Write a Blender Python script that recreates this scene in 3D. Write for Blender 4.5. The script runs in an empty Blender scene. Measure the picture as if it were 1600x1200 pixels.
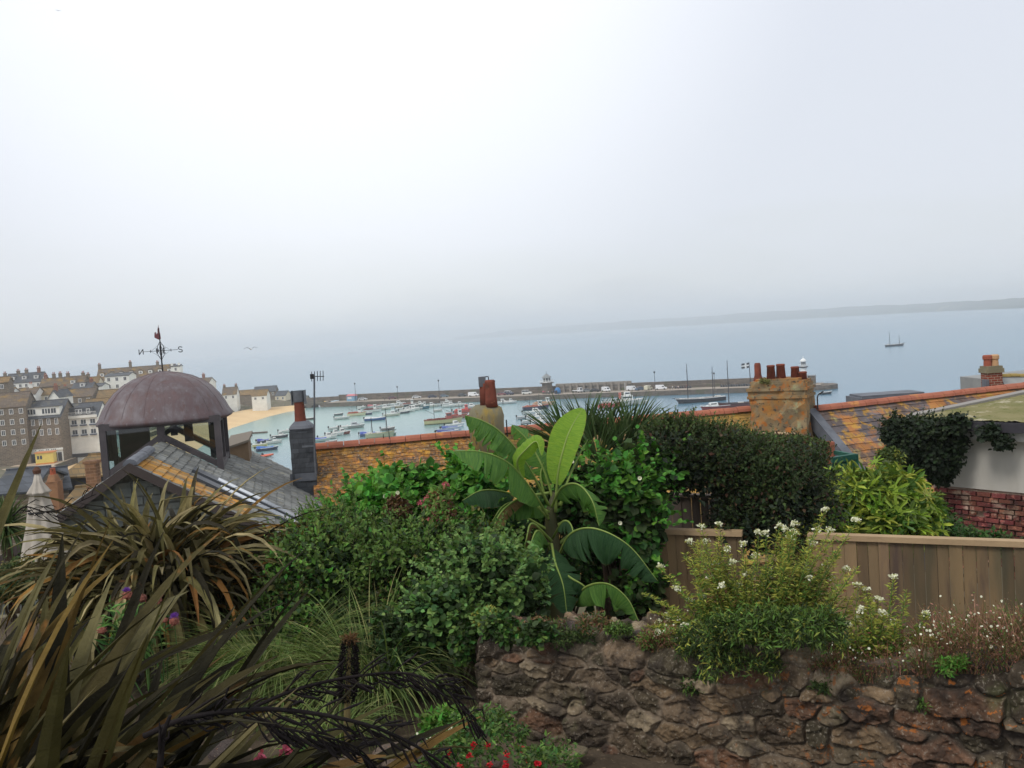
import bpy, math, random
import numpy as np
from mathutils import Vector, Matrix
random.seed(7)
rng = np.random.default_rng(7)
sc = bpy.context.scene
COL = sc.collection
PI = math.pi
R = math.radians

# ---------------------------------------------------------------- camera
EYE = 29.0                      # metres above the sea
FPX = 1445.0                    # focal length in pixels of the 1600 px wide photograph
PITCH, ROLL = R(3.17), R(3.9)
cf = Vector((0, math.cos(PITCH), -math.sin(PITCH)))
cu0 = Vector((0, math.sin(PITCH), math.cos(PITCH)))
cr0 = Vector((1, 0, 0))
CR = cr0 * math.cos(ROLL) - cu0 * math.sin(ROLL)
CU = cu0 * math.cos(ROLL) + cr0 * math.sin(ROLL)
cam_d = bpy.data.cameras.new('camera')
cam = bpy.data.objects.new('camera', cam_d)
COL.objects.link(cam)
cam.matrix_world = Matrix(((CR.x, CU.x, -cf.x, 0), (CR.y, CU.y, -cf.y, 0), (CR.z, CU.z, -cf.z, EYE), (0, 0, 0, 1)))
cam_d.sensor_width = 36.0
cam_d.lens = 36.0 * FPX / 1600.0
cam_d.clip_start = 0.05
cam_d.clip_end = 40000
cam_d.dof.use_dof = False
sc.camera = cam

# ---------------------------------------------------------------- render, sky, sun
sc.render.engine = 'CYCLES'
sc.view_settings.view_transform = 'Standard'
sc.view_settings.look = 'None'
sc.view_settings.exposure = 0.0
sc.view_settings.gamma = 1.0
sc.cycles.max_bounces = 8
sc.cycles.diffuse_bounces = 2
sc.cycles.glossy_bounces = 2
sc.cycles.transmission_bounces = 4
sc.cycles.transparent_max_bounces = 8
sc.cycles.volume_bounces = 3
sc.cycles.use_denoising = True
sc.cycles.caustics_reflective = False
sc.cycles.caustics_refractive = False
sc.cycles.sample_clamp_indirect = 4

SUN_EL, SUN_AZ = R(50), R(-135)          # azimuth from the view axis, negative to the left
world = bpy.data.worlds.new('World')
sc.world = world
world.use_nodes = True
nt = world.node_tree
nt.nodes.clear()
N = nt.nodes.new
L = nt.links.new
w_out = N('ShaderNodeOutputWorld')
bg_sky = N('ShaderNodeBackground')
sky = N('ShaderNodeTexSky')
sky.sky_type = 'NISHITA'
sky.sun_disc = False
sky.sun_elevation = SUN_EL
sky.sun_rotation = SUN_AZ
sky.air_density = 1.0
sky.dust_density = 3.0
L(sky.outputs[0], bg_sky.inputs[0])
bg_sky.inputs[1].default_value = 0.10
# the overcast itself: cloud brightness by height above the horizon, by bearing to the veiled sun, and by slow noise
tc = N('ShaderNodeTexCoord')
sep = N('ShaderNodeSeparateXYZ')
L(tc.outputs['Generated'], sep.inputs[0])
mp = N('ShaderNodeMapping')
mp.inputs['Scale'].default_value = (1.6, 1.6, 6.0)
L(tc.outputs['Generated'], mp.inputs[0])
nz = N('ShaderNodeTexNoise')
nz.inputs['Scale'].default_value = 2.1
nz.inputs['Detail'].default_value = 5
nz.inputs['Roughness'].default_value = 0.5
L(mp.outputs[0], nz.inputs[0])
wob = N('ShaderNodeMath'); wob.operation = 'MULTIPLY_ADD'
L(nz.outputs[0], wob.inputs[0]); wob.inputs[1].default_value = 0.17
L(sep.outputs[2], wob.inputs[2])
sub = N('ShaderNodeMath'); sub.operation = 'SUBTRACT'; L(wob.outputs[0], sub.inputs[0]); sub.inputs[1].default_value = 0.082
ramp = N('ShaderNodeValToRGB')
cr = ramp.color_ramp
cr.elements[0].position = 0.0; cr.elements[0].color = (0.70, 0.745, 0.80, 1)
cr.elements[1].position = 0.60; cr.elements[1].color = (0.92, 0.94, 0.97, 1)
e = cr.elements.new(0.045); e.color = (0.80, 0.845, 0.885, 1)
e = cr.elements.new(0.11); e.color = (0.84, 0.885, 0.965, 1)
e = cr.elements.new(0.30); e.color = (0.84, 0.885, 0.975, 1)
L(sub.outputs[0], ramp.inputs[0])
glow = N('ShaderNodeVectorMath'); glow.operation = 'DOT_PRODUCT'
L(tc.outputs['Generated'], glow.inputs[0])
ga, ge = R(-10), R(27)
glow.inputs[1].default_value = (math.sin(ga) * math.cos(ge), math.cos(ga) * math.cos(ge), math.sin(ge))
gr = N('ShaderNodeMapRange'); gr.interpolation_type = 'SMOOTHSTEP'
L(glow.outputs['Value'], gr.inputs[0])
gr.inputs[1].default_value = 0.86; gr.inputs[2].default_value = 1.0
gr.inputs[3].default_value = 0.0; gr.inputs[4].default_value = 0.30
add = N('ShaderNodeMix'); add.data_type = 'RGBA'; add.blend_type = 'ADD'
add.inputs[0].default_value = 1.0
L(ramp.outputs[0], add.inputs[6])
gcol = N('ShaderNodeMix'); gcol.data_type = 'RGBA'
gcol.inputs[6].default_value = (0, 0, 0, 1); gcol.inputs[7].default_value = (1.0, 0.96, 0.88, 1)
L(gr.outputs[0], gcol.inputs[0])
L(gcol.outputs[2], add.inputs[7])
bg_cloud = N('ShaderNodeBackground')
# thicker cloud to the right
xr = N('ShaderNodeMapRange'); xr.interpolation_type = 'SMOOTHSTEP'
L(sep.outputs[0], xr.inputs[0]); xr.inputs[1].default_value = 0.02; xr.inputs[2].default_value = 0.50; xr.inputs[3].default_value = 1.0; xr.inputs[4].default_value = 0.96
dk = N('ShaderNodeVectorMath'); dk.operation = 'SCALE'
L(add.outputs[2], dk.inputs[0]); L(xr.outputs[0], dk.inputs['Scale'])
L(dk.outputs[0], bg_cloud.inputs[0])
bg_cloud.inputs[1].default_value = 1.0
mixs = N('ShaderNodeMixShader')
mixs.inputs[0].default_value = 0.92
L(bg_sky.outputs[0], mixs.inputs[1]); L(bg_cloud.outputs[0], mixs.inputs[2])
L(mixs.outputs[0], w_out.inputs[0])

sun_d = bpy.data.lights.new('sun', 'SUN')
sun_d.energy = 1.5
sun_d.angle = R(16)
sun_d.color = (1.0, 0.96, 0.9)
sun = bpy.data.objects.new('sun', sun_d)
COL.objects.link(sun)
sdir = Vector((math.sin(SUN_AZ) * math.cos(SUN_EL), math.cos(SUN_AZ) * math.cos(SUN_EL), math.sin(SUN_EL)))
sun.rotation_euler = sdir.to_track_quat('Z', 'Y').to_euler()

# ---------------------------------------------------------------- turning a pixel into a place
def ray(px, py):
    return cf + CR * ((px - 800) / FPX) + CU * ((600 - py) / FPX)
def pt(px, py, Y):
    d = ray(px, py)
    d = d * (Y / d.y)
    return Vector((d.x, d.y, EYE + d.z))
def ptz(px, py, z):
    d = ray(px, py)
    d = d * ((z - EYE) / d.z)
    return Vector((d.x, d.y, z))
def mpp(Y):                      # metres per photograph pixel at depth Y
    return Y / FPX

# ---------------------------------------------------------------- mesh helpers
class MB:
    def __init__(s):
        s.v = []; s.f = []; s.m = []
    def add(s, vs, fs, mi=0):
        b = len(s.v)
        s.v += [tuple(v) for v in vs]
        s.f += [tuple(b + i for i in f) for f in fs]
        s.m += [mi] * len(fs)
        return s
    def box(s, c, d, rz=0.0, mi=0, taper=1.0):
        cx, cy, cz = c; hx, hy, hz = d[0] / 2, d[1] / 2, d[2] / 2
        vs = []
        for sz in (-1, 1):
            t = taper if sz > 0 else 1.0
            for sx, sy in ((-1, -1), (1, -1), (1, 1), (-1, 1)):
                x, y = sx * hx * t, sy * hy * t
                vs.append((cx + x * math.cos(rz) - y * math.sin(rz), cy + x * math.sin(rz) + y * math.cos(rz), cz + sz * hz))
        return s.add(vs, [(0, 3, 2, 1), (4, 5, 6, 7), (0, 1, 5, 4), (1, 2, 6, 5), (2, 3, 7, 6), (3, 0, 4, 7)], mi)
    def tube(s, pts, rad, n=6, mi=0, cap=True):
        pts = [Vector(p) for p in pts]
        if not hasattr(rad, '__len__'): rad = [rad] * len(pts)
        vs = []
        for i, p in enumerate(pts):
            a = pts[max(i - 1, 0)]; b = pts[min(i + 1, len(pts) - 1)]
            t = (b - a).normalized()
            u = t.orthogonal().normalized() if i == 0 else (u - t * u.dot(t)).normalized()
            w = t.cross(u)
            for k in range(n):
                an = 2 * PI * k / n
                vs.append(p + (u * math.cos(an) + w * math.sin(an)) * rad[i])
        fs = []
        for i in range(len(pts) - 1):
            for k in range(n):
                fs.append((i * n + k, i * n + (k + 1) % n, (i + 1) * n + (k + 1) % n, (i + 1) * n + k))
        if cap:
            fs.append(tuple(range(n - 1, -1, -1))); fs.append(tuple((len(pts) - 1) * n + k for k in range(n)))
        return s.add(vs, fs, mi)
    def lathe(s, prof, c=(0, 0, 0), n=16, mi=0, sq=2.0, rz=0.0, cap=True):
        vs = []
        for r, z in prof:
            for k in range(n):
                a = 2 * PI * k / n
                q = (abs(math.cos(a)) ** sq + abs(math.sin(a)) ** sq) ** (-1.0 / sq)
                vs.append((c[0] + r * q * math.cos(a + rz), c[1] + r * q * math.sin(a + rz), c[2] + z))
        fs = []
        m = len(prof)
        for i in range(m - 1):
            for k in range(n):
                fs.append((i * n + k, i * n + (k + 1) % n, (i + 1) * n + (k + 1) % n, (i + 1) * n + k))
        if cap:
            fs.append(tuple(range(n - 1, -1, -1))); fs.append(tuple((m - 1) * n + k for k in range(n)))
        return s.add(vs, fs, mi)
    def prism(s, poly, z0, z1, mi=0):          # polygon in xy, counter-clockwise, extruded upwards
        n = len(poly)
        vs = [(x, y, z0) for x, y in poly] + [(x, y, z1) for x, y in poly]
        fs = [tuple(range(n - 1, -1, -1)), tuple(range(n, 2 * n))]
        fs += [(i, (i + 1) % n, n + (i + 1) % n, n + i) for i in range(n)]
        return s.add(vs, fs, mi)
    def slab(s, a, b, c, d, t, mi=0):          # quad a b c d thickened by t against its normal
        a, b, c, d = map(Vector, (a, b, c, d))
        nrm = (b - a).cross(d - a).normalized() * t
        vs = [a, b, c, d, a - nrm, b - nrm, c - nrm, d - nrm]
        return s.add(vs, [(0, 1, 2, 3), (7, 6, 5, 4), (0, 4, 5, 1), (1, 5, 6, 2), (2, 6, 7, 3), (3, 7, 4, 0)], mi)

def np_mesh(name, V, F, mi=None, smooth=False):
    V = np.asarray(V, np.float32); F = np.asarray(F, np.int32)
    k = F.shape[1]
    me = bpy.data.meshes.new(name)
    me.vertices.add(len(V)); me.vertices.foreach_set('co', V.ravel())
    me.loops.add(F.size); me.loops.foreach_set('vertex_index', F.ravel())
    me.polygons.add(len(F))
    me.polygons.foreach_set('loop_start', np.arange(0, F.size, k, dtype=np.int32))
    me.polygons.foreach_set('loop_total', np.full(len(F), k, np.int32))
    if mi is not None: me.polygons.foreach_set('material_index', np.asarray(mi, np.int32))
    me.polygons.foreach_set('use_smooth', np.full(len(F), smooth))
    me.update(calc_edges=True)
    return me

def link(name, me, mats, parent=None, org=None):
    """link a mesh; org is the world place its coordinates are measured from (world-built meshes)"""
    o = bpy.data.objects.new(name, me)
    COL.objects.link(o)
    if not isinstance(mats, (list, tuple)): mats = [mats]
    for m in mats: me.materials.append(m)
    if parent is not None: o.parent = parent
    return o

def org_of(p):
    while p.parent: p = p.parent
    return Vector(p.location)

def part(name, mb, mats, parent=None, world=True, smooth=False, label=None):
    """one mesh object from an MB; with world=True its coordinates are world coordinates"""
    me = bpy.data.meshes.new(name)
    off = org_of(parent) if (parent is not None and world) else Vector((0, 0, 0))
    me.from_pydata([(v[0] - off.x, v[1] - off.y, v[2] - off.z) for v in mb.v], [], mb.f)
    me.polygons.foreach_set('material_index', mb.m)
    if smooth: me.polygons.foreach_set('use_smooth', [True] * len(mb.f))
    me.update()
    o = link(name, me, mats, parent)
    if label: o['label'] = label
    return o

def part_np(name, V, F, mats, parent=None, world=True, mi=None, smooth=False, label=None):
    V = np.array(V, dtype=np.float64)
    if parent is not None and world:
        V = V - np.array(org_of(parent))
    o = link(name, np_mesh(name, V, F, mi, smooth), mats, parent)
    if label: o['label'] = label
    return o

def thing(name, label, cat, loc=(0, 0, 0), rz=0.0, group=None, kind=None):
    o = bpy.data.objects.new(name, None)
    o.empty_display_size = 0.1
    COL.objects.link(o)
    o.location = loc; o.rotation_euler = (0, 0, rz)
    o['label'] = label; o['category'] = cat
    if group: o['group'] = group
    if kind: o['kind'] = kind
    return o

def single(name, label, cat, mb, mats, loc=None, group=None, smooth=False):
    """a thing that is one mesh, world coordinates, origin at loc"""
    loc = Vector(loc) if loc is not None else Vector(mb.v[0])
    mb.v = [(v[0] - loc.x, v[1] - loc.y, v[2] - loc.z) for v in mb.v]
    o = part(name, mb, mats, smooth=smooth)
    o.location = loc
    o['label'] = label; o['category'] = cat
    if group: o['group'] = group
    return o

def copy_tree(o, parent=None):
    c = o.copy(); COL.objects.link(c)
    if parent: c.parent = parent
    for ch in o.children: copy_tree(ch, c)
    return c

def kids(o): return list(o.children)

# ---------------------------------------------------------------- materials
MAT = {}
def mat(name, c1, c2=None, scale=4.0, rough=0.85, bump=0.0, bscale=None, island=0.0, spots=(), transl=0.0,
        metal=0.0, spec=0.3, detail=4.0, brick=None, gen='Object', stretch=None, coat=0.0, hueisl=0.0):
    m = bpy.data.materials.new(name); m.use_nodes = True
    t = m.node_tree; t.nodes.clear()
    n = t.nodes.new; l = t.links.new
    out = n('ShaderNodeOutputMaterial'); b = n('ShaderNodeBsdfPrincipled')
    b.inputs['Roughness'].default_value = rough
    b.inputs['Metallic'].default_value = metal
    b.inputs['Specular IOR Level'].default_value = spec
    b.inputs['Coat Weight'].default_value = coat
    tcn = n('ShaderNodeTexCoord'); src = tcn.outputs[gen]
    if stretch:
        mpn = n('ShaderNodeMapping'); mpn.inputs['Scale'].default_value = stretch
        l(src, mpn.inputs[0]); src = mpn.outputs[0]
    def rgb(c): return (c[0], c[1], c[2], 1)
    def mix(fac, a, bb, typ='MIX'):
        x = n('ShaderNodeMix'); x.data_type = 'RGBA'; x.blend_type = typ
        for s, i in ((fac, 0), (a, 6), (bb, 7)):
            if hasattr(s, 'links'): l(s, x.inputs[i])
            elif i == 0: x.inputs[0].default_value = s
            else: x.inputs[i].default_value = rgb(s)
        return x.outputs[2]
    def noise(sc_, det=4.0, r=0.55):
        x = n('ShaderNodeTexNoise'); x.inputs['Scale'].default_value = sc_
        x.inputs['Detail'].default_value = det; x.inputs['Roughness'].default_value = r
        l(src, x.inputs['Vector']); return x.outputs[0]
    def rng_(v, a, b_, c=0.0, d=1.0):
        x = n('ShaderNodeMapRange'); l(v, x.inputs[0])
        for i, q in enumerate((a, b_, c, d)): x.inputs[i + 1].default_value = q
        return x.outputs[0]
    col = c1; nfac = None
    if c2 is not None:
        nfac = noise(scale, detail, 0.6)
        col = mix(rng_(nfac, 0.32, 0.68), c1, c2)
    hgt = None
    if brick:
        bk = n('ShaderNodeTexBrick'); sx_ = n('ShaderNodeSeparateXYZ'); cx_ = n('ShaderNodeCombineXYZ'); ma_ = n('ShaderNodeMath'); ma_.operation = 'MULTIPLY_ADD'
        l(src, sx_.inputs[0]); l(sx_.outputs[1], ma_.inputs[0]); ma_.inputs[1].default_value = .7; l(sx_.outputs[0], ma_.inputs[2])
        l(ma_.outputs[0], cx_.inputs[0]); l(sx_.outputs[2], cx_.inputs[1]); l(cx_.outputs[0], bk.inputs[0])
        bk.inputs['Scale'].default_value = 1.0
        bk.inputs['Brick Width'].default_value = brick[0]; bk.inputs['Row Height'].default_value = brick[1]
        bk.inputs['Mortar Size'].default_value = brick[2]; bk.inputs['Mortar'].default_value = rgb(brick[3])
        bk.inputs['Color1'].default_value = (1, 1, 1, 1); bk.inputs['Color2'].default_value = (0.62, 0.62, 0.62, 1)
        bk.inputs['Bias'].default_value = 0.0
        tint = mix(1.0, col, bk.outputs['Color'], 'MULTIPLY')
        col = mix(bk.outputs['Fac'], tint, brick[3])
        hgt = bk.outputs['Fac']
    for (sc_, ss, th, sf) in spots:
        f = rng_(noise(ss, 5.0, 0.62), th, th + sf)
        col = mix(f, col, sc_)
    if island or hueisl:
        g = n('ShaderNodeNewGeometry')
        hs = n('ShaderNodeHueSaturation')
        l(rng_(g.outputs['Random Per Island'], 0, 1, 1 - island, 1 + island), hs.inputs['Value'])
        if hueisl:
            wn = n('ShaderNodeTexWhiteNoise'); wn.noise_dimensions = '1D'
            l(g.outputs['Random Per Island'], wn.inputs['W'])
            l(rng_(wn.outputs['Value'], 0, 1, 0.5 - hueisl, 0.5 + hueisl), hs.inputs['Hue'])
        if hasattr(col, 'links'): l(col, hs.inputs['Color'])
        else: hs.inputs['Color'].default_value = rgb(col)
        col = hs.outputs[0]
    if hasattr(col, 'links'): l(col, b.inputs['Base Color'])
    else: b.inputs['Base Color'].default_value = rgb(col)
    if bump:
        bp = n('ShaderNodeBump'); bp.inputs['Strength'].default_value = min(1.0, bump)
        bp.inputs['Distance'].default_value = 0.02 if bscale is None or bscale > 8 else 0.05
        h = noise(bscale or scale * 4, 6.0, 0.65)
        if hgt is not None:
            x = n('ShaderNodeMath'); x.operation = 'SUBTRACT'; l(h, x.inputs[0]); l(hgt, x.inputs[1]); h = x.outputs[0]
        l(h, bp.inputs['Height']); l(bp.outputs[0], b.inputs['Normal'])
    if transl:
        tr = n('ShaderNodeBsdfTranslucent')
        if hasattr(col, 'links'):
            l(mix(1.0, col, (1.0, 1.0, 0.55), 'MULTIPLY'), tr.inputs[0])
        else: tr.inputs[0].default_value = rgb((col[0], col[1], col[2] * 0.55))
        ms = n('ShaderNodeMixShader'); ms.inputs[0].default_value = transl
        l(b.outputs[0], ms.inputs[1]); l(tr.outputs[0], ms.inputs[2]); l(ms.outputs[0], out.inputs[0])
    else:
        l(b.outputs[0], out.inputs[0])
    MAT[name] = m
    return m

def S(c):                         # an sRGB colour (0-255) to linear
    return tuple(((x / 255) / 12.92 if x <= 10 else ((x / 255 + 0.055) / 1.055) ** 2.4) for x in c)

# ---------------------------------------------------------------- foliage helpers (numpy)
LEAF = (np.array([(0, 0, 0), (-.30, .42, .07), (0, .5, -.03), (.30, .42, .07), (0, 1, -.10)]), [(0, 2, 1), (0, 3, 2), (1, 2, 4), (2, 3, 4)])
ROUND = (np.array([(0, 0, 0), (-.42, .18, .05), (-.46, .6, .05), (0, .45, -.05), (.46, .6, .05), (.42, .18, .05), (0, 1, -.08)]),
         [(0, 3, 1), (1, 3, 2), (2, 3, 6), (3, 4, 6), (5, 4, 3), (0, 5, 3)])
def palm_tpl(n=7, rin=.42, spread=R(250)):
    v = [(0, .1, .0)]
    for i in range(2 * n - 1):
        a = -spread / 2 + spread * i / (2 * n - 2)
        r = (.95 - .22 * abs(a) / (spread / 2)) if i % 2 == 0 else rin
        v.append((math.sin(a) * r * .75, .1 + math.cos(a) * r, -.12 * r if i % 2 == 0 else .03))
    return np.array(v), [(0, i + 1, i) for i in range(1, 2 * n - 1)]
PALMATE = palm_tpl()

def unit(a): return a / np.maximum(np.linalg.norm(a, axis=-1, keepdims=True), 1e-9)

def leaves_np(C, D, Nn, S_, tpl=LEAF, wide=1.0):
    """leaves at C pointing along D with upper side towards Nn, sizes S_"""
    T, F = tpl
    D = unit(D); side = unit(np.cross(D, Nn)); nn = np.cross(side, D)
    S_ = S_[:, None, None]
    V = C[:, None, :] + S_ * (T[None, :, 0:1] * wide * side[:, None, :] + T[None, :, 1:2] * D[:, None, :] + T[None, :, 2:3] * nn[:, None, :])
    k = len(T)
    Fa = (np.array(F)[None] + (np.arange(len(C)) * k)[:, None, None]).reshape(-1, 3)
    return V.reshape(-1, 3), Fa

def rdir(n):
    v = rng.normal(size=(n, 3)); return unit(v)

def clump_points(blobs, n, csize=0.16, fill=0.25, down=True):
    """points gathered in clumps over the skin of ellipsoids, with outward directions; blobs are (centre, radii, weight)"""
    w = np.array([b[2] for b in blobs], float); w /= w.sum()
    P, O = [], []
    for (c, r, _), wi in zip(blobs, w):
        m = int(n * wi); c = np.array(c); r = np.array(r); r = np.maximum(r - csize * .45, r * .5)
        nc = max(12, int(3.2 * (r[0] * r[2] + r[0] * r[1] + r[1] * r[2]) / (csize ** 2) / 1.6))
        cd = rdir(nc)
        if down: cd[:, 2] = np.where(cd[:, 2] < -0.5, -cd[:, 2], cd[:, 2])
        depth = 1 - np.abs(rng.normal(0, .10, nc)) - (rng.random(nc) < fill) * rng.random(nc) * .5
        cc = cd * depth[:, None] * (1 + .07 * np.clip(rng.normal(size=(nc, 1)), -2, 1.6))
        cw = csize * (.6 + .9 * rng.random(nc))
        idx = rng.integers(0, nc, m)
        off = np.clip(rng.normal(size=(m, 3)), -1.5, 1.5) * cw[idx][:, None] * .45
        p = c + cc[idx] * r + off
        o = unit(cd[idx] / r * r.mean() + unit(off) * .8 + rng.normal(size=(m, 3)) * .35)
        P.append(p); O.append(o)
    return np.concatenate(P), np.concatenate(O)

def foliage(name, parent, blobs, n, size, mats, tpl=LEAF, wide=1.0, csize=0.16, mw=None, fill=.3, droop=.3, world=True, jit=.35, clip=None):
    P, O = clump_points(blobs, n, csize, fill)
    if clip is not None:
        k = clip(P); P, O = P[k], O[k]
    m = len(P)
    D = unit(O * .6 + rdir(m) * .8 + np.array([0, 0, -droop]))
    Nn = unit(O + np.array([0, 0, .8]) + rdir(m) * .5)
    sz = size * (1 + jit * (rng.random(m) * 2 - 1))
    V, F = leaves_np(P, D, Nn, sz, tpl, wide)
    if not isinstance(mats, (list, tuple)): mats = [mats]
    mi = None
    if len(mats) > 1:
        mw = np.array(mw or [1] * len(mats), float); mw /= mw.sum()
        # neighbouring leaves share a colour: choose by clump-scale noise plus jitter
        q = (np.sin(P[:, 0] * 5.1 + np.sin(P[:, 2] * 4.3) * 2) * .5 + np.sin(P[:, 2] * 6.7 + P[:, 1] * 3.1) * .5) * .25 + .5 + rng.normal(size=m) * .22
        q = np.argsort(np.argsort(q)) / m
        mi = np.searchsorted(np.cumsum(mw)[:-1], q).repeat(len(tpl[1]))
    return part_np(name, V, F, mats, parent, world=world, mi=mi)

def straps(base, az, el, ln, wd, bend, seg=8, fold=.25, pw=1.6, twist=None, kink=None, tip=.9, wbase=.6):
    """long strap leaves: base (n,3), azimuth, start elevation, length, width, total bend (radians)"""
    n = len(az); P = np.array(base, float).copy(); pts = [P.copy()]; els = [el.copy()]
    for s in range(1, seg + 1):
        t = s / seg
        e = el - bend * t ** pw
        if kink is not None:
            e = e - np.where(t > kink[0], kink[1], 0)
        h = np.cos(e) * ln / seg
        P = P + np.stack([np.sin(az) * h, np.cos(az) * h, np.sin(e) * ln / seg], 1)
        pts.append(P.copy()); els.append(e)
    pts = np.stack(pts, 1); E = np.stack(els, 1)
    t = np.linspace(0, 1, seg + 1)
    prof = np.minimum(1, wbase + (1 - wbase) * t / .3) * (1 - np.maximum(0, (t - .35) / .65) ** 2 * tip) 
    prof[-1] = 0.03
    W = wd[:, None] * prof[None]
    side = np.stack([np.cos(az), -np.sin(az), np.zeros(n)], 1)[:, None, :].repeat(seg + 1, 1)
    nrm = np.stack([-np.sin(az)[:, None] * np.sin(E), -np.cos(az)[:, None] * np.sin(E), np.cos(E)], 2)
    if twist is not None:
        a = twist[:, None] * t[None] + 0
        ca, sa = np.cos(a)[..., None], np.sin(a)[..., None]
        side, nrm = side * ca + nrm * sa, nrm * ca - side * sa
    Lp = pts - side * W[..., None] / 2 + nrm * W[..., None] * fold
    Rp = pts + side * W[..., None] / 2 + nrm * W[..., None] * fold
    V = np.stack([Lp, pts, Rp], 2).reshape(n, -1, 3)
    f = []
    for s in range(seg):
        a = s * 3; b = a + 3
        f += [(a, a + 1, b + 1, b), (a + 1, a + 2, b + 2, b + 1)]
    F = (np.array(f)[None] + (np.arange(n) * (seg + 1) * 3)[:, None, None]).reshape(-1, 4)
    return V.reshape(-1, 3), F
NOHAZE = False

# ================================================================ MATERIALS
mat('soil', S((92, 80, 66)), S((66, 56, 44)), 3.0, .95, .8, 24, spots=[(S((118, 104, 84)), 30, .60, .08)])
mat('ground', S((116, 108, 92)), S((92, 92, 70)), .25, .95, .4, 1.0, spots=[(S((120, 110, 96)), .8, .55, .1)])
mat('sand', S((226, 196, 150)), S((208, 176, 130)), .06, .95, .3, .8)
mat('granite', S((128, 116, 104)), S((100, 92, 84)), .5, .9, .6, 2.0, brick=(1.6, .6, .05, S((84, 78, 72))), spots=[(S((88, 92, 66)), .25, .55, .15)])
mat('pier_deck', S((168, 156, 142)), S((146, 136, 124)), .15, .9)
mat('quay', S((196, 176, 150)), S((176, 160, 140)), .1, .9)
mat('white_wall', S((240, 240, 234)), S((222, 222, 216)), .6, .8)
mat('cream_wall', S((224, 214, 190)), S((206, 196, 172)), .6, .8)
mat('stone_wall_far', S((136, 120, 102)), S((104, 94, 84)), 1.2, .9, brick=(1.0, .35, .04, S((140, 130, 116))))
mat('slate_far', S((92, 98, 106)), S((74, 78, 86)), .4, .7, brick=(.6, .3, .03, S((66, 70, 76))), spots=[(S((118, 112, 92)), .3, .58, .15)])
mat('brown_roof_far', S((122, 108, 94)), S((100, 90, 82)), .3, .85, brick=(.6, .3, .03, S((84, 72, 62))), spots=[(S((146, 118, 62)), .3, .5, .2)])
mat('ochre_roof_far', S((158, 124, 74)), S((124, 106, 76)), .3, .85, brick=(.6, .3, .03, S((96, 84, 62))))
mat('window_glass', S((62, 70, 80)), None, rough=.12, spec=.6)
mat('white_paint', S((232, 232, 230)), None, rough=.5)
mat('dark_paint', S((48, 50, 56)), None, rough=.5)
mat('brick_red', S((150, 72, 52)), S((120, 58, 44)), 2.0, .9, .5, 20, brick=(.23, .085, .012, S((150, 132, 116))))
mat('clay', S((176, 92, 62)), S((150, 76, 54)), 3.0, .85, .3, 20, spots=[(S((104, 72, 56)), 6, .56, .12)])
mat('steel', S((112, 116, 122)), S((90, 94, 100)), 6, .55, .1, metal=.2)
mat('black_metal', S((36, 36, 40)), None, rough=.6)

# ================================================================ SEA, GROUND, BEACH, HEADLAND
def water_mat():
    m = bpy.data.materials.new('sea_water'); m.use_nodes = True
    t = m.node_tree; b = t.nodes['Principled BSDF']; n = t.nodes.new; l = t.links.new
    b.inputs['Roughness'].default_value = .22
    b.inputs['IOR'].default_value = 1.33
    b.inputs['Specular IOR Level'].default_value = .5
    tcn = n('ShaderNodeTexCoord')
    # depth of colour: shallow turquoise over sand near the beach, deeper blue green outside the pier
    vd = n('ShaderNodeVectorMath'); vd.operation = 'DISTANCE'
    l(tcn.outputs['Object'], vd.inputs[0]); vd.inputs[1].default_value = (-105, 350, 0)
    mr = n('ShaderNodeMapRange'); mr.interpolation_type = 'SMOOTHSTEP'
    l(vd.outputs['Value'], mr.inputs[0]); mr.inputs[1].default_value = 15; mr.inputs[2].default_value = 190
    nz1 = n('ShaderNodeTexNoise'); l(tcn.outputs['Object'], nz1.inputs[0]); nz1.inputs['Scale'].default_value = .004; nz1.inputs['Detail'].default_value = 6
    mx = n('ShaderNodeMix'); mx.data_type = 'RGBA'
    l(mr.outputs[0], mx.inputs[0])
    mx.inputs[6].default_value = (*S((132, 168, 160)), 1); mx.inputs[7].default_value = (*S((80, 124, 148)), 1)
    mx2 = n('ShaderNodeMix'); mx2.data_type = 'RGBA'; mx2.blend_type = 'MULTIPLY'; mx2.inputs[0].default_value = .5
    l(mx.outputs[2], mx2.inputs[6]); 
    rp = n('ShaderNodeMapRange'); l(nz1.outputs[0], rp.inputs[0]); rp.inputs[1].default_value = .3; rp.inputs[2].default_value = .7; rp.inputs[3].default_value = .75; rp.inputs[4].default_value = 1.0
    l(rp.outputs[0], mx2.inputs[7])
    l(mx2.outputs[2], b.inputs['Base Color'])
    mpn = n('ShaderNodeMapping'); mpn.inputs['Scale'].default_value = (.35, .9, 1)
    l(tcn.outputs['Object'], mpn.inputs[0])
    w1 = n('ShaderNodeTexNoise'); l(mpn.outputs[0], w1.inputs[0]); w1.inputs['Scale'].default_value = .9; w1.inputs['Detail'].default_value = 5
    bp = n('ShaderNodeBump'); bp.inputs['Strength'].default_value = .35; bp.inputs['Distance'].default_value = .25
    l(w1.outputs[0], bp.inputs['Height']); l(bp.outputs[0], b.inputs['Normal'])
    return m
MAT['sea'] = water_mat()
sea = part('sea', MB().add([(-9500, 120, 0), (9500, 120, 0), (9500, 9400, 0), (-9500, 9400, 0)], [(0, 1, 2, 3)]), MAT['sea'])
sea['kind'] = 'structure'

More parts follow.
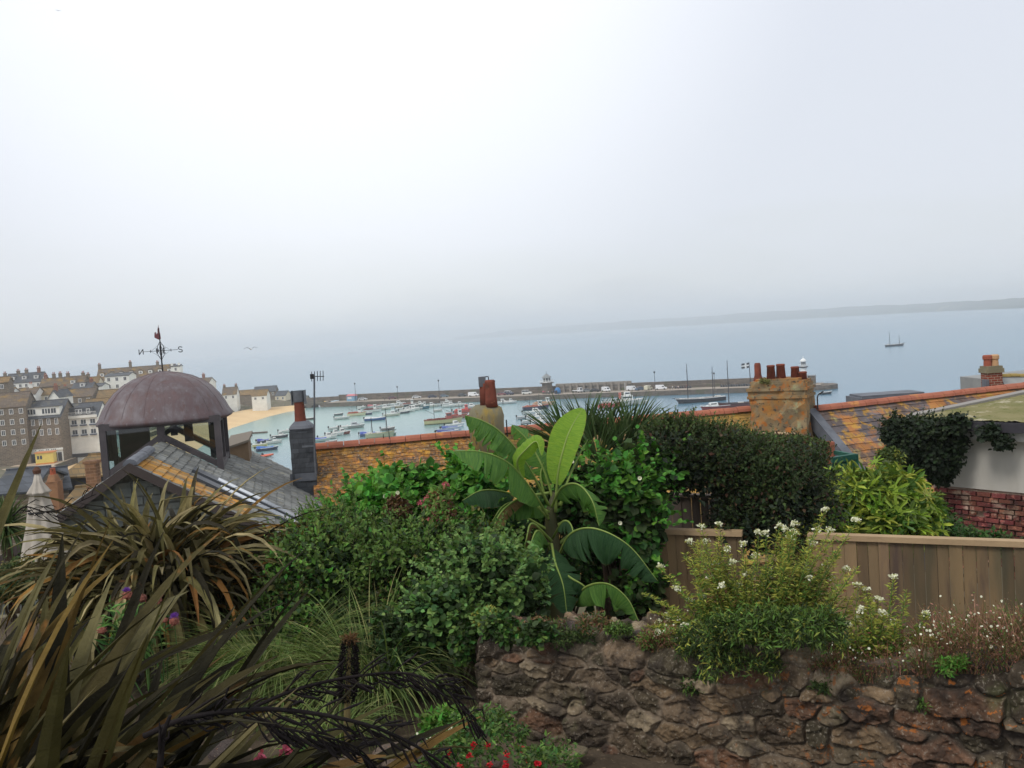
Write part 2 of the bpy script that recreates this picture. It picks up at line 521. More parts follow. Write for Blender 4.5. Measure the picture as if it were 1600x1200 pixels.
LAND = [(-900, -60), (900, -60), (900, 186), (300, 190), (-50, 190), (-92, 203), (-116, 232), (-122, 300), (-128, 395), (-122, 430),
        (-104, 433), (-100, 448), (-108, 474), (-150, 500), (-230, 545), (-400, 580), (-900, 590)]
def land_dist(X, Y):
    d = np.full(X.shape, 1e9); ins = np.zeros(X.shape, bool)
    n = len(LAND)
    for i in range(n):
        x1, y1 = LAND[i]; x2, y2 = LAND[(i + 1) % n]
        dx, dy = x2 - x1, y2 - y1
        t = np.clip(((X - x1) * dx + (Y - y1) * dy) / (dx * dx + dy * dy), 0, 1)
        d = np.minimum(d, np.hypot(X - x1 - t * dx, Y - y1 - t * dy))
        c = ((y1 > Y) != (y2 > Y))
        xi = x1 + (Y - y1) * dx / (dy if dy else 1e-9)
        ins ^= c & (X < xi)
    return np.where(ins, d, -d)
def sink(X, Y):            # the ground drops behind the stone wall towards the long fence
    a = np.clip((X + .5) / .7, 0, 1); b = np.clip((Y - (5.9 - .58 * X)) / .5, 0, 1)
    return .8 * a * a * (3 - 2 * a) * b * b * (3 - 2 * b) * (Y < 12.9)
def ground_h(X, Y):
    X = np.asarray(X, float); Y = np.asarray(Y, float)
    d = land_dist(X, Y)
    near = np.interp(Y, [-40, 1.6, 2.4, 10, 13, 16, 24, 45, 80, 130, 190, 240], [27.35, 27.35, 26.6, 26.3, 25.2, 24.3, 20.5, 15, 10.5, 6.5, 3.4, 3.2])
    near = near - sink(X, Y) - .12 * (Y > 2.5) * (Y < 9.8)
    town = 3.2 + 11.5 * np.exp(-(((X + 215) / 75) ** 2 + ((Y - 400) / 85) ** 2))
    base = np.where(Y < 200, near, np.maximum(near * 0 + 3.2, town))
    inside = np.minimum(base, 3.2 + np.maximum(0, d - 3) * .35)
    return np.where(d > 0, np.where(d < 1.5, np.minimum(inside, -1 + d * 3), inside), np.maximum(-3.2, -1 + d * .5))
def ground_piece():
    xs = np.concatenate([np.linspace(-900, -300, 31)[:-1], np.linspace(-300, -60, 61)[:-1], np.linspace(-60, -10, 26)[:-1], np.linspace(-10, 10, 41)[:-1], np.linspace(10, 60, 18)[:-1], np.linspace(60, 900, 43)])
    ys = np.concatenate([np.linspace(-60, 0, 12)[:-1], np.linspace(0, 20, 51)[:-1], np.linspace(20, 180, 41)[:-1], np.linspace(180, 260, 41)[:-1], np.linspace(260, 620, 91)])
    X, Y = np.meshgrid(xs, ys)
    Z = ground_h(X, Y)
    V = np.stack([X, Y, Z], -1).reshape(-1, 3)
    w = len(xs); i = np.arange(len(ys) - 1)[:, None] * w + np.arange(w - 1)[None]
    F = np.stack([i, i + 1, i + w + 1, i + w], -1).reshape(-1, 4)
    o = part_np('ground', V, F, MAT['ground'], smooth=True); o['kind'] = 'structure'
ground_piece()

# sand: from the foot of the quay wall and the lofts down under the water
tx = lambda px, py: tuple(ptz(px, py, 0).xy)
bk = [(-96, 206), (-117, 234), (-123, 300), (-129, 392), (-122, 426), (-112, 429), (-103, 430), (-99, 431)]
fr = [(-70, 206), (-92, 250), (-100, 300), tx(360, 669), tx(392, 660), tx(420, 651), tx(450, 643.5), tx(478, 639)]
mb = MB(); vs = []
for (bx, by), (fx, fy) in zip(bk, fr):
    for t, z in ((0, 2.1), (.35, 1.3), (.75, .35), (1, .02), (1.2, -.5), (1.6, -1.6)):
        vs.append((bx + (fx - bx) * t + math.sin(by * .3 + t * 9) * .6, by + (fy - by) * t, z))
mb.add(vs, [(i * 6 + j, i * 6 + j + 1, i * 6 + j + 7, i * 6 + j + 6) for i in range(len(bk) - 1) for j in range(5)])
o = part('beach', mb, MAT['sand'], smooth=True); o['kind'] = 'structure'

# headland across the bay
mat('headland', S((92, 100, 92)), S((74, 82, 78)), .004, .95, spots=[(S((150, 140, 120)), .006, .60, .06)])
mb = MB(); vs = []
WL = [(1900, 2050, 36), (1750, 2250, 34), (1600, 2620, 33), (1540, 2950, 36), (1488, 3300, 37), (1400, 3800, 44), (1300, 4300, 52), (1200, 4900, 58), (1100, 5500, 62), (1000, 6200, 66), (900, 7000, 70), (780, 7900, 60), (700, 8500, 20)]
fine = []
for i in range(len(WL) - 1):
    for k in range(10):
        t = k / 10; a, b = WL[i], WL[i + 1]
        fine.append(tuple(a[j] + (b[j] - a[j]) * t for j in range(3)))
for i, (px, D, h) in enumerate(fine):
    p = pt(px, 500, D)
    hh = h * .86 * (1 + .05 * math.sin(i * .37) + .03 * math.sin(i * 1.1 + 1)) + random.uniform(-.5, .5)
    for (dx, z) in ((0, -1), (6, 4), (60, hh * .45), (250, hh * .86), (700, hh), (1500, hh * .5), (1700, -2)):
        k = dx / math.hypot(p.x, p.y)
        vs.append((p.x * (1 + k), p.y * (1 + k), z))
n = len(fine)
mb.add(vs, [(i * 7 + j, i * 7 + j + 1, i * 7 + j + 8, i * 7 + j + 7) for i in range(n - 1) for j in range(6)])
o = part('hills', mb, MAT['headland'], smooth=True); o['kind'] = 'structure'

# haze
hz = bpy.data.materials.new('haze'); hz.use_nodes = True
t = hz.node_tree; t.nodes.clear()
ho = t.nodes.new('ShaderNodeOutputMaterial'); hv = t.nodes.new('ShaderNodeVolumePrincipled')
hv.inputs['Color'].default_value = (.985, .99, 1.0, 1); hv.inputs['Density'].default_value = 3.4e-4; hv.inputs['Anisotropy'].default_value = 0.2
t.links.new(hv.outputs[0], ho.inputs['Volume'])
if not NOHAZE:
    o = part('haze', MB().box((0, 4700, 43), (19600, 9800, 96)), hz); o['kind'] = 'stuff'

# ================================================================ THE PIER
def seg_frame(A, B):
    A = Vector(A); B = Vector(B); d = (B - A); d.z = 0
    ln = d.length; d.normalize()
    return A, d, Vector((-d.y, d.x, 0)), ln           # left of the direction = away from the viewer when running left to right
PA = ptz(512, 636, 0); PB = ptz(1300, 609, 0)
pA, pd, pn, pl = seg_frame(PA, PB)
PYAW = math.atan2(pd.y, pd.x)
def pier_pt(s, off, z): 
    v = pA + pd * s + pn * off
    return Vector((v.x, v.y, z))
def pier_s(px, off=5):           # distance along the pier seen at photograph column px
    a = ray(px, 610); lo, hi = -60.0, 260.0
    for _ in range(40):
        m = (lo + hi) / 2; q = pier_pt(m, off, 0)
        if q.x * a.y - q.y * a.x > 0: hi = m
        else: lo = m
    return (lo + hi) / 2
def strip_box(mb, s0, s1, o0, o1, z0, z1, mi=0):
    P = [pier_pt(s0, o0, 0), pier_pt(s1, o0, 0), pier_pt(s1, o1, 0), pier_pt(s0, o1, 0)]
    mb.prism([(p.x, p.y) for p in P], z0, z1, mi)
DECK = 1.9
pier = thing('harbour_pier', 'long granite pier with a high sea wall reaching across the bay', 'pier', tuple(pA))
mb = MB(); poly = [pier_pt(-2, 0, 0), pier_pt(pl - 5, 0, 0)]
for k in range(9):
    a = -PI / 2 + PI * k / 8
    c = pier_pt(pl - 5, 6.5, 0)
    poly.append(c + pd * (6.5 * math.cos(a)) + pn * (6.5 * math.sin(a)))
poly.append(pier_pt(-2, 13, 0))
mb.prism([(p.x, p.y) for p in poly], -3, DECK - .25)
part('quay_wall', mb, MAT['granite'], pier)
mb = MB(); strip_box(mb, -2, pl - 4, .55, 12.2, DECK - .25, DECK)
part('deck', mb, MAT['pier_deck'], pier)
mb = MB(); strip_box(mb, -2, pl - 4, 0, .55, DECK - .25, DECK + .02)
part('coping', mb, MAT['granite'], pier)
mb = MB(); s1 = pier_s(1262, 12)
strip_box(mb, -2, s1, 12.2, 13.2, DECK - .25, 4.75); strip_box(mb, 20, s1 - 30, 11.2, 12.2, DECK, 3.1)
part('sea_wall', mb, MAT['granite'], pier)
mb = MB()
sa, sb = pier_s(868, 10), pier_s(985, 10)
strip_box(mb, sa, sb, 11.0, 12.2, 4.4, 5.7)
k = 0; s = sa
while s < sb:
    strip_box(mb, s, s + .9, 10.4, 12.2, DECK, 5.6); s += 3.1
strip_box(mb, sa, sb, 11.6, 12.19, DECK, 4.4)
part('colonnade', mb, mat('bay_wall', S((150, 142, 132)), S((120, 112, 104)), .8, .9), pier)
mb = MB()
for s in np.arange(pier_s(1275, 3), pl + .5, 2.2):
    p = pier_pt(s, 1.0, DECK); mb.box((p.x, p.y, DECK + .5), (.09, .09, 1.1))
a, b = pier_pt(pier_s(1275, 3), 1.0, 0), pier_pt(pl + .5, 1.0, 0)
for z in (DECK + .55, DECK + 1.05): mb.tube([(a.x, a.y, z), (b.x, b.y, z)], .05, 4)
part('railing', mb, MAT['steel'], pier)
mb = MB()
for s in (pier_s(818, 1), pier_s(896, 1), pier_s(1160, 1)):
    mb = MB()
    for j in range(5): strip_box(mb, s - 2 + j * .2, s + 2 - j * .2, -.9 + j * .05, .05, -1 + j * .4, -.6 + j * .45)
    part('steps', mb, MAT['granite'], pier)

def arch_wall(mb, A, B, zt, zb, th, arches, mi=0, n=10):
    A, d, nn, ln = seg_frame(A, B)
    xs = {0.0, ln}
    for (a0, a1, zs) in arches:
        for k in range(n + 1): xs.add(a0 + (a1 - a0) * k / n)
    xs = sorted(xs)
    def low(x, side):
        for (a0, a1, zs) in arches:
            if a0 - 1e-6 <= x <= a1 + 1e-6 and not (side < 0 and x <= a0 + 1e-6) and not (side > 0 and x >= a1 - 1e-6):
                c, r = (a0 + a1) / 2, (a1 - a0) / 2
                return zs + math.sqrt(max(0, r * r - (x - c) ** 2)) * min(1, (zt - .7 - zs) / r)
        return zb
    for x0, x1 in zip(xs[:-1], xs[1:]):
        l0, l1 = low(x0, 1), low(x1, -1)
        P = lambda x, o, z: (A.x + d.x * x + nn.x * o, A.y + d.y * x + nn.y * o, z)
        mb.add([P(x0, 0, l0), P(x1, 0, l1), P(x1, 0, zt), P(x0, 0, zt), P(x0, th, l0), P(x1, th, l1), P(x1, th, zt), P(x0, th, zt)],
               [(0, 1, 2, 3), (7, 6, 5, 4), (3, 2, 6, 7), (4, 5, 1, 0), (0, 3, 7, 4), (1, 5, 6, 2)], mi)
# the arched causeway between the slip and the pier
QA = ptz(356, 632, 1.6); QB = pier_pt(-2, 0, 0); QM = ptz(440, 636, 1.0)
br = thing('arched_causeway', 'stone causeway with three dark arches where the pier joins the shore', 'causeway', (QM.x, QM.y, 0))
mb = MB(); ln = (QB - QM).length; aw = ln / 4.2
arch_wall(mb, (QM.x, QM.y, 0), (QB.x, QB.y, 0), DECK + .35, -1.5, 7.0, [(aw * (.25 + 1.32 * k), aw * (1.25 + 1.32 * k), -.4) for k in range(3)])
part('arches', mb, MAT['granite'], br)
mb = MB(); A, d, nn, l_ = seg_frame(QM, QB)
P = [A, A + d * l_, A + d * l_ + nn * 10, A + nn * 10]
mb.prism([(p.x, p.y) for p in P], DECK + .35, DECK + .45)
part('deck', mb, MAT['pier_deck'], br)
mb = MB(); P = [A - nn * .02, A + d * l_ - nn * .02, A + d * l_ + nn * .4, A + nn * .4]
mb.prism([(p.x, p.y) for p in P], DECK + .452, DECK + 1.1)
P = [A + nn * 9.6 , A + d * (l_ + 3) + nn * 9.6, A + d * (l_ + 3) + nn * 10.4, A + nn * 10.4]
mb.prism([(p.x, p.y) for p in P], DECK + .452, DECK + 2.3)
part('parapet', mb, MAT['granite'], br)
mb = MB(); arch_wall(mb, (QA.x, QA.y, 0), (QM.x, QM.y, 0), 3.0, -1, 2.0, [])
single('slip_wall', 'low granite wall at the back of the sandy beach below the white cottages', 'wall', mb, MAT['granite'], (QA.x, QA.y, 0))
mb = MB(); pts_ = [(-96, 205.5), (-117.5, 234), (-123.5, 300), (-129.5, 394)]
for a, b in zip(pts_[:-1], pts_[1:]): arch_wall(mb, (*a, 0), (*b, 0), 3.35, -.5, 1.2, [])
single('wharf_wall', 'granite harbour wall along the sand in front of the town', 'wall', mb, MAT['granite'], (-117.5, 234, 0))
mb = MB()
for a, b in zip(pts_[:-1], pts_[1:]): mb.add([(a[0] - .2, a[1], 3.36), (b[0] - .2, b[1], 3.36), (b[0] - 13, b[1] - 1, 3.36), (a[0] - 13, a[1] + 3, 3.36)], [(0, 1, 2, 3)])
o = part('wharf_road', mb, MAT['quay']); o['kind'] = 'structure'

# small pepper-pot lighthouse halfway along
s = pier_s(854.5, 8); c = pier_pt(s, 8.6, DECK)
lt = thing('stone_lookout_tower', 'old octagonal stone lighthouse with a gallery and glazed lantern halfway along the pier', 'lighthouse', tuple(c))
mb = MB().lathe([(2.45, 0), (2.15, 4.2)], c, 8, sq=2); part('tower', mb, MAT['granite'], lt)
mb = MB().lathe([(2.2, 4.2), (3.0, 4.5), (3.0, 4.75)], c, 8); part('gallery', mb, MAT['granite'], lt)
mb = MB()
for k in range(16):
    a = 2 * PI * k / 16; mb.box((c.x + 2.9 * math.cos(a), c.y + 2.9 * math.sin(a), c.z + 5.25), (.07, .07, 1.0))
for z in (5.3, 5.75): mb.tube([(c.x + 2.9 * math.cos(2 * PI * k / 16), c.y + 2.9 * math.sin(2 * PI * k / 16), c.z + z) for k in range(17)], .06, 4)
part('railing', mb, MAT['white_paint'], lt)
mb = MB().lathe([(1.75, 4.75), (1.75, 5.2)], c, 8); mb.lathe([(1.75, 6.7), (1.8, 7.0)], c, 8)
for k in range(8):
    a = 2 * PI * (k + .5) / 8; mb.box((c.x + 1.65 * math.cos(a), c.y + 1.65 * math.sin(a), c.z + 5.95), (.16, .16, 1.6), a)
ln_ = part('lantern', mb, MAT['white_paint'], lt)
part('glazing', MB().lathe([(1.6, 5.2), (1.6, 6.7)], c, 8), MAT['window_glass'], ln_)
part('roof', MB().lathe([(2.25, 7.0), (1.2, 7.8), (.25, 8.5), (.12, 8.7), (.12, 9.6), (.0, 9.8)], c, 8), mat('lead', S((132, 136, 138)), None, rough=.6), lt)

# white iron lighthouse at the pier end
s = pier_s(1257, 6); c = pier_pt(s, 6.5, DECK)
lw = thing('white_lighthouse', 'small white lighthouse with a domed lantern at the far end of the pier', 'lighthouse', tuple(c))
W_ = MAT['white_paint']
part('tower', MB().lathe([(1.9, 0), (1.8, .5), (1.45, .6), (1.15, 6.3)], c, 8), W_, lw)
part('gallery', MB().lathe([(1.2, 6.3), (1.75, 6.6), (1.75, 6.8), (1.2, 6.85)], c, 12), MAT['dark_paint'], lw)
mb = MB()
mb.tube([(c.x + 1.7 * math.cos(2 * PI * k / 12), c.y + 1.7 * math.sin(2 * PI * k / 12), c.z + 7.6) for k in range(13)], .05, 4)
for k in range(12):
    a = 2 * PI * k / 12; mb.box((c.x + 1.7 * math.cos(a), c.y + 1.7 * math.sin(a), c.z + 7.2), (.05, .05, .9))
part('railing', mb, W_, lw)
mb = MB().lathe([(1.0, 6.85), (1.0, 7.3)], c, 8).lathe([(1.0, 8.6), (1.1, 8.75)], c, 8)
for k in range(8):
    a = 2 * PI * k / 8; mb.box((c.x + .95 * math.cos(a), c.y + .95 * math.sin(a), c.z + 7.95), (.1, .1, 1.4), a)
part('lantern', mb, W_, lw)
part('glazing', MB().lathe([(.92, 7.3), (.92, 8.6)], c, 8), MAT['window_glass'], lw)
part('dome', MB().lathe([(1.25, 8.75), (1.1, 9.2), (.6, 9.7), (.15, 9.95), (.1, 10.7), (0, 10.8)], c, 12), W_, lw, smooth=False)
part('window', MB().box((c.x - .2, c.y - 1.36, c.z + 3.4), (.45, .2, .7)), MAT['window_glass'], lw)
s = pier_s(1268, 8); c = pier_pt(s, 9, DECK)
sh = thing('pier_store', 'small square stone store beside the white lighthouse', 'store', tuple(c), rz=PYAW)
part('wall', MB().box((0, 0, 1.5), (3, 3, 3.0)), MAT['granite'], sh, world=False)
part('roof', MB().box((0, 0, 3.1), (3.3, 3.3, .2)), MAT['lead'], sh, world=False)

# lamp posts
def lamp_post(px, off, h, label):
    c = pier_pt(pier_s(px, off), off, DECK)
    t = thing('street_lamp', label, 'street lamp', tuple(c), group='lamp posts along the pier')
    part('post', MB().tube([c, c + Vector((0, 0, h))], [.13, .08], 6), MAT['black_metal'], t)
    part('lantern', MB().lathe([(.1, 0), (.38, .5), (.42, .55), (.1, .9), (0, 1.05)], (c.x, c.y, c.z + h), 6), MAT['black_metal'], t)
for px, h, lb in ((555, 8.0, 'tall black lamp post beside the pink and blue kiosk'), (621, 5.6, 'thin lamp post between the maroon car and the white estate car'),
                  (686, 7.6, 'black lamp post between the two blue parked cars'), (1024, 7.0, 'black lamp post just left of the last white van on the pier'),
                  (1117, 5.5, 'thin lamp post between the two pairs of lugger masts')):
    lamp_post(px, .9, h, lb)

# ================================================================ VEHICLES ON THE PIER
def extr(mb, poly, y0, y1, mi=0, top=None):
    """side profile (x, z), clockwise or not, extruded across y; top = factor the width narrows by at the highest point"""
    n = len(poly); zmin = min(p[1] for p in poly); zmax = max(p[1] for p in poly)
    def yy(y, z): return y * (1 - (1 - top) * (z - zmin) / (zmax - zmin)) if top else y
    vs = [(x, yy(y0, z), z) for x, z in poly] + [(x, yy(y1, z), z) for x, z in poly]
    fs = [tuple(range(n)), tuple(range(2 * n - 1, n - 1, -1))] + [(i, n + i, n + (i + 1) % n, (i + 1) % n) for i in range(n)]
    return mb.add(vs, fs, mi)
mat('tyre', S((38, 38, 38)), None, rough=.9)
mat('car_glass', S((40, 48, 58)), None, rough=.1, spec=.7)
PAINT = {}
def paint(c):
    k = tuple(c)
    if k not in PAINT:
        PAINT[k] = mat('paint_%02x%02x%02x' % k, S(k), tuple(x * .86 for x in S(k)), 1.5, .4, spec=.4)
    return PAINT[k]
def vehicle(kind, px, off, yaw, color, label, roofc=None):
    c = pier_pt(pier_s(px, off), off, DECK + .004)
    nm = {'car': 'parked_car', 'van': 'parked_van', 'jeep': 'parked_off_roader', 'truck': 'flatbed_truck'}[kind]
    t = thing(nm, label, 'van' if kind == 'van' else ('truck' if kind == 'truck' else 'car'), tuple(c), PYAW + yaw, 'vehicles parked on the pier')
    B = paint(color)
    if kind == 'car':
        L_, body, z1, cab, z2 = 4.2, [(-2.1, .3), (2.1, .3), (2.12, .62), (1.9, .82), (1.05, .98), (-1.85, 1.0), (-2.08, .85)], 1.0, (-1.75, 1.05, -1.2, .3), 1.46
    elif kind == 'jeep':
        L_, body, z1, cab, z2 = 4.3, [(-2.1, .4), (2.15, .4), (2.15, .95), (1.1, 1.12), (-2.1, 1.12)], 1.12, (-2.05, 1.05, -1.95, .6), 1.85
    elif kind == 'van':
        L_, body, z1, cab, z2 = 4.7, [(-2.35, .35), (2.3, .35), (2.35, .75), (1.85, 1.08), (1.15, 1.75), (.8, 1.92), (-2.2, 1.95), (-2.35, 1.7)], None, None, None
    else:
        L_, body, z1, cab, z2 = 5.4, [(-2.7, .75), (.9, .75), (.9, .6), (2.7, .6), (2.7, 1.2), (2.2, 2.1), (1.0, 2.15), (1.0, .95), (-2.7, .95)], None, None, None
    mb = extr(MB(), body, -.85, .85, top=.9 if kind == 'van' else None)
    part('body', mb, B, t, world=False)
    if cab:
        mb = MB(); a, b, a2, b2 = cab
        mb.add([(a, -.78, z1), (b, -.78, z1), (b, .78, z1), (a, .78, z1), (a2, -.6, z2), (b2, -.6, z2), (b2, .6, z2), (a2, .6, z2)],
               [(4, 5, 6, 7), (0, 1, 5, 4), (1, 2, 6, 5), (2, 3, 7, 6), (3, 0, 4, 7)])
        part('windows', mb, MAT['car_glass'], t, world=False)
        mb = MB().box(((a2 + b2) / 2, 0, z2 + .03), (b2 - a2 + .12, 1.3, .07))
        for sx, sx2 in ((a, a2), (b, b2), ((a + b) / 2, (a2 + b2) / 2)):
            for sy in (-1, 1): mb.tube([(sx, sy * .78, z1), (sx2, sy * .61, z2)], .05, 4)
        part('roof', mb, paint(roofc) if roofc else B, t, world=False)
    else:
        mb = MB()
        if kind == 'van':
            mb.slab((1.9, -.62, 1.1), (1.9, .62, 1.1), (1.24, .56, 1.74), (1.24, -.56, 1.74), .02)
            for s in (-1, 1): mb.box((.95, s * .82, 1.35), (.75, .06, .42))
        else:
            mb.slab((2.72, -.7, 1.25), (2.72, .7, 1.25), (2.26, .66, 2.0), (2.26, -.66, 2.0), .02)
            for s in (-1, 1): mb.box((1.6, s * .85, 1.6), (.8, .04, .5))
        part('windows', mb, MAT['car_glass'], t, world=False)
    for sx in (-L_ * .31, L_ * .31):
        for sy in (-1, 1):
            w = MB(); r = .33
            w.tube([(sx, sy * .68, r), (sx, sy * .88, r)], r, 12); part('wheel', w, MAT['tyre'], t, world=False)
    return t
V = vehicle
V('car', 566, 8.6, .1, (196, 200, 204), 'silver car parked by the wall just right of the pink and blue kiosk')
V('car', 612, 8.4, .5, (104, 64, 76), 'dark maroon car parked alone against the sea wall')
V('car', 650, 8.2, .45, (214, 218, 220), 'pale silver estate car, first of the row of three beside the black lamp post')
V('car', 675, 8.2, .45, (44, 54, 84), 'dark navy car, middle of the three beside the black lamp post')
V('car', 693, 8.4, .45, (104, 128, 146), 'blue grey car just right of the black lamp post')
V('car', 722, 9.2, .1, (74, 80, 86), 'dark grey car parked close to the sea wall behind the round chimney')
V('van', 739.5, 7.6, .12, (238, 240, 242), 'small white van parked beside the round chimney')
V('car', 784, 7.6, .1, (134, 76, 84), 'dusty red car just right of the round chimney')
V('jeep', 795, 7.8, -.1, (52, 58, 86), 'dark blue off-roader with a white roof', (236, 238, 240))
V('jeep', 823, 7.4, .1, (226, 228, 224), 'white off-roader near the top of the harbour steps', (226, 228, 224))
V('truck', 902, 7.2, -.5, (232, 234, 236), 'white flatbed truck parked before the colonnade wall')
V('car', 918, 7.8, .2, (120, 126, 130), 'grey car between the white flatbed truck and the black car')
V('car', 930, 7.6, .1, (40, 44, 52), 'black saloon car before the colonnade wall')
V('van', 947, 7.2, -.7, (236, 238, 240), 'white van facing the harbour before the colonnade wall')
V('van', 988, 7.4, .15, (230, 233, 236), 'white van parked behind the large white ferry')
V('car', 1001, 6.8, .8, (70, 96, 124), 'blue car between two white vans on the pier')
V('van', 1013, 6.8, 1.4, (214, 210, 186), 'cream box van seen from behind')
V('van', 1033, 6.4, .1, (240, 242, 244), 'large bright white van, the last van along the pier')

# pink and blue kiosk
c = pier_pt(pier_s(547, 7), 8, DECK)
k_ = thing('seafront_kiosk', 'pale blue kiosk with a pink awning on the landward part of the pier', 'kiosk', tuple(c), PYAW)
part('wall', MB().box((0, 0, 1.2), (4.2, 2.6, 2.4)), paint((132, 176, 206)), k_, world=False)
part('hatch', MB().box((-.4, -1.32, 1.5), (2.2, .08, .9)), paint((220, 226, 230)), k_, world=False)
mb = MB(); extr(mb, [(-2.4, 2.4), (2.4, 2.4), (1.6, 3.2), (-1.6, 3.2)], -1.6, 1.6, top=.5); part('awning', mb, paint((206, 120, 128)), k_, world=False)

# ================================================================ PEOPLE
def skin_mesh(nm, V_, E, Rr, sub=1):
    me = bpy.data.meshes.new(nm); me.from_pydata([tuple(v) for v in V_], E, []); me.update()
    o = bpy.data.objects.new('tmp', me); COL.objects.link(o)
    sk = o.modifiers.new('skin', 'SKIN'); sk.use_smooth_shade = True
    if not me.skin_vertices: bpy.context.view_layer.update()
    sv = me.skin_vertices[0].data if me.skin_vertices else None
    if sv is not None:
        for i, r in enumerate(Rr): sv[i].radius = (r, r)
        sv[0].use_root = True
    s = o.modifiers.new('sub', 'SUBSURF'); s.levels = sub; s.render_levels = sub
    dg = bpy.context.evaluated_depsgraph_get(); dg.update()
    out = bpy.data.meshes.new_from_object(o.evaluated_get(dg))
    bpy.data.objects.remove(o)
    return out
def body_mesh(stride, arm):
    P = [(0, 0, .92), (0, 0, 1.15), (0, 0, 1.38), (0, .0, 1.48), (0, 0, 1.56), (0, 0, 1.68),
         (.17, 0, 1.40), (.22, -.04 - arm * .1, 1.14), (.22, -.12 - arm * .35, .94 + arm * .25), (-.17, 0, 1.40), (-.22, .06, 1.12), (-.22, .02, .88),
         (.09, 0, .86), (.10, stride * .5, .48), (.10, stride, .08), (.10, stride - .14, .04), (-.09, 0, .86), (-.10, -stride * .35, .47), (-.10, -stride, .08), (-.10, -stride - .14, .04)]
    E = [(0, 1), (1, 2), (2, 3), (3, 4), (4, 5), (2, 6), (6, 7), (7, 8), (2, 9), (9, 10), (10, 11), (0, 12), (12, 13), (13, 14), (14, 15), (0, 16), (16, 17), (17, 18), (18, 19)]
    Rr = [.15, .14, .16, .07, .10, .09, .065, .045, .035, .065, .045, .035, .09, .06, .045, .035, .09, .06, .045, .035]
    return skin_mesh('person', P, E, Rr)
BODY = {0: body_mesh(.05, 0), 1: body_mesh(.24, .5)}
mat('skin', S((206, 160, 136)), None, rough=.6)
def person(loc, yaw, top, legs, label, kind=0, h=1.72, hair=(60, 46, 38), group=None):
    me = BODY[kind].copy()
    me.name = 'person'
    o = bpy.data.objects.new('person', me); COL.objects.link(o)
    me.materials.clear()
    for m in (MAT['skin'], paint(top), paint(legs), paint(hair)): me.materials.append(m)
    for p in me.polygons:
        z = p.center.z; x = abs(p.center.x)
        p.material_index = 3 if z > 1.70 or (z > 1.52 and p.center.y > .02) else (0 if z > 1.44 else (0 if x > .17 and z < 1.0 else (1 if z > .93 else 2)))
    o.location = loc; o.rotation_euler = (0, 0, yaw); s = h / 1.76; o.scale = (s, s, s)
    o['label'] = label; o['category'] = 'person'
    if group: o['group'] = group
    return o
def pier_person(px, off, *a, **k): 
    c = pier_pt(pier_s(px, off), off, DECK); return person(tuple(c), *a, **k)
q = ptz(392, 640, 1.2)
person((q.x, q.y, 1.15), .5, (150, 60, 50), (46, 50, 62), 'person in a red top walking on the open sand of the beach', 1)
GP = 'people standing around on the pier'
pier_person(1047, 3, 2.6, (44, 48, 60), (40, 42, 50), 'person in dark clothes just right of the last white van', 0, group=GP)
pier_person(1051, 4, .6, (206, 206, 204), (84, 90, 110), 'person in a white shirt walking beside the one in dark clothes', 1, group=GP)
pier_person(1060, 4, 3.4, (214, 196, 190), (54, 60, 80), 'person in a pale top, rightmost walker on the pier', 1, group=GP)
pier_person(513, 3, 1, (52, 48, 52), (40, 40, 46), 'person in black near the yellow boats on the causeway end', 0, group=GP)
for i, (px, off, tc_, lc_, lb) in enumerate(((848.5, 5, (226, 70, 116), (60, 60, 80), 'person in a bright pink coat, first by the lookout tower'),
        (851.2, 3.6, (210, 60, 90), (70, 70, 84), 'person in crimson, second in the group below the lookout tower'),
        (856.5, 3.0, (216, 200, 196), (60, 66, 90), 'person in a pale shirt at the top of the steps below the lookout tower'),
        (859, 4.6, (120, 46, 62), (50, 50, 60), 'person in a wine coloured top in front of the lookout tower'),
        (862.5, 5, (60, 84, 110), (44, 48, 60), 'person in navy just left of the blue shelter'),
        (853.5, 1.6, (74, 92, 84), (60, 52, 50), 'person in dark green nearest the pier edge by the tower'),
        (867, 4, (80, 40, 44), (40, 40, 48), 'person in dark brown at the left side of the blue shelter'),
        (686.5, 2.5, (120, 60, 60), (40, 40, 48), 'person in a brick red top standing beside the black lamp post'),
        (600, 2.2, (60, 60, 66), (50, 50, 56), 'person in grey walking between the silver car and the maroon car'),
        (996, 5, (60, 60, 84), (50, 50, 56), 'person in navy behind the second white van'),
        (1074, 8.5, (150, 80, 70), (50, 50, 60), 'person in rust red sitting height by the sea wall near the luggers'))):
    pier_person(px, off, i * 1.3, tc_, lc_, lb, i % 2, group=GP)
# blue shelter
c = pier_pt(pier_s(870.5, 5), 5.5, DECK)
bs = thing('dome_shelter', 'rounded bright blue tent beside the lookout tower', 'tent', tuple(c))
part('cover', MB().lathe([(1.35, 0), (1.4, 1.2), (1.1, 2.1), (.5, 2.6), (0, 2.7)], (0, 0, 0), 12), paint((44, 118, 176)), bs, world=False, smooth=True)
part('opening', MB().box((-.6, -1.25, .8), (.8, .4, 1.4)), MAT['dark_paint'], bs, world=False)
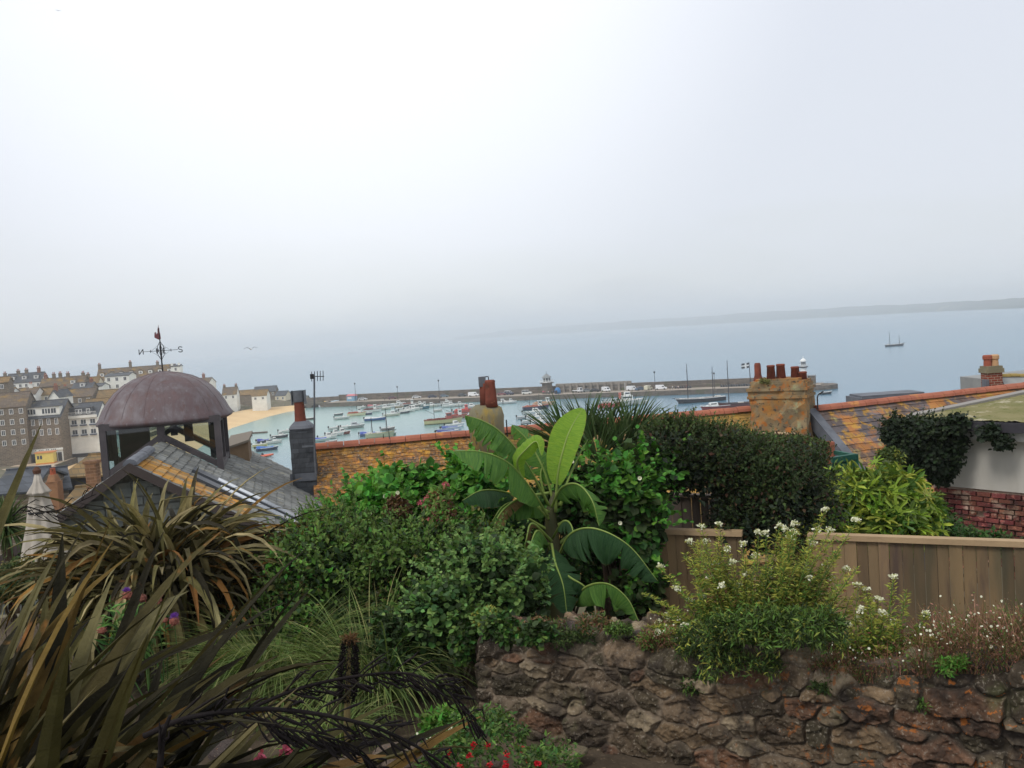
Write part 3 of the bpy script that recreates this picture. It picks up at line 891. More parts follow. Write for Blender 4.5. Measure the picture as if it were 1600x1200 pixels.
# long stacks of gear along the sea wall
def gear(px, off, n, cols, label, nm='lobster_pot_stack'):
    c = pier_pt(pier_s(px, off), off, DECK)
    t = thing(nm, label, 'fishing gear', tuple(c), PYAW)
    for j in range(n):
        mb = MB(); x = (j - n / 2) * 1.0
        extr(mb, [(x, 0), (x + .85, 0), (x + .8, .5 + .3 * random.random()), (x + .4, .9 + .3 * random.random()), (x + .05, .6)], -.5, .5)
        part('pot', mb, paint(cols[j % len(cols)]), t, world=False)
gear(1068, 9.5, 7, [(66, 64, 70), (84, 60, 58), (52, 60, 66)], 'dark heap of lobster pots along the wall between the lugger masts')
gear(1150, 8.5, 12, [(56, 64, 76), (44, 50, 60), (70, 76, 84)], 'long stack of slate grey lobster pots left of the big stone chimney')
# yellow kayaks on the causeway
def kayaks(px, off, label):
    c = pier_pt(pier_s(px, off), off, DECK + .15)
    t = thing('kayak_rack', label, 'kayak', tuple(c), PYAW + .1, 'yellow kayaks laid out on the causeway')
    for j in range(3):
        mb = MB(); y = j * .8 - .8
        for k in range(9):
            pass
        mb.tube([(-2.0, y, .3), (-1.4, y, .25), (0, y, .22), (1.4, y, .25), (2.0, y, .3)], [.03, .26, .36, .26, .03], 8)
        part('kayak', mb, paint((232, 178, 60)), t, world=False)
kayaks(449, 3.5, 'row of yellow kayaks left of the slate clad chimney')
kayaks(501, 3.5, 'row of yellow kayaks right of the slate clad chimney')
# flag poles
def flag_pole(px, off, h, lean, label, flag):
    c = pier_pt(pier_s(px, off), off, DECK)
    t = thing('flag_pole', label, 'flagpole', tuple(c))
    top = c + Vector((lean * h, 0, h))
    part('pole', MB().tube([c, top], [.22, .10], 6), MAT['black_metal'], t)
    if flag:
        mb = MB(); w, hh = 3.0, 2.0; vs = []; fs = []; mi = []
        for i in range(13):
            for j in range(9):
                vs.append((top.x - w * i / 12, top.y + .35 * math.sin(i * .8) * i / 12, top.z - .1 - hh * j / 8 - .25 * i / 12))
        for i in range(12):
            for j in range(8):
                cross = (4 <= i <= 6 and True) or (3 <= j <= 4)
                mb.m.append(0 if cross else 1); fs.append((i * 9 + j, i * 9 + j + 1, i * 9 + j + 10, i * 9 + j + 9))
        mb.v = vs; mb.f = fs
        part('flag', mb, [MAT['white_paint'], MAT['dark_paint']], t)
flag_pole(1173.5, 2, 9.6, -.02, 'dark pole flying a black flag with a white cross beside the chimney pots', True)

# ================================================================ BOATS
mat('rubber', S((34, 36, 40)), None, rough=.7)
mat('deck_grey', S((196, 192, 180)), S((172, 168, 158)), 2, .7)
mat('wood_dark', S((96, 66, 52)), S((76, 52, 42)), 3, .8)
def hull_mb(L_, B_, H, draft=.25, bow=.35, transom=.8, n=10, deckz=None):
    """returns hull and deck meshes; bow towards +x"""
    h = MB(); rows = []
    for i in range(n + 1):
        t = i / n; x = -L_ / 2 + L_ * t
        b = B_ / 2 * (transom + (1 - transom) * min(1, t / .35)) * (1 if t < .45 else math.sqrt(max(0, 1 - ((t - .45) / .55) ** 2.2)))
        z = H * (1 + bow * max(0, (t - .35) / .65) ** 2 + .08 * (1 - t))
        xo = x + (.06 * L_ * max(0, t - .6) / .4)
        rows.append([(xo, -b, z), (x, -b * .8, z * .25), (x, 0, -draft * (1 - .6 * t ** 4)), (x, b * .8, z * .25), (xo, b, z)])
    vs = [v for r in rows for v in r]; fs = []
    for i in range(n):
        for j in range(4): fs.append((i * 5 + j, i * 5 + j + 1, (i + 1) * 5 + j + 1, (i + 1) * 5 + j))
    fs.append((0, 4, 3, 2, 1))
    h.add(vs, fs)
    d = MB(); dz = deckz if deckz is not None else -.12
    vs = []
    for r in rows:
        x = r[0][0]; b = abs(r[0][1]) * .94; z = r[0][2] + dz
        vs += [(x, -b, z), (x, b, z)]
    d.add(vs, [(i * 2, i * 2 + 2, i * 2 + 3, i * 2 + 1) for i in range(n)])
    g = MB()
    for sd in (0, 4): g.tube([r[sd] for r in rows], .045 + .004 * L_, 5)
    g.tube([rows[0][0], rows[0][4]], .05, 5)
    return h, d, g
def boat(kind, px, py, L_, hull, label, yaw=.15, extra=None, cab=(236, 236, 232), z=0.0, group='boats moored in the harbour', nm=None, loc=None):
    p = Vector(loc) if loc is not None else ptz(px, py, 0)
    names = {'open': 'motorboat', 'cabin': 'cabin_cruiser', 'cover': 'covered_boat', 'row': 'rowing_boat', 'rib': 'inflatable_boat', 'fish': 'fishing_boat', 'lug': 'sailing_lugger', 'ferry': 'passenger_boat', 'raft': 'mooring_raft'}
    t = thing(nm or names[kind], label, 'sailing boat' if kind == 'lug' else ('raft' if kind == 'raft' else 'boat'), (p.x, p.y, z), yaw, group)
    P = lambda n_, mb, m, **k: part(n_, mb, m, t, world=False, **k)
    HM = paint(hull)
    if kind == 'raft':
        P('float', MB().box((0, 0, .15), (L_, 1.5, .5)), paint(hull))
        mb = MB()
        for k in range(int(L_ / .3)): mb.box((-L_ / 2 + .15 + k * .3, 0, .44), (.26, 1.6, .06))
        P('deck', mb, MAT['wood_dark']); return t
    if kind == 'rib':
        mb = MB(); w = L_ * .19; pts = [(-L_ / 2, -w, .35), (L_ * .1, -w, .35), (L_ * .3, -w * .75, .42), (L_ * .46, 0, .52), (L_ * .3, w * .75, .42), (L_ * .1, w, .35), (-L_ / 2, w, .35)]
        fine = []
        for a, b in zip(pts[:-1], pts[1:]):
            for k in range(3): fine.append(tuple(a[j] + (b[j] - a[j]) * k / 3 for j in range(3)))
        fine.append(pts[-1]); P('tube', mb.tube(fine, .26, 8), HM, smooth=True)
        P('floor', MB().box((-L_ * .07, 0, .15), (L_ * .84, w * 1.7, .2)), MAT['deck_grey'])
        P('console', MB().box((-L_ * .05, 0, .65), (.7, .6, .8), taper=.7), MAT['dark_paint'])
        P('outboard_motor', MB().box((-L_ / 2 - .1, 0, .75), (.45, .4, .5), taper=.8).box((-L_ / 2 - .15, 0, .25), (.15, .12, .8)), MAT['rubber'])
        return t
    big = kind in ('lug', 'fish', 'ferry')
    B_ = L_ * (.36 if L_ < 7 else .3 if kind != 'lug' else .24); H = .55 + .045 * L_ if not big else .5 + .1 * L_ * .8
    if kind == 'lug': H = 1.35
    h, d, g = hull_mb(L_, B_, H, draft=.3 if not big else .6, bow=.35, transom=.75 if kind != 'lug' else .35)
    P('hull', h, HM, smooth=False)
    P('deck', d, MAT['deck_grey'] if kind in ('open', 'cabin', 'row', 'cover', 'ferry') else MAT['wood_dark'])
    P('gunwale', g, paint(extra) if (extra and kind in ('row', 'lug', 'fish')) else MAT['white_paint'])
    if kind in ('open', 'row'):
        mb = MB()
        for x in (-.28, 0.02, .25): mb.box((x * L_, 0, H - .06), (.28, B_ * .82, .06))
        P('thwart', mb, MAT['wood_dark'] if kind == 'row' else MAT['white_paint'])
    if kind in ('open', 'cabin', 'cover'):
        P('outboard_motor', MB().box((-L_ / 2 - .25, 0, H + .35), (.5, .4, .55), taper=.75).box((-L_ / 2 - .3, 0, H - .3), (.16, .12, 1.0)), MAT['rubber'])
    if kind == 'open':
        P('console', MB().box((L_ * .1, 0, H + .25), (.6, .7, .7), taper=.7), paint(extra or (220, 220, 218)))
    if kind == 'cabin':
        x0, x1 = -.05 * L_, .30 * L_; w = B_ * .33
        mb = MB(); extr(mb, [(x0, H - .1), (x1 + .5, H - .1), (x1 + .1, H + .35), (x1 - .35, H + .45), (x1 - .8, H + 1.15), (x0, H + 1.2)], -w, w, top=.85)
        cb = P('cabin', mb, paint(cab))
        wn = MB().slab((x1 - .33, -w * .75, H + .5), (x1 - .33, w * .75, H + .5), (x1 - .75, w * .66, H + 1.05), (x1 - .75, -w * .66, H + 1.05), .02)
        for s in (-1, 1): wn.box(((x0 + x1) / 2 - .25, s * w * .92, H + .8), ((x1 - x0) * .55, .05, .32))
        part('window', wn, MAT['window_glass'], cb, world=False)
        mb = MB(); mb.tube([(L_ * .18, -B_ * .42, H + .25), (L_ * .36, -B_ * .3, H + .6), (L_ * .5, 0, H + .75), (L_ * .36, B_ * .3, H + .6), (L_ * .18, B_ * .42, H + .25)], .03, 4)
        P('rail', mb, MAT['steel'])
    if kind == 'cover':
        mb = MB(); vs = []; n = 8
        for i in range(n + 1):
            t_ = i / n; x = -L_ * .48 + L_ * .8 * t_; b = B_ * .5 * (1 if t_ < .6 else 1 - (t_ - .6) * 1.1); hh = H + .5 + .22 * math.sin(t_ * 5 + 1)
            vs += [(x, -b, H), (x, -b * .55, H + (hh - H) * .8), (x, 0, hh), (x, b * .55, H + (hh - H) * .8), (x, b, H)]
        mb.add(vs, [(i * 5 + j, (i + 1) * 5 + j, (i + 1) * 5 + j + 1, i * 5 + j + 1) for i in range(n) for j in range(4)])
        P('cover', mb, paint(extra or (40, 70, 150)))
    if kind == 'fish':
        x = L_ * .18; w = B_ * .3
        cb = P('wheelhouse', MB().box((x, 0, H + .9), (L_ * .16, w * 1.5, 2.0), taper=.9).box((x, 0, H + 1.95), (L_ * .19, w * 1.75, .12)), paint(cab))
        mb = MB().box((x + L_ * .083, 0, H + 1.4), (.05, w * 1.1, .5))
        for s in (-1, 1): mb.box((x, s * w * .73, H + 1.4), (L_ * .1, .05, .45))
        part('window', mb, MAT['window_glass'], cb, world=False)
        mb = MB().tube([(-L_ * .22, 0, H), (-L_ * .22, 0, H + L_ * .42)], [.1, .06], 6); mb.tube([(-L_ * .22, 0, H + L_ * .4), (L_ * .5, 0, H + .8)], .03, 4)
        mb.tube([(-L_ * .22, 0, H + L_ * .15), (-L_ * .45, 0, H + L_ * .28)], .06, 5)
        P('mast', mb, MAT['black_metal'])
        mb = MB()
        for j in range(7): mb.box((-L_ * .38 + j * L_ * .075, random.uniform(-.25, .25) * B_, H + .2), (.7, .6, .5 + .3 * random.random()), random.random())
        P('deck_gear', mb, paint(extra or (150, 70, 60)))
    if kind == 'ferry':
        cb = P('cabin', MB().box((L_ * .12, 0, H + 1.0), (L_ * .3, B_ * .7, 2.0), taper=.95).box((L_ * .14, 0, H + 2.6), (L_ * .15, B_ * .5, 1.3), taper=.9), paint(cab))
        mb = MB()
        for s in (-1, 1): mb.box((L_ * .12, s * B_ * .345, H + 1.35), (L_ * .24, .06, .5)); mb.box((L_ * .14, s * B_ * .24, H + 2.8), (L_ * .11, .06, .5))
        part('window', mb, MAT['window_glass'], cb, world=False)
        P('funnel', MB().box((-L_ * .04, 0, H + 2.1), (1.0, .7, 2.2), taper=.8), paint(extra or (206, 120, 110)))
        mb = MB()
        for s in (-1, 1):
            for k in range(8): mb.box((-L_ * .45 + k * L_ * .055, s * B_ * .42, H + .5), (.06, .06, 1.0))
            mb.tube([(-L_ * .46, s * B_ * .42, H + 1.0), (-L_ * .05, s * B_ * .42, H + 1.0)], .05, 4)
        mb.tube([(L_ * .1, 0, H + 3.2), (L_ * .1, 0, H + 6.5)], .07, 5); P('rail', mb, MAT['white_paint'])
    if kind == 'lug':
        for (x, hm) in ((.29, extra2[0]), (-.24, extra2[1])):
            mb = MB().tube([(x * L_, 0, 0.5), (x * L_ - .01 * L_, 0, H + hm)], [.17, .09], 6)
            mb.box((x * L_ - .02, 0, H + hm * .8), (.3, .3, .25))
            P('mast', mb, MAT['black_metal'])
            mb = MB()
            for s in (-1, 1): mb.tube([(x * L_ - .6, s * B_ * .45, H), (x * L_, 0, H + hm * .85)], .02, 3)
            P('rigging', mb, MAT['black_metal'])
        P('hatch', MB().box((0, 0, H + .1), (1.6, 1.0, .5)).box((-L_ * .34, 0, H + .2), (1.8, 1.1, .7)), paint((220, 216, 206)))
        mb = MB().tube([(L_ * .47, 0, H + .45), (L_ * .62, 0, H + .8)], .09, 5); P('bowsprit', mb, MAT['black_metal'])
    return t
extra2 = (11.5, 9.0)
Bt = boat
# near the sand and the slate clad chimney
Bt('raft', 406, 677, 5.2, (104, 92, 84), 'floating brown mooring raft alone off the sand', .0)
Bt('rib', 384, 684, 4.5, (64, 74, 82), 'small dark inflatable beside the brown outhouse wall', .1)
Bt('rib', 412, 714, 5.4, (226, 108, 78), 'orange inflatable below the blue tarpaulined boat', .12)
Bt('cover', 417, 704, 6.0, (44, 64, 96), 'navy boat under a bright blue tarpaulin with its outboard raised', .35, (44, 104, 184))
Bt('open', 406, 698, 4.4, (226, 214, 156), 'small cream open boat between the two blue covers', .3)
Bt('cover', 413, 692, 4.4, (60, 70, 96), 'small boat under a royal blue cover above the cream one', .4, (40, 56, 160))
Bt('cabin', 428, 693, 4.6, (226, 226, 222), 'small white cuddy boat right of the royal blue cover', .3)
Bt('cabin', 437, 684, 5.2, (54, 60, 72), 'dark hulled boat with a white cabin near the slate clad chimney', .3)
Bt('open', 447, 676, 4.8, (222, 222, 218), 'white motorboat touching the left edge of the slate clad chimney', .3)
Bt('rib', 381, 721, 3.6, (196, 70, 60), 'red inflatable half hidden by the roof beside the cupola', .1)
Bt('cover', 500, 690, 6.2, (196, 216, 210), 'pale green boat with a blue bow cover right of the aerial pole', .35, (52, 80, 176))
Bt('cabin', 512, 686, 5.6, (232, 232, 226), 'white speedboat second in the raft of five', .35)
Bt('cabin', 523, 681, 5.6, (228, 228, 224), 'white cuddy boat third in the raft of five', .35)
Bt('cabin', 533, 679, 5.6, (140, 62, 52), 'white cabin boat with a rust red hull', .35)
Bt('open', 541, 670, 4.6, (230, 230, 228), 'white open boat behind the rust red hulled one', .3)
Bt('open', 525, 671, 4.6, (214, 214, 212), 'pale open boat topmost in the raft of five', .35)
Bt('row', 518, 692.5, 3.2, (206, 150, 140), 'tiny pink dinghy just above the terracotta ridge', .2)
Bt('cabin', 551, 669, 7.6, (160, 164, 162), 'grey cabin cruiser lying alone with a low wheelhouse', .25, cab=(196, 200, 204))
Bt('row', 529, 649, 3.6, (92, 100, 108), 'small grey dinghy furthest into the empty water', .1)
Bt('open', 534.5, 655, 5.6, (206, 210, 208), 'long low white boat below the small grey dinghy', .05)
Bt('row', 483, 656, 4.0, (66, 58, 56), 'dark rowing boat between the chimney pot and the aerial pole', .1)
Bt('fish', 557, 649.5, 7.2, (228, 222, 186), 'cream fishing boat with red deck gear in open water', .05, (190, 96, 70))
Bt('open', 574, 648, 3.8, (56, 74, 104), 'small navy tender behind the cream fishing boat', .1)
Bt('cover', 586, 657, 7.6, (46, 96, 160), 'bright blue boat with a white cover', .0, (206, 210, 212))
Bt('fish', 581, 644, 7.6, (232, 232, 230), 'white fishing boat carrying a dark mast near the blue boat', .05, (120, 50, 50))
Bt('cover', 586, 637, 6.8, (214, 214, 212), 'white boat with a dusty red canopy under the pier', .0, (170, 84, 90))
extra2 = (7.5, 5.0)
t = Bt('lug', 593, 684, 8.4, (176, 182, 150), 'pale green yacht with a tall white mast above the terracotta ridge', .15, (196, 190, 150))
Bt('cover', 577, 681, 5.8, (96, 110, 150), 'grey boat with a folded blue sail cover left of the white mast', .2, (60, 84, 172))
Bt('open', 606, 672, 4.4, (140, 128, 124), 'drab brown open boat right of the white mast', .3)
Bt('row', 608, 681, 4.2, (120, 146, 124), 'faded green dinghy just above the terracotta ridge', .3)
# the dense raft under the pier
rows = [(600, 640, 'cabin', (206, 206, 190), 'cream cabin boat'), (612, 650, 'cabin', (216, 214, 196), 'long ivory cruiser'), (615, 637, 'open', (226, 226, 226), 'white skiff'),
        (621, 633, 'cabin', (232, 232, 232), 'white sports boat'), (628, 641, 'open', (200, 204, 204), 'pale grey launch'), (630, 646, 'open', (90, 96, 104), 'dark tender'),
        (636, 643.5, 'cabin', (236, 234, 228), 'gleaming white cruiser'), (632, 634, 'open', (120, 70, 74), 'wine red open boat'), (644, 641.5, 'cabin', (232, 230, 224), 'ivory speedboat'),
        (640, 635, 'fish', (80, 96, 104), 'slate blue crabber'), (648, 636, 'open', (110, 96, 92), 'brown launch'), (624, 637, 'row', (170, 150, 120), 'tan dinghy')]
wh = ['beside the blue sided crabber row', 'lowest in the crowded raft', 'tucked under the pier wall', 'nearest the pier in the crowded raft', 'in the middle of the crowded raft', 'behind the ivory cruiser',
      'at the outer edge of the raft', 'between two white boats below the parked cars', 'at the right tip of the raft', 'under the maroon car', 'below the pale estate car', 'squeezed between the white boats']
for (px, py, k, c_, lb), w in zip(rows, wh): Bt(k, px, py, {'cabin': 6.2, 'open': 5.0, 'fish': 6.5, 'row': 3.6}[k], c_, lb + ' ' + w, random.uniform(-.1, .25))
for px, py, k, L_, c_, lb in ((607, 634, 'open', 4.6, (206, 208, 206), 'small white skiff hard under the pier left of the raft'), (652, 640.5, 'open', 4.2, (196, 198, 196), 'grey white skiff just left of the teal crabber'), (637, 631, 'cabin', 5.2, (226, 226, 222), 'white cuddy boat tied beneath the pale estate car'),
        (655, 634, 'cabin', 5.4, (216, 216, 212), 'white cuddy boat tied to the wall behind the teal crabber'), (717, 635, 'cabin', 5.4, (224, 220, 214), 'white cabin boat tied behind the bright red crabber'), (731, 651, 'open', 4.4, (196, 70, 62), 'small red boat at the left shoulder of the round chimney'),
        (684, 643, 'row', 3.4, (206, 204, 196), 'little white dinghy floating behind the big cream trawler'), (566, 638, 'open', 4.4, (210, 210, 206), 'white skiff alone beneath the silver parked car')):
    Bt(k, px, py, L_, c_, lb, random.uniform(-.1, .3))
Bt('fish', 660, 639, 5.6, (40, 110, 132), 'teal crabber lying clear of the white boats', .05, (90, 120, 120))
Bt('cabin', 673, 636, 5.6, (224, 222, 208), 'cream cabin boat right of the teal crabber', .1)
Bt('open', 692, 634, 5.0, (212, 214, 212), 'white open boat tied below the blue grey car', .1)
Bt('cabin', 703, 636, 6.4, (232, 232, 228), 'white cruiser tied behind the old cream trawler', .1)
Bt('cabin', 697, 630.5, 5.0, (150, 140, 134), 'dull brown cabin boat hard against the pier wall', .1)
Bt('fish', 692, 662, 12.5, (212, 202, 150), 'big old cream trawler with a rust red deck and short dark mast', .12, (142, 70, 58), cab=(170, 84, 74))
Bt('fish', 713, 654, 7.6, (176, 110, 96), 'rust and white netter behind the big cream trawler', .3, (190, 86, 72))
Bt('fish', 724, 645, 6.8, (206, 90, 80), 'bright red and white crabber left of the round chimney', .2, (226, 80, 70), cab=(226, 90, 84))
Bt('open', 716, 644, 4.2, (96, 110, 120), 'small grey boat under the bright red crabber', .2)
Bt('cover', 699, 678, 6.8, (196, 200, 220), 'white speedboat with a blue cover nearest the terracotta ridge', .3, (48, 66, 140))
Bt('cover', 705, 672, 6.4, (206, 212, 226), 'blue and white speedboat, middle of the trio left of the round chimney', .3, (66, 88, 160))
Bt('cabin', 710, 667, 6.0, (232, 232, 236), 'all white speedboat, top of the trio left of the round chimney', .3)
Bt('cabin', 735, 638, 6.0, (222, 220, 214), 'white boat half hidden by the round chimney pots', .1)
Bt('cabin', 784, 631, 6.0, (230, 230, 230), 'white cruiser just right of the red chimney pot', .0)
Bt('cabin', 797, 630.5, 5.2, (216, 216, 214), 'small pale cruiser under the off-roader with the white roof', .0)
Bt('fish', 837, 640, 9.6, (52, 58, 88), 'navy fishing boat with white upperworks below the lookout tower', .12, (206, 120, 96))
Bt('fish', 850, 634, 8.4, (216, 180, 150), 'tan decked workboat moored behind the navy fishing boat', .1, (226, 180, 140))
Bt('cabin', 834, 647, 7.6, (236, 236, 236), 'white launch with a flying bridge under the navy boat', .1)
Bt('open', 822, 654, 6.0, (206, 206, 208), 'pale speedboat with a big raised outboard, leftmost of its raft', .2)
Bt('cabin', 839, 655, 7.0, (228, 228, 226), 'white cruiser in the middle of the raft left of the palm', .15)
Bt('open', 832, 661, 6.6, (216, 212, 208), 'white speedboat with tan seats left of the palm', .15, (196, 160, 120))
Bt('cabin', 846, 662, 6.4, (226, 226, 228), 'white cruiser touching the palm leaves', .15)
Bt('open', 834, 668, 6.6, (60, 78, 96), 'steel blue workboat nearest the roof ridge', .1, (150, 150, 150))
Bt('cabin', 842, 668.5, 6.2, (220, 214, 196), 'cream speedboat beside the steel blue workboat', .12)
Bt('fish', 952, 637, 8.0, (176, 52, 48), 'red fishing boat with a small white wheelhouse behind the palm', .2, (196, 60, 54), cab=(226, 222, 220))
Bt('ferry', 972, 634, 14.5, (232, 228, 222), 'large white passenger boat with a pink awning behind the palm', .05)
Bt('cabin', 996, 632, 7.2, (230, 224, 220), 'white cruiser right of the large passenger boat', .1)
extra2 = (12.5, 10.8)
Bt('lug', 1097, 628, 17.5, (36, 38, 48), 'long black lugger with a white rail and two bare masts', PI + .14, (226, 224, 220))
Bt('cabin', 1119, 639, 9.4, (140, 42, 44), 'red hulled cruiser with a white cabin in front of the black lugger', PI + .1)
extra2 = (14.0, 3.0)
Bt('lug', 1158, 636, 13.5, (92, 40, 44), 'maroon lugger with one tall mast half hidden by the big chimney', PI + .05, (60, 40, 42))
Bt('rib', 1158, 643, 9.5, (36, 40, 56), 'long black inflatable lying before the maroon lugger', .05)
Bt('row', 1290, 616, 4.2, (48, 56, 64), 'small black boat alone just right of the big stone chimney', .05, group=None)
extra2 = (6.5, 9.5)
sp = ptz(1397.5, 541, 0)
Bt('lug', 0, 0, 14.0, (58, 60, 68), 'distant two masted sailing boat motoring across the open bay', .1, (206, 206, 204), loc=(sp.x, sp.y, 0), group=None)

# ================================================================ TOWN HOUSES
def hor(px): return 519.6 - 0.0682 * (px - 800)
WIN = {}
def win_meshes(w, h, bars=1):
    k = (round(w, 2), round(h, 2), bars)
    if k not in WIN:
        f = MB(); b = .12
        f.box((0, 0, h / 2 - b / 2), (w, .10, b)); f.box((0, 0, -h / 2 + b / 2), (w, .10, b))
        for s in (-1, 1): f.box((s * (w / 2 - b / 2), 0, 0), (b, .10, h - 2 * b))
        for j in range(bars): f.box((-w / 2 + w * (j + 1) / (bars + 1), 0, 0), (.07, .09, h - 2 * b))
        p = MB().box((0, .02, 0), (w - 2 * b, .04, h - 2 * b))
        def mk(nm, mb, m):
            me = bpy.data.meshes.new(nm); me.from_pydata(mb.v, [], mb.f); me.materials.append(m); return me
        WIN[k] = (mk('window', f, MAT['white_paint']), mk('pane', p, MAT['window_glass']))
    return WIN[k]
def add_window(parent, x, y, z, w, h, rz=0, bars=1):
    a, b = win_meshes(w, h, bars)
    o = bpy.data.objects.new('window', a); COL.objects.link(o); o.parent = parent; o.location = (x, y, z); o.rotation_euler = (0, 0, rz)
    q = bpy.data.objects.new('pane', b); COL.objects.link(q); q.parent = o
def chimney_part(parent, x, y, z0, w, d, h, m, pots=2, potm=None):
    mb = MB().box((x, y, z0 + h / 2), (w, d, h)).box((x, y, z0 + h - .12), (w + .18, d + .18, .2))
    c = part('chimney', mb, m, parent, world=False)
    for j in range(pots):
        xx = x + (j - (pots - 1) / 2) * w / max(pots, 1) * .9
        part('chimney_pot', MB().lathe([(.17, 0), (.13, .6), (.16, .66)], (xx, y, z0 + h), 8), potm or MAT['clay'], c, world=False)
def house(label, pxl, pxr, pye, pyr, Y, zb, depth, wm, rm, yaw=0.0, win=(0, 0), dormers=0, chim=(), gable=False, wsz=(1.0, 1.3), name='house', group='houses of the harbour town', cat='house', dround=False, wxy=None, over=.25):
    mid = (pxl + pxr) / 2
    c = pt(mid, pye, Y); w = (pxr - pxl) * mpp(Y) / max(.3, math.cos(yaw)); ze = c.z - zb
    zr = pt(mid, pyr, Y + depth / 2 * math.cos(yaw)).z - zb
    zr = max(zr, ze + .25 * depth * .5)
    t = thing(name, label, cat, (c.x, c.y, zb), yaw, group)
    hw = w / 2; W_, R_ = MAT[wm], MAT[rm]
    mb = MB()
    # local frame: x along the front, y away from the viewer
    if not gable:
        mb.add([(-hw, 0, -2), (hw, 0, -2), (hw, depth, -2), (-hw, depth, -2), (-hw, 0, ze), (hw, 0, ze), (hw, depth, ze), (-hw, depth, ze), (-hw, depth / 2, zr - .05), (hw, depth / 2, zr - .05)],
               [(0, 1, 5, 4), (2, 3, 7, 6), (1, 2, 6, 9, 5), (3, 0, 4, 8, 7)])
        part('wall', mb, W_, t, world=False)
        o = over; k = (zr - ze) / (depth / 2)
        mb = MB()
        mb.slab((-hw - o, -o, ze - o * k), (hw + o, -o, ze - o * k), (hw + o, depth / 2, zr), (-hw - o, depth / 2, zr), .15)
        mb.slab((hw + o, depth + o, ze - o * k), (-hw - o, depth + o, ze - o * k), (-hw - o, depth / 2 + .01, zr), (hw + o, depth / 2 + .01, zr), .15)
        mb.box((0, depth / 2, zr + .03), (w + 2 * o + .02, .3, .14))
    else:
        mb.add([(-hw, 0, -2), (hw, 0, -2), (hw, depth, -2), (-hw, depth, -2), (-hw, 0, ze), (hw, 0, ze), (hw, depth, ze), (-hw, depth, ze), (0, 0, zr - .05), (0, depth, zr - .05)],
               [(0, 1, 5, 8, 4), (2, 3, 7, 9, 6), (1, 2, 6, 5), (3, 0, 4, 7)])
        part('wall', mb, W_, t, world=False)
        o = over; k = (zr - ze) / hw
        mb = MB()
        mb.slab((-hw - o, depth + o, ze - o * k), (-hw - o, -o, ze - o * k), (0, -o, zr), (0, depth + o, zr), .15)
        mb.slab((hw + o, -o, ze - o * k), (hw + o, depth + o, ze - o * k), (.01, depth + o, zr), (.01, -o, zr), .15)
    part('roof', mb, R_, t, world=False)
    rws, cls = win
    zt, zl = ze, max(ze - rws * 2.7, 0.4)
    for r in range(rws):
        for q in range(cls):
            add_window(t, -hw + w * (q + .5) / cls, -.03, ze - 1.3 - r * 2.7, wsz[0], wsz[1])
    for q in range(dormers):
        x = -hw + w * (q + .5) / dormers; yy = depth * .16; zz = ze + (zr - ze) / (depth / 2) * yy
        dm = MB(); dw = 1.5
        dm.box((x, yy + depth * .12, zz + .55), (dw, depth * .26, 1.25))
        dd = part('dormer', dm, MAT['white_wall'], t, world=False)
        m2 = MB()
        if dround: m2.tube([(x, yy - .1, zz + 1.15), (x, yy + depth * .26, zz + 1.15)], dw * .55, 10)
        else: m2.box((x, yy + depth * .12, zz + 1.24), (dw + .3, depth * .28, .14))
        part('dormer_roof', m2, R_, dd, world=False)
        a, b = win_meshes(1.0, .95)
        ob = bpy.data.objects.new('window', a); COL.objects.link(ob); ob.parent = dd; ob.location = (x, yy - .04 - depth * .01, zz + .6)
        m3 = MB().box((x, yy - depth * .01 - .0, zz + .6), (.75, .05, .7)); part('pane', m3, MAT['window_glass'], dd, world=False)
    for (fx, fy, h, cm) in chim:
        k = (zr - ze) / (depth / 2)
        zc = (ze + k * (depth / 2 - abs(fy - .5) * depth)) if not gable else (ze + (zr - ze) * (1 - abs(fx)))
        chimney_part(t, fx * (hw - .4), fy * depth, zc - .5, 1.1, .7, h + .5, MAT[cm])
    t['w'] = w; t['ze'] = ze; t['zr'] = zr
    return t
ST, BR = 'stone_wall_far', 'brick_red'
H = house
# back row
H('grey mansarded house on the skyline with white dormers and a brick stack', 10, 62, 597, 583, 340, 12, 9, 'white_wall', 'slate_far', .15, (1, 6), 3, ((.75, .5, 1.6, BR), (.0, .5, 1.2, ST), (-.5, .5, 1.0, ST)))
H('low grey roofed cottage at the far edge of the skyline', -22, 9, 598, 589, 350, 12, 9, 'stone_wall_far', 'slate_far', .1, (1, 3), 1, ((.5, .5, 1.2, ST),))
H('dark terraced cottage with three small stacks right of the mansard', 62, 93, 603, 591, 335, 12, 8, ST, 'brown_roof_far', .1, (1, 3), 0, ((-.8, .5, 1.3, BR), (.1, .5, 1.5, ST), (.8, .5, 1.6, ST)))
H('brown roofed house with a pale gable in the middle of the skyline', 95, 128, 605, 588, 325, 11, 9, ST, 'brown_roof_far', .05, (1, 3), 1, ((-.8, .5, 1.2, ST), (.8, .5, 1.0, ST)))
H('ochre roofed cottage before the long terrace', 128, 151, 603, 589, 345, 12, 8, 'cream_wall', 'ochre_roof_far', .05, (1, 2), 0, ((-.7, .5, 1.2, ST),))
H('long stone terrace on the skyline with round topped dormers', 155, 268, 590, 573, 385, 13.5, 11, 'white_wall', 'brown_roof_far', .18, (1, 12), 8, ((-1, .5, 2.0, ST), (-.18, .5, 2.2, ST), (.55, .5, 1.4, ST)), dround=True)
H('white three storey house with six dark windows beside the dome', 163, 201, 587, 583, 352, 10.5, 7, 'white_wall', 'slate_far', .0, (2, 3), 0, (), wsz=(1.2, 1.5))
t = H('white square tower at the end of the long terrace', 267, 281, 572, 571, 382, 8, 4, 'white_wall', 'slate_far', .1, (3, 1), 0)
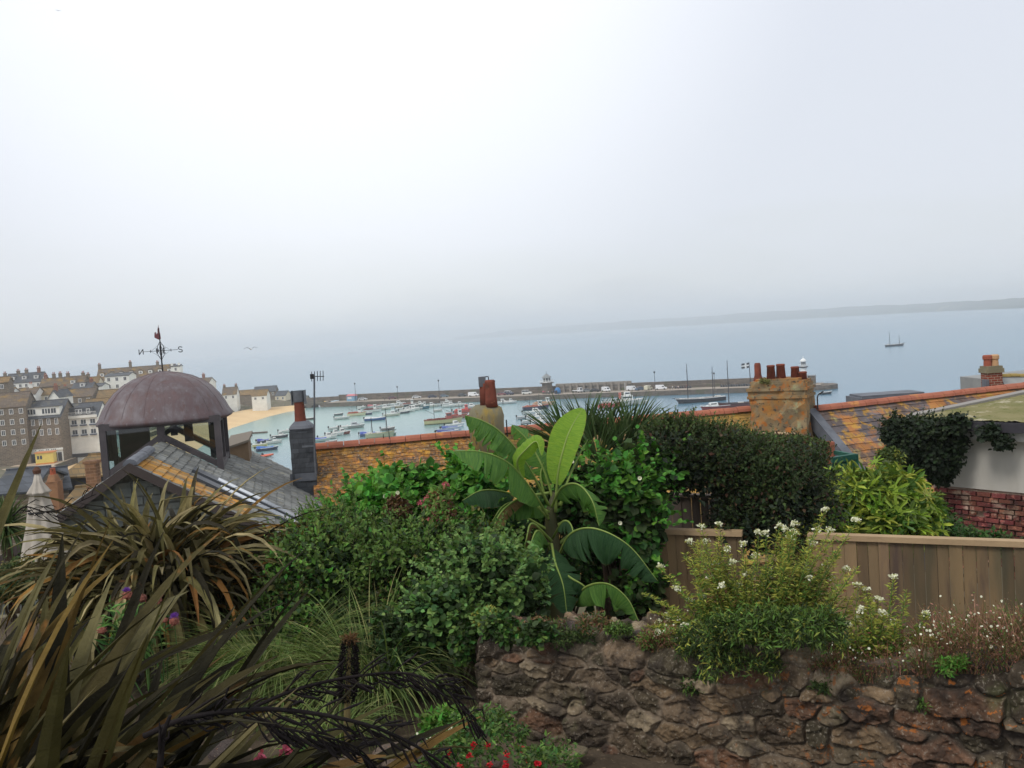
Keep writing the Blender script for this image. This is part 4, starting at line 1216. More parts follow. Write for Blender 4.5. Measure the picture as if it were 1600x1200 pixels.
part('battlement', MB().box((-1.4, .4, t['ze'] + .7), (.8, .8, 1.0)).box((1.4, .4, t['ze'] + .7), (.8, .8, 1.0)), MAT['white_wall'], t, world=False)
H('small white cottage with a red chimney on the point right of the dome', 294, 326, 599, 591, 400, 5, 8, 'white_wall', 'brown_roof_far', -.1, (1, 3), 0, ((.2, .5, 1.6, BR),))
# middle rows
H('narrow white house left of the white three storey house', 143, 159, 603, 599, 330, 8, 6, 'white_wall', 'slate_far', .0, (2, 1), 0)
H('stone cottage with blue grey dormer below the skyline', 112, 142, 607, 598, 315, 9, 7, ST, 'slate_far', .1, (1, 3), 1, ((.8, .5, 1.0, BR),))
H('ochre roofed cottage tucked against the dome', 150, 178, 624, 609, 300, 6, 9, 'cream_wall', 'ochre_roof_far', .1, (1, 2), 0)
H('long low stone house with a brown roof', 92, 143, 620, 608, 300, 6, 9, ST, 'brown_roof_far', .1, (1, 4), 0, ((-.9, .5, 1.2, ST),))
H('white walled cottage with a brown slate roof and tiny chimney', 24, 54, 616, 606, 300, 7, 8, 'white_wall', 'brown_roof_far', .1, (1, 3), 0, ((.2, .5, 1.2, 'white_wall'),))
H('orange roofed cottage between two gables', 55, 77, 617, 607, 305, 7, 8, 'cream_wall', 'ochre_roof_far', .1, (1, 2), 0)
H('white gable fronted house with a grey roof', 76, 92, 620, 609, 285, 6, 9, 'white_wall', 'slate_far', .0, (1, 1), 0, ((.0, .2, 1.4, BR),), gable=True)
H('small white house with bay windows at the edge of town', 7, 18, 612, 606, 290, 6, 7, 'white_wall', 'brown_roof_far', .2, (2, 1), 0)
H('orange roofed cottage beside the white balcony building', 130, 162, 637, 623, 278, 4, 9, 'cream_wall', 'ochre_roof_far', .1, (1, 3), 0)
H('tall brown house with an ochre roof at the picture edge', -24, 9, 598, 590, 275, 5, 8, ST, 'ochre_roof_far', .3, (2, 2), 0)
# harbour front
t = H('large stone harbourside inn with a slate roof and white shopfront', 34, 92, 652, 626, 243, 3.3, 12, ST, 'slate_far', .10, (2, 5), 0, (), wsz=(.9, 1.7), over=.4)
w, ze = t['w'], t['ze']
part('shopfront', MB().box((0, -.12, 1.7), (w, .2, 3.4)).box((0, -.3, 3.3), (w + .2, .5, .5)), MAT['white_wall'], t, world=False)
mb = MB()
for k in range(16):
    if k in (5, 9, 12): continue
    mb.box((-w * .36 + k * w * .046, -.57, 3.3), (.22, .03, .24))
part('fascia_lettering', mb, MAT['dark_paint'], t, world=False)
for x in (-.42, -.26, .06, .30, .42): part('door', MB().box((x * w, -.25, 1.2), (w * .1, .12, 2.4)), MAT['dark_paint'], t, world=False)
part('dormer_front', MB().box((.6, 1.6, ze + 1.5), (w * .86, 2.6, 2.2)), MAT['white_wall'], t, world=False)
for x in (-.32, -.25, .05, .13, .28): add_window(t, x * w + .6, .26, ze + 1.5, 1.5, 1.5)
part('dormer_roof', MB().box((.6, 1.5, ze + 2.68), (w * .9, 3.0, .16)), MAT['slate_far'], t, world=False)
t = H('big plain stone gabled building beside the inn', -18, 36, 636, 614, 240, 3.3, 12, ST, 'brown_roof_far', .25, (4, 4), 0, (), wsz=(1.0, 1.4))
t = H('white balconied harbourside building with blue window boxes', 95, 150, 652, 630, 250, 3.3, 11, 'white_wall', 'slate_far', .12, (2, 4), 0, (), wsz=(1.5, 1.4))
w, ze = t['w'], t['ze']
part('parapet', MB().box((0, -.3, ze + .1), (w + .1, .5, .7)), MAT['white_wall'], t, world=False)
part('dormer_front', MB().box((-.4, 1.8, ze + 1.6), (w * .8, 2.4, 2.0)), MAT['slate_far'], t, world=False)
for x in (-.3, .0, .08, .3): add_window(t, x * w - .4, .56, ze + 1.5, 1.0, 1.3)
mb = MB()
for z in (ze - 2.2, ze - 4.9):
    for k in range(4): mb.box((-w * .375 + k * w * .25, -.35, z), (w * .18, .5, .35))
part('window_boxes', mb, paint((84, 92, 110)), t, world=False)
part('plinth', MB().box((0, -.12, .5), (w, .2, 1.0)), MAT['dark_paint'], t, world=False)
mb = MB()
for k in range(30): mb.box((-w / 2 + w * k / 29, -.55, ze + .9), (.05, .05, .9))
mb.box((0, -.55, ze + 1.35), (w, .08, .08)); part('balcony_rail', mb, MAT['white_paint'], t, world=False)
# yellow kiosk on the wharf, people, bench
q = ptz(73, 724, 3.37)
k_ = thing('harbour_kiosk', 'yellow wooden kiosk with an orange skirt on the wharf before the inn', 'kiosk', (q.x, q.y, 3.37), .2)
part('wall', MB().box((0, 0, 1.6), (4.3, 3, 2.6)), paint((232, 208, 110)), k_, world=False)
part('skirt', MB().box((0, 0, .15), (4.4, 3.1, .3)), paint((222, 136, 60)), k_, world=False)
part('roof', MB().box((0, 0, 3.0), (4.7, 3.4, .22)), paint((226, 150, 96)), k_, world=False)
for x in (-1.5, -.8): part('window', MB().box((x, -1.52, 1.8), (.5, .06, .9)), MAT['window_glass'], k_, world=False)
GW = 'people on the wharf'
for px, py, tc_, lb in ((138, 706, (60, 60, 70), 'person in dark clothes on the pale wharf left of the cupola'), (58, 712, (70, 60, 80), 'person in purple beside the yellow kiosk'),
                        (95, 712, (120, 130, 150), 'person in pale blue right of the yellow kiosk'), (100, 710, (60, 70, 96), 'person in navy right of the pale blue one'), (50, 716, (150, 60, 60), 'person in red left of the yellow kiosk')):
    q = ptz(px, py + 3, 3.37); person((q.x, q.y, 3.37), px, tc_, (50, 50, 60), lb, px % 2, group=GW)
for px, py, lb in ((108, 709, 'dark picnic bench nearest the white building corner'), (120, 706, 'dark picnic bench before the white building')):
    q = ptz(px, py + 2, 3.37); b = thing('picnic_bench', lb, 'bench', (q.x, q.y, 3.37), .2, 'benches on the wharf')
    part('top', MB().box((0, 0, .75), (1.9, .8, .06)), MAT['dark_paint'], b, world=False)
    for s in (-1, 1):
        part('seat', MB().box((0, s * .75, .45), (1.9, .28, .05)), MAT['dark_paint'], b, world=False)
        part('leg', MB().box((s * .7, 0, .4), (.08, 1.5, .08)).box((s * .7, 0, .37), (.08, .1, .72)), MAT['dark_paint'], b, world=False)
# lofts behind the beach
H('white cottage behind the sand with two dark windows', 347.5, 369, 616, 605, 418, 3.0, 7, 'white_wall', 'brown_roof_far', .1, (1, 2), 0, ((-.95, .5, 1.0, ST), (.95, .5, 1.0, ST)), wsz=(1.0, 1.4))
H('low grey stone loft between the two white cottages', 369, 394, 617, 609.5, 432, 3.0, 8, ST, 'ochre_roof_far', .0, (0, 0), 0)
H('white loft with a brown hipped roof and one dark window', 393, 416, 618, 609, 418, 3.0, 8, 'white_wall', 'ochre_roof_far', .05, (1, 2), 0, wsz=(1.1, 1.2))
H('tall grey loft on the point behind the white one', 397, 430, 612, 603.5, 445, 3.0, 9, ST, 'slate_far', .1, (1, 4), 0)
H('low pale shed at the landward end of the causeway', 429, 446, 618, 611, 440, 3.0, 7, 'cream_wall', 'slate_far', -.2, (1, 2), 0)
H('long low stone store running along the causeway', 440, 480, 623, 619.5, 452, 2.5, 5, ST, 'slate_far', 0, (0, 0), 0, name='stone_store')
# rowing boats drawn up on the sand
q = ptz(368, 641, 1.2); Bt('row', 0, 0, 5.5, (54, 66, 70), 'dark boat drawn up on the sand beside the dome rim', .6, z=1.2, loc=(q.x, q.y, 1.2), group=None)

# ================================================================ LICHENED ROOFS BELOW THE GARDEN
OR = S((190, 128, 50)); YE = S((186, 158, 64))
mat('slate_lichen', S((112, 96, 82)), S((84, 72, 64)), 1.5, .9, .9, 24, island=.3, hueisl=.01, spots=[(S((150, 108, 58)), 1.1, .36, .25), (S((182, 128, 54)), 3.2, .50, .10), (S((172, 122, 56)), 10, .52, .10), (S((168, 158, 138)), 15, .61, .05), (S((74, 64, 58)), 7, .60, .05)])
mat('slate_gold', S((124, 106, 80)), S((100, 88, 70)), 1.5, .9, .4, 14, island=.24, spots=[(S((156, 124, 66)), .9, .36, .2), (S((172, 136, 66)), 5, .50, .12), (S((112, 110, 92)), .6, .60, .1), (S((92, 82, 66)), 9, .60, .06)])
mat('slate_patchy', S((112, 108, 112)), S((86, 76, 76)), .9, .9, .5, 14, island=.2, spots=[(S((100, 82, 72)), .7, .46, .14), (S((164, 112, 66)), 1.1, .48, .08), (S((172, 132, 64)), 3.2, .52, .09), (S((148, 138, 92)), 1.7, .60, .08)])
mat('slate_grey', S((128, 130, 128)), S((104, 106, 104)), 1.2, .85, .5, 16, island=.22, spots=[(S((150, 146, 126)), 3, .56, .12), (S((90, 88, 84)), 6, .58, .08)])
mat('slate_orange', S((142, 122, 88)), S((122, 114, 98)), 1.6, .9, .6, 16, island=.3, spots=[(S((182, 132, 56)), 1.7, .40, .16), (S((176, 116, 50)), 6, .56, .08), (S((126, 126, 118)), 3.2, .58, .06)])
mat('ridge_clay', S((172, 106, 82)), S((150, 92, 74)), 1.6, .85, .3, 20, spots=[(S((190, 132, 78)), 1.2, .56, .1), (S((150, 84, 62)), 4, .60, .08)])
mat('lichen_stone', S((150, 134, 104)), S((112, 100, 80)), 1.8, .95, 1.0, 9, spots=[(S((164, 118, 62)), 1.2, .45, .16), (S((170, 108, 54)), 4.2, .54, .08), (S((150, 150, 116)), 2.7, .58, .1), (S((80, 74, 66)), 7, .58, .06)])
mat('render_moss', S((134, 128, 106)), S((108, 104, 84)), 1.8, .95, .8, 12, spots=[(S((156, 132, 62)), 2, .52, .12), (S((84, 82, 70)), 4, .60, .08)], stretch=(1, 1, .35))
mat('pot_red', S((132, 72, 56)), S((106, 58, 48)), 2.5, .9, .6, 18, spots=[(S((96, 62, 50)), 5, .56, .1), (S((170, 116, 84)), 9, .64, .05)])
mat('lead_grey', S((108, 112, 120)), S((84, 88, 96)), 2, .6, .2)

def slates(mb, e0, e1, r1, r0, sw, sh, t=.012, jit=.012):
    """courses of single slates from the eave e0-e1 up to the ridge r0-r1"""
    e0, e1, r1, r0 = map(Vector, (e0, e1, r1, r0))
    H_ = ((r0 - e0).length + (r1 - e1).length) / 2; nr = max(2, int(H_ / sh))
    for r in range(nr):
        a, b = r / nr, min(1, (r + 1.45) / nr)
        L0, L1 = e0.lerp(r0, a), e1.lerp(r1, a); U0, U1 = e0.lerp(r0, b), e1.lerp(r1, b)
        W_ = (L1 - L0).length; nc = max(2, int(W_ / sw)); off = .5 * (r % 2)
        nrm = (L1 - L0).cross(U0 - L0).normalized()
        for c in range(-1, nc + 1):
            f0 = max(0, (c + off) / nc); f1 = min(1, (c + 1 + off) / nc)
            if f1 - f0 < .2 / nc: continue
            g = .003 / W_; f0 += g; f1 -= g
            j = random.uniform(-jit, jit); k = random.uniform(0, t)
            p0 = L0.lerp(L1, f0) + nrm * (t * 2.2 + k) + (L0 - U0).normalized() * j; p1 = L0.lerp(L1, f1) + nrm * (t * 2.2 + k * random.random()) + (L0 - U0).normalized() * j
            p2 = U0.lerp(U1, f1) + nrm * .002; p3 = U0.lerp(U1, f0) + nrm * .002
            q0, q1 = p0 - nrm * (t + .01), p1 - nrm * (t + .01)
            mb.add([p0, p1, p2, p3, q0, q1], [(0, 1, 2, 3), (4, 5, 1, 0), (4, 0, 3), (1, 5, 2)])
    return mb
def ridge_tiles(mb, a, b, ln=.45, r=.15):
    a, b = Vector(a), Vector(b); n = max(1, int((b - a).length / ln)); d = (b - a) / n
    nn = Vector((-d.y, d.x, 0)).normalized()
    for i in range(n):
        p, q = a + d * (i + .02), a + d * (i + .985); z = random.uniform(-.008, .008)
        vs = []
        for k in range(7):
            an = PI * k / 6; o = nn * (math.cos(an) * r * 1.25) + Vector((0, 0, math.sin(an) * r * 1.1 - .06 + z))
            vs += [p + o, q + o]
        mb.add(vs, [(2 * k, 2 * k + 2, 2 * k + 3, 2 * k + 1) for k in range(6)] + [(0, 2, 4, 6, 8, 10, 12), (13, 11, 9, 7, 5, 3, 1)])
    return mb
def terrace(label, A, B, run, drop, rm, wm, sw=.28, sh=.22, base=19.0, run2=3.5, jit=.012, t=.012):
    jt, th_ = jit, t
    A, B = Vector(A), Vector(B); d = (B - A).normalized(); nn = Vector((-d.y, d.x, 0)).normalized()
    t = thing('terraced_house', label, 'house', (*((A + B) / 2 - nn * run).xy, base), 0, 'lichened terrace below the garden')
    E0, E1 = A - nn * run - Vector((0, 0, drop)), B - nn * run - Vector((0, 0, drop))
    G0, G1 = A + nn * run2 - Vector((0, 0, drop * run2 / run)), B + nn * run2 - Vector((0, 0, drop * run2 / run))
    mb = MB(); u = Vector((0, 0, .03))
    P = [E0 + nn * .2, E1 + nn * .2, G1 - nn * .2, G0 - nn * .2]
    mb.add([(p.x, p.y, base - 3) for p in P] + [(P[0] - u).to_tuple(), (P[1] - u).to_tuple(), (P[2] - u).to_tuple(), (P[3] - u).to_tuple(), (A - 2 * u).to_tuple(), (B - 2 * u).to_tuple()],
           [(0, 1, 5, 4), (2, 3, 7, 6), (1, 2, 6, 9, 5), (3, 0, 4, 8, 7)])
    part('wall', mb, MAT[wm], t)
    mb = MB().slab(E0, E1, B, A, .04); slates(mb, E0, E1, B, A, sw, sh, th_, jt)
    mb.slab(G1, G0, A + nn * .01, B + nn * .01, .04)
    rf = part('roof', mb, MAT[rm], t)
    part('ridge_tiles', ridge_tiles(MB(), A + Vector((0, 0, .03)), B + Vector((0, 0, .03))), MAT['ridge_clay'], rf)
    return t, rf, d, nn
def stack(parent, c, w, d_, z0, z1, rz, m, taper=1.0, seg=5, rough=.03, corbel=True):
    """a masonry stack with slightly uneven faces"""
    mb = MB(); rings = []
    n = 24; levels = [z0 + (z1 - z0) * k / 14 for k in range(15)]
    for z in levels:
        k = (z - z0) / (z1 - z0); s = 1 + (taper - 1) * k
        ring = []
        for i in range(n):
            u = i / n * 4; side = int(u); f = u - side
            cx = [(-1 + 2 * f, -1), (1, -1 + 2 * f), (1 - 2 * f, 1), (-1, 1 - 2 * f)][side]
            x, y = cx[0] * w / 2 * s, cx[1] * d_ / 2 * s
            x += random.uniform(-rough, rough); y += random.uniform(-rough, rough)
            ring.append((c[0] + x * math.cos(rz) - y * math.sin(rz), c[1] + x * math.sin(rz) + y * math.cos(rz), z + (random.uniform(-rough, rough) if z > z0 else 0)))
        rings.append(ring)
    vs = [v for r in rings for v in r]; fs = []
    for j in range(len(rings) - 1):
        for i in range(n): fs.append((j * n + i, j * n + (i + 1) % n, (j + 1) * n + (i + 1) % n, (j + 1) * n + i))
    fs.append(tuple((len(rings) - 1) * n + i for i in range(n)))
    mb.add(vs, fs)
    return mb
RA, RB = pt(488, 700, 27.3), pt(776, 678.5, 28.2)
RC, RD = pt(1212, 637, 29.9), pt(1274, 640, 28.9)
RE = pt(1660, 596.5, 32.4)
RB2 = RA.lerp(RC, (RB.x - RA.x) / (RC.x - RA.x))
t1, rf1, d1, n1 = terrace('nearer terraced house whose slate roof is crusted brown and orange behind the shrubs', RA, RB2 - (RC - RA).normalized() * .05, 4.6, 3.7, 'slate_lichen', 'stone_wall_far', sw=.15, sh=.14, jit=.035, t=.009)
t2, rf2, d2, n2 = terrace('middle terraced house with a golden slate roof behind the banana and palm', RB2, RC, 4.6, 3.7, 'slate_gold', 'stone_wall_far', sw=.2, sh=.12, t=.008)
t3, rf3, d3, n3 = terrace('right hand terraced house with a wide patchy purple and orange slate roof', RD, RE, 6.2, 4.8, 'slate_patchy', 'stone_wall_far', sw=.34, sh=.28)
# slate hung stack at the left end of the terrace
c = pt(474, 700, 26.4); m_ = mpp(26.4)
def zpix(px, py, Y): return pt(px, py, Y).z
zt, zb_ = zpix(474, 671, 26.4), zpix(474, 742, 26.4)
st1 = part('chimney', stack(None, (c.x, c.y), 37 * m_, 34 * m_, zb_ - 1.5, zt, .1, None, taper=.95, rough=.012), mat('slate_hung', S((88, 92, 98)), S((70, 74, 80)), 2.0, .75, .5, 9, brick=(.3, .14, .006, S((54, 56, 60))), gen='Object'), t1)
mb = MB().lathe([(.5 * 34 * m_, 0), (.5 * 37 * m_, .05), (.5 * 33 * m_, .13), (.5 * 20 * m_, .25)], (c.x, c.y, zt), 16, sq=6)
part('flaunching', mb, MAT['lead_grey'], st1, smooth=False)
pr = 9.0 * m_
part('chimney_pot', MB().lathe([(pr * 1.05, .2), (pr, .26), (pr * .82, .86), (pr * .88, .9)], (c.x - .02, c.y, zt), 14), MAT['pot_red'], st1, smooth=True)
mb = MB()
mb.lathe([(pr * 1.0, .80), (pr * 1.0, 1.12)], (c.x - .02, c.y, zt), 14, cap=False)
for s in (-1, 1): mb.box((c.x - .02 + s * pr * 1.12, c.y, zt + .93), (.025, .2, .40))
part('chimney_cowl', mb, MAT['steel'], st1)
part('flashing', MB().box((c.x, c.y - 17.6 * m_, zb_ - .02), (40 * m_, .02, .22)), MAT['lead_grey'], st1)
# aerial
a = pt(491.5, 716, 26.0); b = pt(491, 588, 26.0)
ae = thing('television_aerial', 'tall thin pole with a small aerial standing behind the slate clad chimney', 'aerial', tuple(a))
part('pole', MB().tube([a - Vector((0, 0, .6)), a, b], .028, 6), MAT['steel'], ae)
part('bracket', MB().box((a.x - .15, a.y, a.z + .35), (.35, .04, .05)), MAT['steel'], ae)
mb = MB().tube([b + Vector((-.10, 0, .0)), b + Vector((.28, 0, -.02))], .015, 4)
for k in range(5): mb.tube([b + Vector((-.08 + k * .08, 0, -.14)), b + Vector((-.06 + k * .08, 0, .14))], .012, 4)
mb.box((b.x - .06, b.y, b.z), (.10, .08, .14)); part('antenna', mb, MAT['black_metal'], ae)
# bottle shaped rendered stack
c = pt(762.5, 690, 27.2); m_ = mpp(27.2); zt = zpix(762, 632, 27.2)
prof = [(27 * m_, -1.9), (27 * m_, -.55), (28 * m_, -.35), (25 * m_, -.12), (16 * m_, .0)]
st2 = part('chimney', MB().lathe(prof, (c.x, c.y, zt), 28, sq=3.0), MAT['render_moss'], t1, smooth=True)
P1, P2 = pt(759, 633, 27.1), pt(768, 633, 26.95)
part('chimney_pot', MB().lathe([(9 * m_, -.05), (8 * m_, .5), (7.6 * m_, .66)], P1, 14), MAT['pot_red'], st2, smooth=True)
part('chimney_pot', MB().lathe([(10 * m_, -.05), (9.0 * m_, .2), (7.6 * m_, .64), (8.4 * m_, .7), (6.4 * m_, .74)], P2, 14), MAT['pot_red'], st2, smooth=True)
h_ = pt(757, 596, 27.1); mb = MB()
for x, y in ((0, 0),): 
    mb.box((h_.x - 3.6 * m_, h_.y, h_.z), (11 * m_, .28, 15.5 * m_)); mb.box((h_.x + 3.0 * m_, h_.y + .1, h_.z + 7 * m_), (5 * m_, .1, .03)); mb.box((h_.x + 6.6 * m_, h_.y, h_.z + .5 * m_), (1.6 * m_, .26, 14 * m_))
part('chimney_cowl', mb, MAT['steel'], st2)
a = pt(791, 656, 27.2); part('aerial_stub', MB().tube([a, a - Vector((0, 0, .5))], .02, 5), MAT['black_metal'], t1)
# small things on the ridge
for px, py, h in ((600, 683, .16), (609, 682, .3), (575, 688, .14)):
    a = pt(px, py + 10, 27.6); part('vent_pipe', MB().tube([a, a + Vector((0, 0, h + .12))], .012, 5), MAT['black_metal'], rf1)
# big stack
Yc = 28.6; m_ = mpp(Yc)
c = pt(1222, 640, Yc + .5); zt = zpix(1222, 599, Yc)
st3 = part('chimney', stack(None, (c.x, c.y), 1.75, 1.12, zt - 3.9, zt, R(-30), None, rough=.05), MAT['lichen_stone'], t2)
mb = MB(); rz = R(-30)
for z, w in ((-.42, .05), (-.18, .07)): mb.box((c.x, c.y, zt + z), (1.8 + w, 1.17 + w, .09), rz)
for z, s in ((.02, .97), (.09, .8)): mb.box((c.x, c.y, zt + z), (1.7 * s, 1.1 * s, .1), rz)
part('capping', mb, MAT['lichen_stone'], st3)
POTS = [(1185, 566, 596, 11, 'f', .98), (1205.5, 570, 596, 14, 't', .1), (1221, 568, 598, 15, 't', .0), (1243.5, 572, 600, 14.5, 't', -.05), (1255, 580, 606, 15, 't', -.28)]
for px, y0, y1, wpx, kd, dy in POTS:
    p = pt(px, y1 + 3, Yc + .35 + dy * .5); h = (y1 + 3 - y0) * m_; r = wpx / 2 * m_
    if kd == 'f': pr_ = [(r * 1.7, 0), (r * 1.25, h * .25), (r, h * .42), (r * .95, h * .9), (r * .75, h)]
    else: pr_ = [(r * 1.12, 0), (r * .86, h * .9), (r * .93, h * .91), (r * .93, h * .97), (r * .8, h)]
    part('chimney_pot', MB().lathe(pr_, p, 14), MAT['pot_red'], st3, smooth=True)
for (px, py, s) in ((1196, 596, .17), (1238, 598, .2), (1232, 602, .15)):
    q = pt(px, py, Yc + .2)
    foliage('tuft_of_grass', st3, [((q.x, q.y, q.z), (s, s * .8, s * .6), 1)], 160, .07, [mat('tuft_%d' % px, S((104, 106, 58)), None, island=.3, transl=.2)], csize=.05)
# bracket lamp right of the stack
a = pt(1277, 622, Yc); mb = MB().tube([a + Vector((0, 0, -.35)), a, a + Vector((.03, 0, .1)), a + Vector((.2, 0, .2))], .022, 5)
part('bracket', mb, MAT['black_metal'], st3)
# party wall and flashing between the golden roof and the stack
mb = MB(); A_ = RC; 
def onroof(A, d, nn, s, k, run, drop, up=.03): return A + d * s - nn * (run * k) + Vector((0, 0, -drop * k + up))
for k0, k1 in ((0, .33), (.33, .66), (.66, 1)):
    mb.slab(onroof(RC, d2, n2, -.05 - .3 * k0, k0, 4.6, 3.7, .07), onroof(RC, d2, n2, .4, k0, 4.6, 3.7, .07), onroof(RC, d2, n2, .4, k1, 4.6, 3.7, .07), onroof(RC, d2, n2, -.05 - .3 * k1, k1, 4.6, 3.7, .07), .3)
part('flashing', mb, MAT['lead_grey'], rf2)
part('parapet', MB().slab(onroof(RD, d3, n3, -.3, 0, 6.2, 4.8, .05), onroof(RD, d3, n3, -.3, 1, 6.2, 4.8, .05), onroof(RD, d3, n3, .0, 1, 6.2, 4.8, .05), onroof(RD, d3, n3, .0, 0, 6.2, 4.8, .05), .4), MAT['lead_grey'], rf3)
# a second clay ridge just beyond the golden roof
q0, q1 = pt(1044, 648, 31.5), pt(1104, 650, 31.2)
b2 = thing('back_extension', 'short clay ridged roof peeping over the golden roof beside the palm', 'house', (q0.x, q0.y, 20))
mb = MB().slab(q0 + Vector((0, -1.5, -1.1)), q1 + Vector((0, -1.5, -1.1)), q1, q0, .1); mb.prism([(q0.x, q0.y), (q1.x, q1.y), (q1.x, q1.y + 2), (q0.x, q0.y + 2)], 20, q0.z - .6)
part('roof', mb, MAT['ridge_clay'], b2); part('ridge_tiles', ridge_tiles(MB(), q0, q1), MAT['ridge_clay'], b2)
# far right brick chimney and the grey roof beyond
c = pt(1550, 606, 33.5); m_ = mpp(33.5)
far = thing('brick_chimney_house', 'grey roofed house beyond the ridge with a red brick chimney and two stubby pots', 'house', (c.x + 1.5, c.y + 2, 19))
z0, z1 = zpix(1550, 612, 33.5), zpix(1550, 580, 33.5)
ck = part('chimney', stack(None, (c.x, c.y), 23 * m_, .5, z0 - 1, z1 - .05, .0, None, rough=.004), MAT['brick_red'], far)
part('capping', MB().box((c.x, c.y, z1 + .03), (27 * m_, .62, .16)).box((c.x, c.y, z1 + .15), (24 * m_, .55, .1)), MAT['render_moss'], ck)
for s in (-1, 1):
    part('chimney_pot', MB().lathe([(6 * m_, .15), (5.5 * m_, .42), (7.0 * m_, .45), (7.0 * m_, .56), (5.6 * m_, .6)], (c.x + s * 5.5 * m_, c.y, z1), 12), mat('pot_pale_%d' % (s + 1), S((188, 150, 112)) if s > 0 else S((150, 84, 66)), None, rough=.9), ck)
q0, q1 = pt(1562, 586, 33.8), pt(1680, 585, 35)
mb = MB().slab(q0 + Vector((-.3, -1.9, -1.4)), q1 + Vector((0, -1.9, -1.4)), q1, q0, .1); mb.prism([(q0.x, q0.y), (q1.x, q1.y), (q1.x, q1.y + 3), (q0.x, q0.y + 3)], 19, q0.z - .2)
part('roof', mb, mat('grey_sheet', S((150, 152, 150)), S((132, 134, 134)), 1.5, .7), far)
part('ridge_tiles', ridge_tiles(MB(), q0, q1, .4, .1), mat('ridge_ochre', S((150, 130, 76)), None, rough=.9), far)
a = pt(1540, 604, 33.3); part('flashing', MB().box((a.x, a.y, a.z), (.12, .3, .5)), MAT['lead_grey'], ck)
q = pt(1385, 621, 36); mb = MB().box((q.x, q.y, q.z - .2), (2.6, 1.6, .6)).box((q.x, q.y, q.z + .12), (2.4, 1.3, .12)); mb.box((q.x, q.y, q.z - 4), (2.4, 1.4, 7.2))
single('flat_roofed_block', 'dark flat roof peeping over the ridge left of the brick chimney', 'building', mb, MAT['lead_grey'], (q.x, q.y, q.z - 7))

# ================================================================ THE CUPOLA HOUSE
GA = pt(203, 727, 17.7)                       # gable apex
RDr = Vector((-0.243, 1, 0)).normalized()     # ridge direction away from the viewer
LT = Vector((RDr.y, -RDr.x, 0))               # lateral, to the right
SL = .63
def rp(s, l, up=0.0):                          # point on the roof: s along the ridge, l sideways (sign = side)
    sag = 0
    return GA + RDr * s + LT * l + Vector((0, 0, -SL * abs(l) + up))
cy = rp(4.6, 0)
ch = thing('cupola_house', 'slate gabled house crowned by a glazed lantern under a purple brown metal dome', 'house', (cy.x, cy.y, 20.0))
RL, HWD = 11.3, 3.75
mb = MB()
g = [rp(.35, -HWD, -.12), rp(.35, HWD, -.12), rp(RL - .3, HWD, -.12), rp(RL - .3, -HWD, -.12), rp(.35, 0, -.1)]
mb.add([(p.x, p.y, 17) for p in g[:4]] + [p.to_tuple() for p in g], [(0, 1, 5, 8, 4), (2, 3, 7, 6), (1, 2, 6, 5), (3, 0, 4, 7), (4, 8, 5), (4, 5, 6, 7)])
mat('coursed_stone', S((150, 150, 144)), S((122, 124, 120)), 2.5, .9, 1.0, 8, spots=[(S((112, 110, 100)), 3, .56, .1)])
part('wall', mb, MAT['coursed_stone'], ch)
# squared stones of the gable face, standing a little proud
mb = MB(); nrm = -RDr; z = 0.12
while z < 2.6:
    hh = random.uniform(.12, .19); l = -z / SL + .12; 
    while l < z / SL - .1:
        w = random.uniform(.22, .55); w = min(w, z / SL - l)
        p = GA + RDr * .35 + LT * (l + w / 2) + Vector((0, 0, -.12 - z + hh * .0))
        if abs(l + w / 2) + w / 2 < z / SL: mb.box((p.x + nrm.x * .0, p.y + nrm.y * .0, p.z), (w - .02, .05 + random.uniform(0, .025), hh - .018), math.atan2(LT.y, LT.x))
        l += w
    z += hh
mat('gable_stones', S((132, 136, 132)), S((100, 106, 106)), 3, .9, .6, 14, island=.16, spots=[(S((116, 114, 102)), 4, .58, .08)])
part('gable_stonework', mb, MAT['gable_stones'], ch)
LF, LW = 4.76, 1.34
mb = MB()
for q in (-1, 1):
    for s0, s1, a, b in ((0, LF, 0, HWD), (LF, RL, LW, HWD)):
        P = [rp(s0, q * a), rp(s0, q * b), rp(s1, q * b), rp(s1, q * a)]
        mb.slab(*(P if q > 0 else P[::-1]), .06)
slates(mb, rp(LF, -HWD), rp(0, -HWD), rp(0, 0), rp(LF, 0), .26, .2); slates(mb, rp(RL, -HWD), rp(LF, -HWD), rp(LF, -LW), rp(RL, -LW), .26, .2)
def patch(mbx, s0, s1, l0, l1, sw=.24, sh=.2): slates(mbx, rp(s0, l1), rp(s1, l1), rp(s1, l0), rp(s0, l0), sw, sh)
patch(mb, .0, RL, 2.05, HWD); patch(mb, 1.9, LF, 0, 2.05); patch(mb, LF, RL, LW, 2.05); patch(mb, 0, .25, 0, 2.05)
rf = part('roof', mb, MAT['slate_grey'], ch)
mb = MB(); patch(mb, .25, 1.9, 0.0, 2.05); part('lichened_slates', mb, MAT['slate_orange'], rf)
mb = MB()
for sgn in (-1, 1):
    a, b = rp(-.04, 0, .0), rp(-.04, sgn * HWD, .0)
    for (q0, q1) in ((a, b),):
        x = LT * 0; mb.slab(q0 + Vector((0, 0, .05)), q1 + Vector((0, 0, .05)), q1 + Vector((0, 0, -.14)), q0 + Vector((0, 0, -.14)), .05 * sgn)
part('verge_board', mb, mat('verge', S((70, 62, 60)), None, rough=.8), rf)
mb = MB(); ridge_tiles(mb, rp(0, 0, .05), rp(2.6, 0, .05), .5, .11); part('ridge_tiles', mb, MAT['lead_grey'], rf)
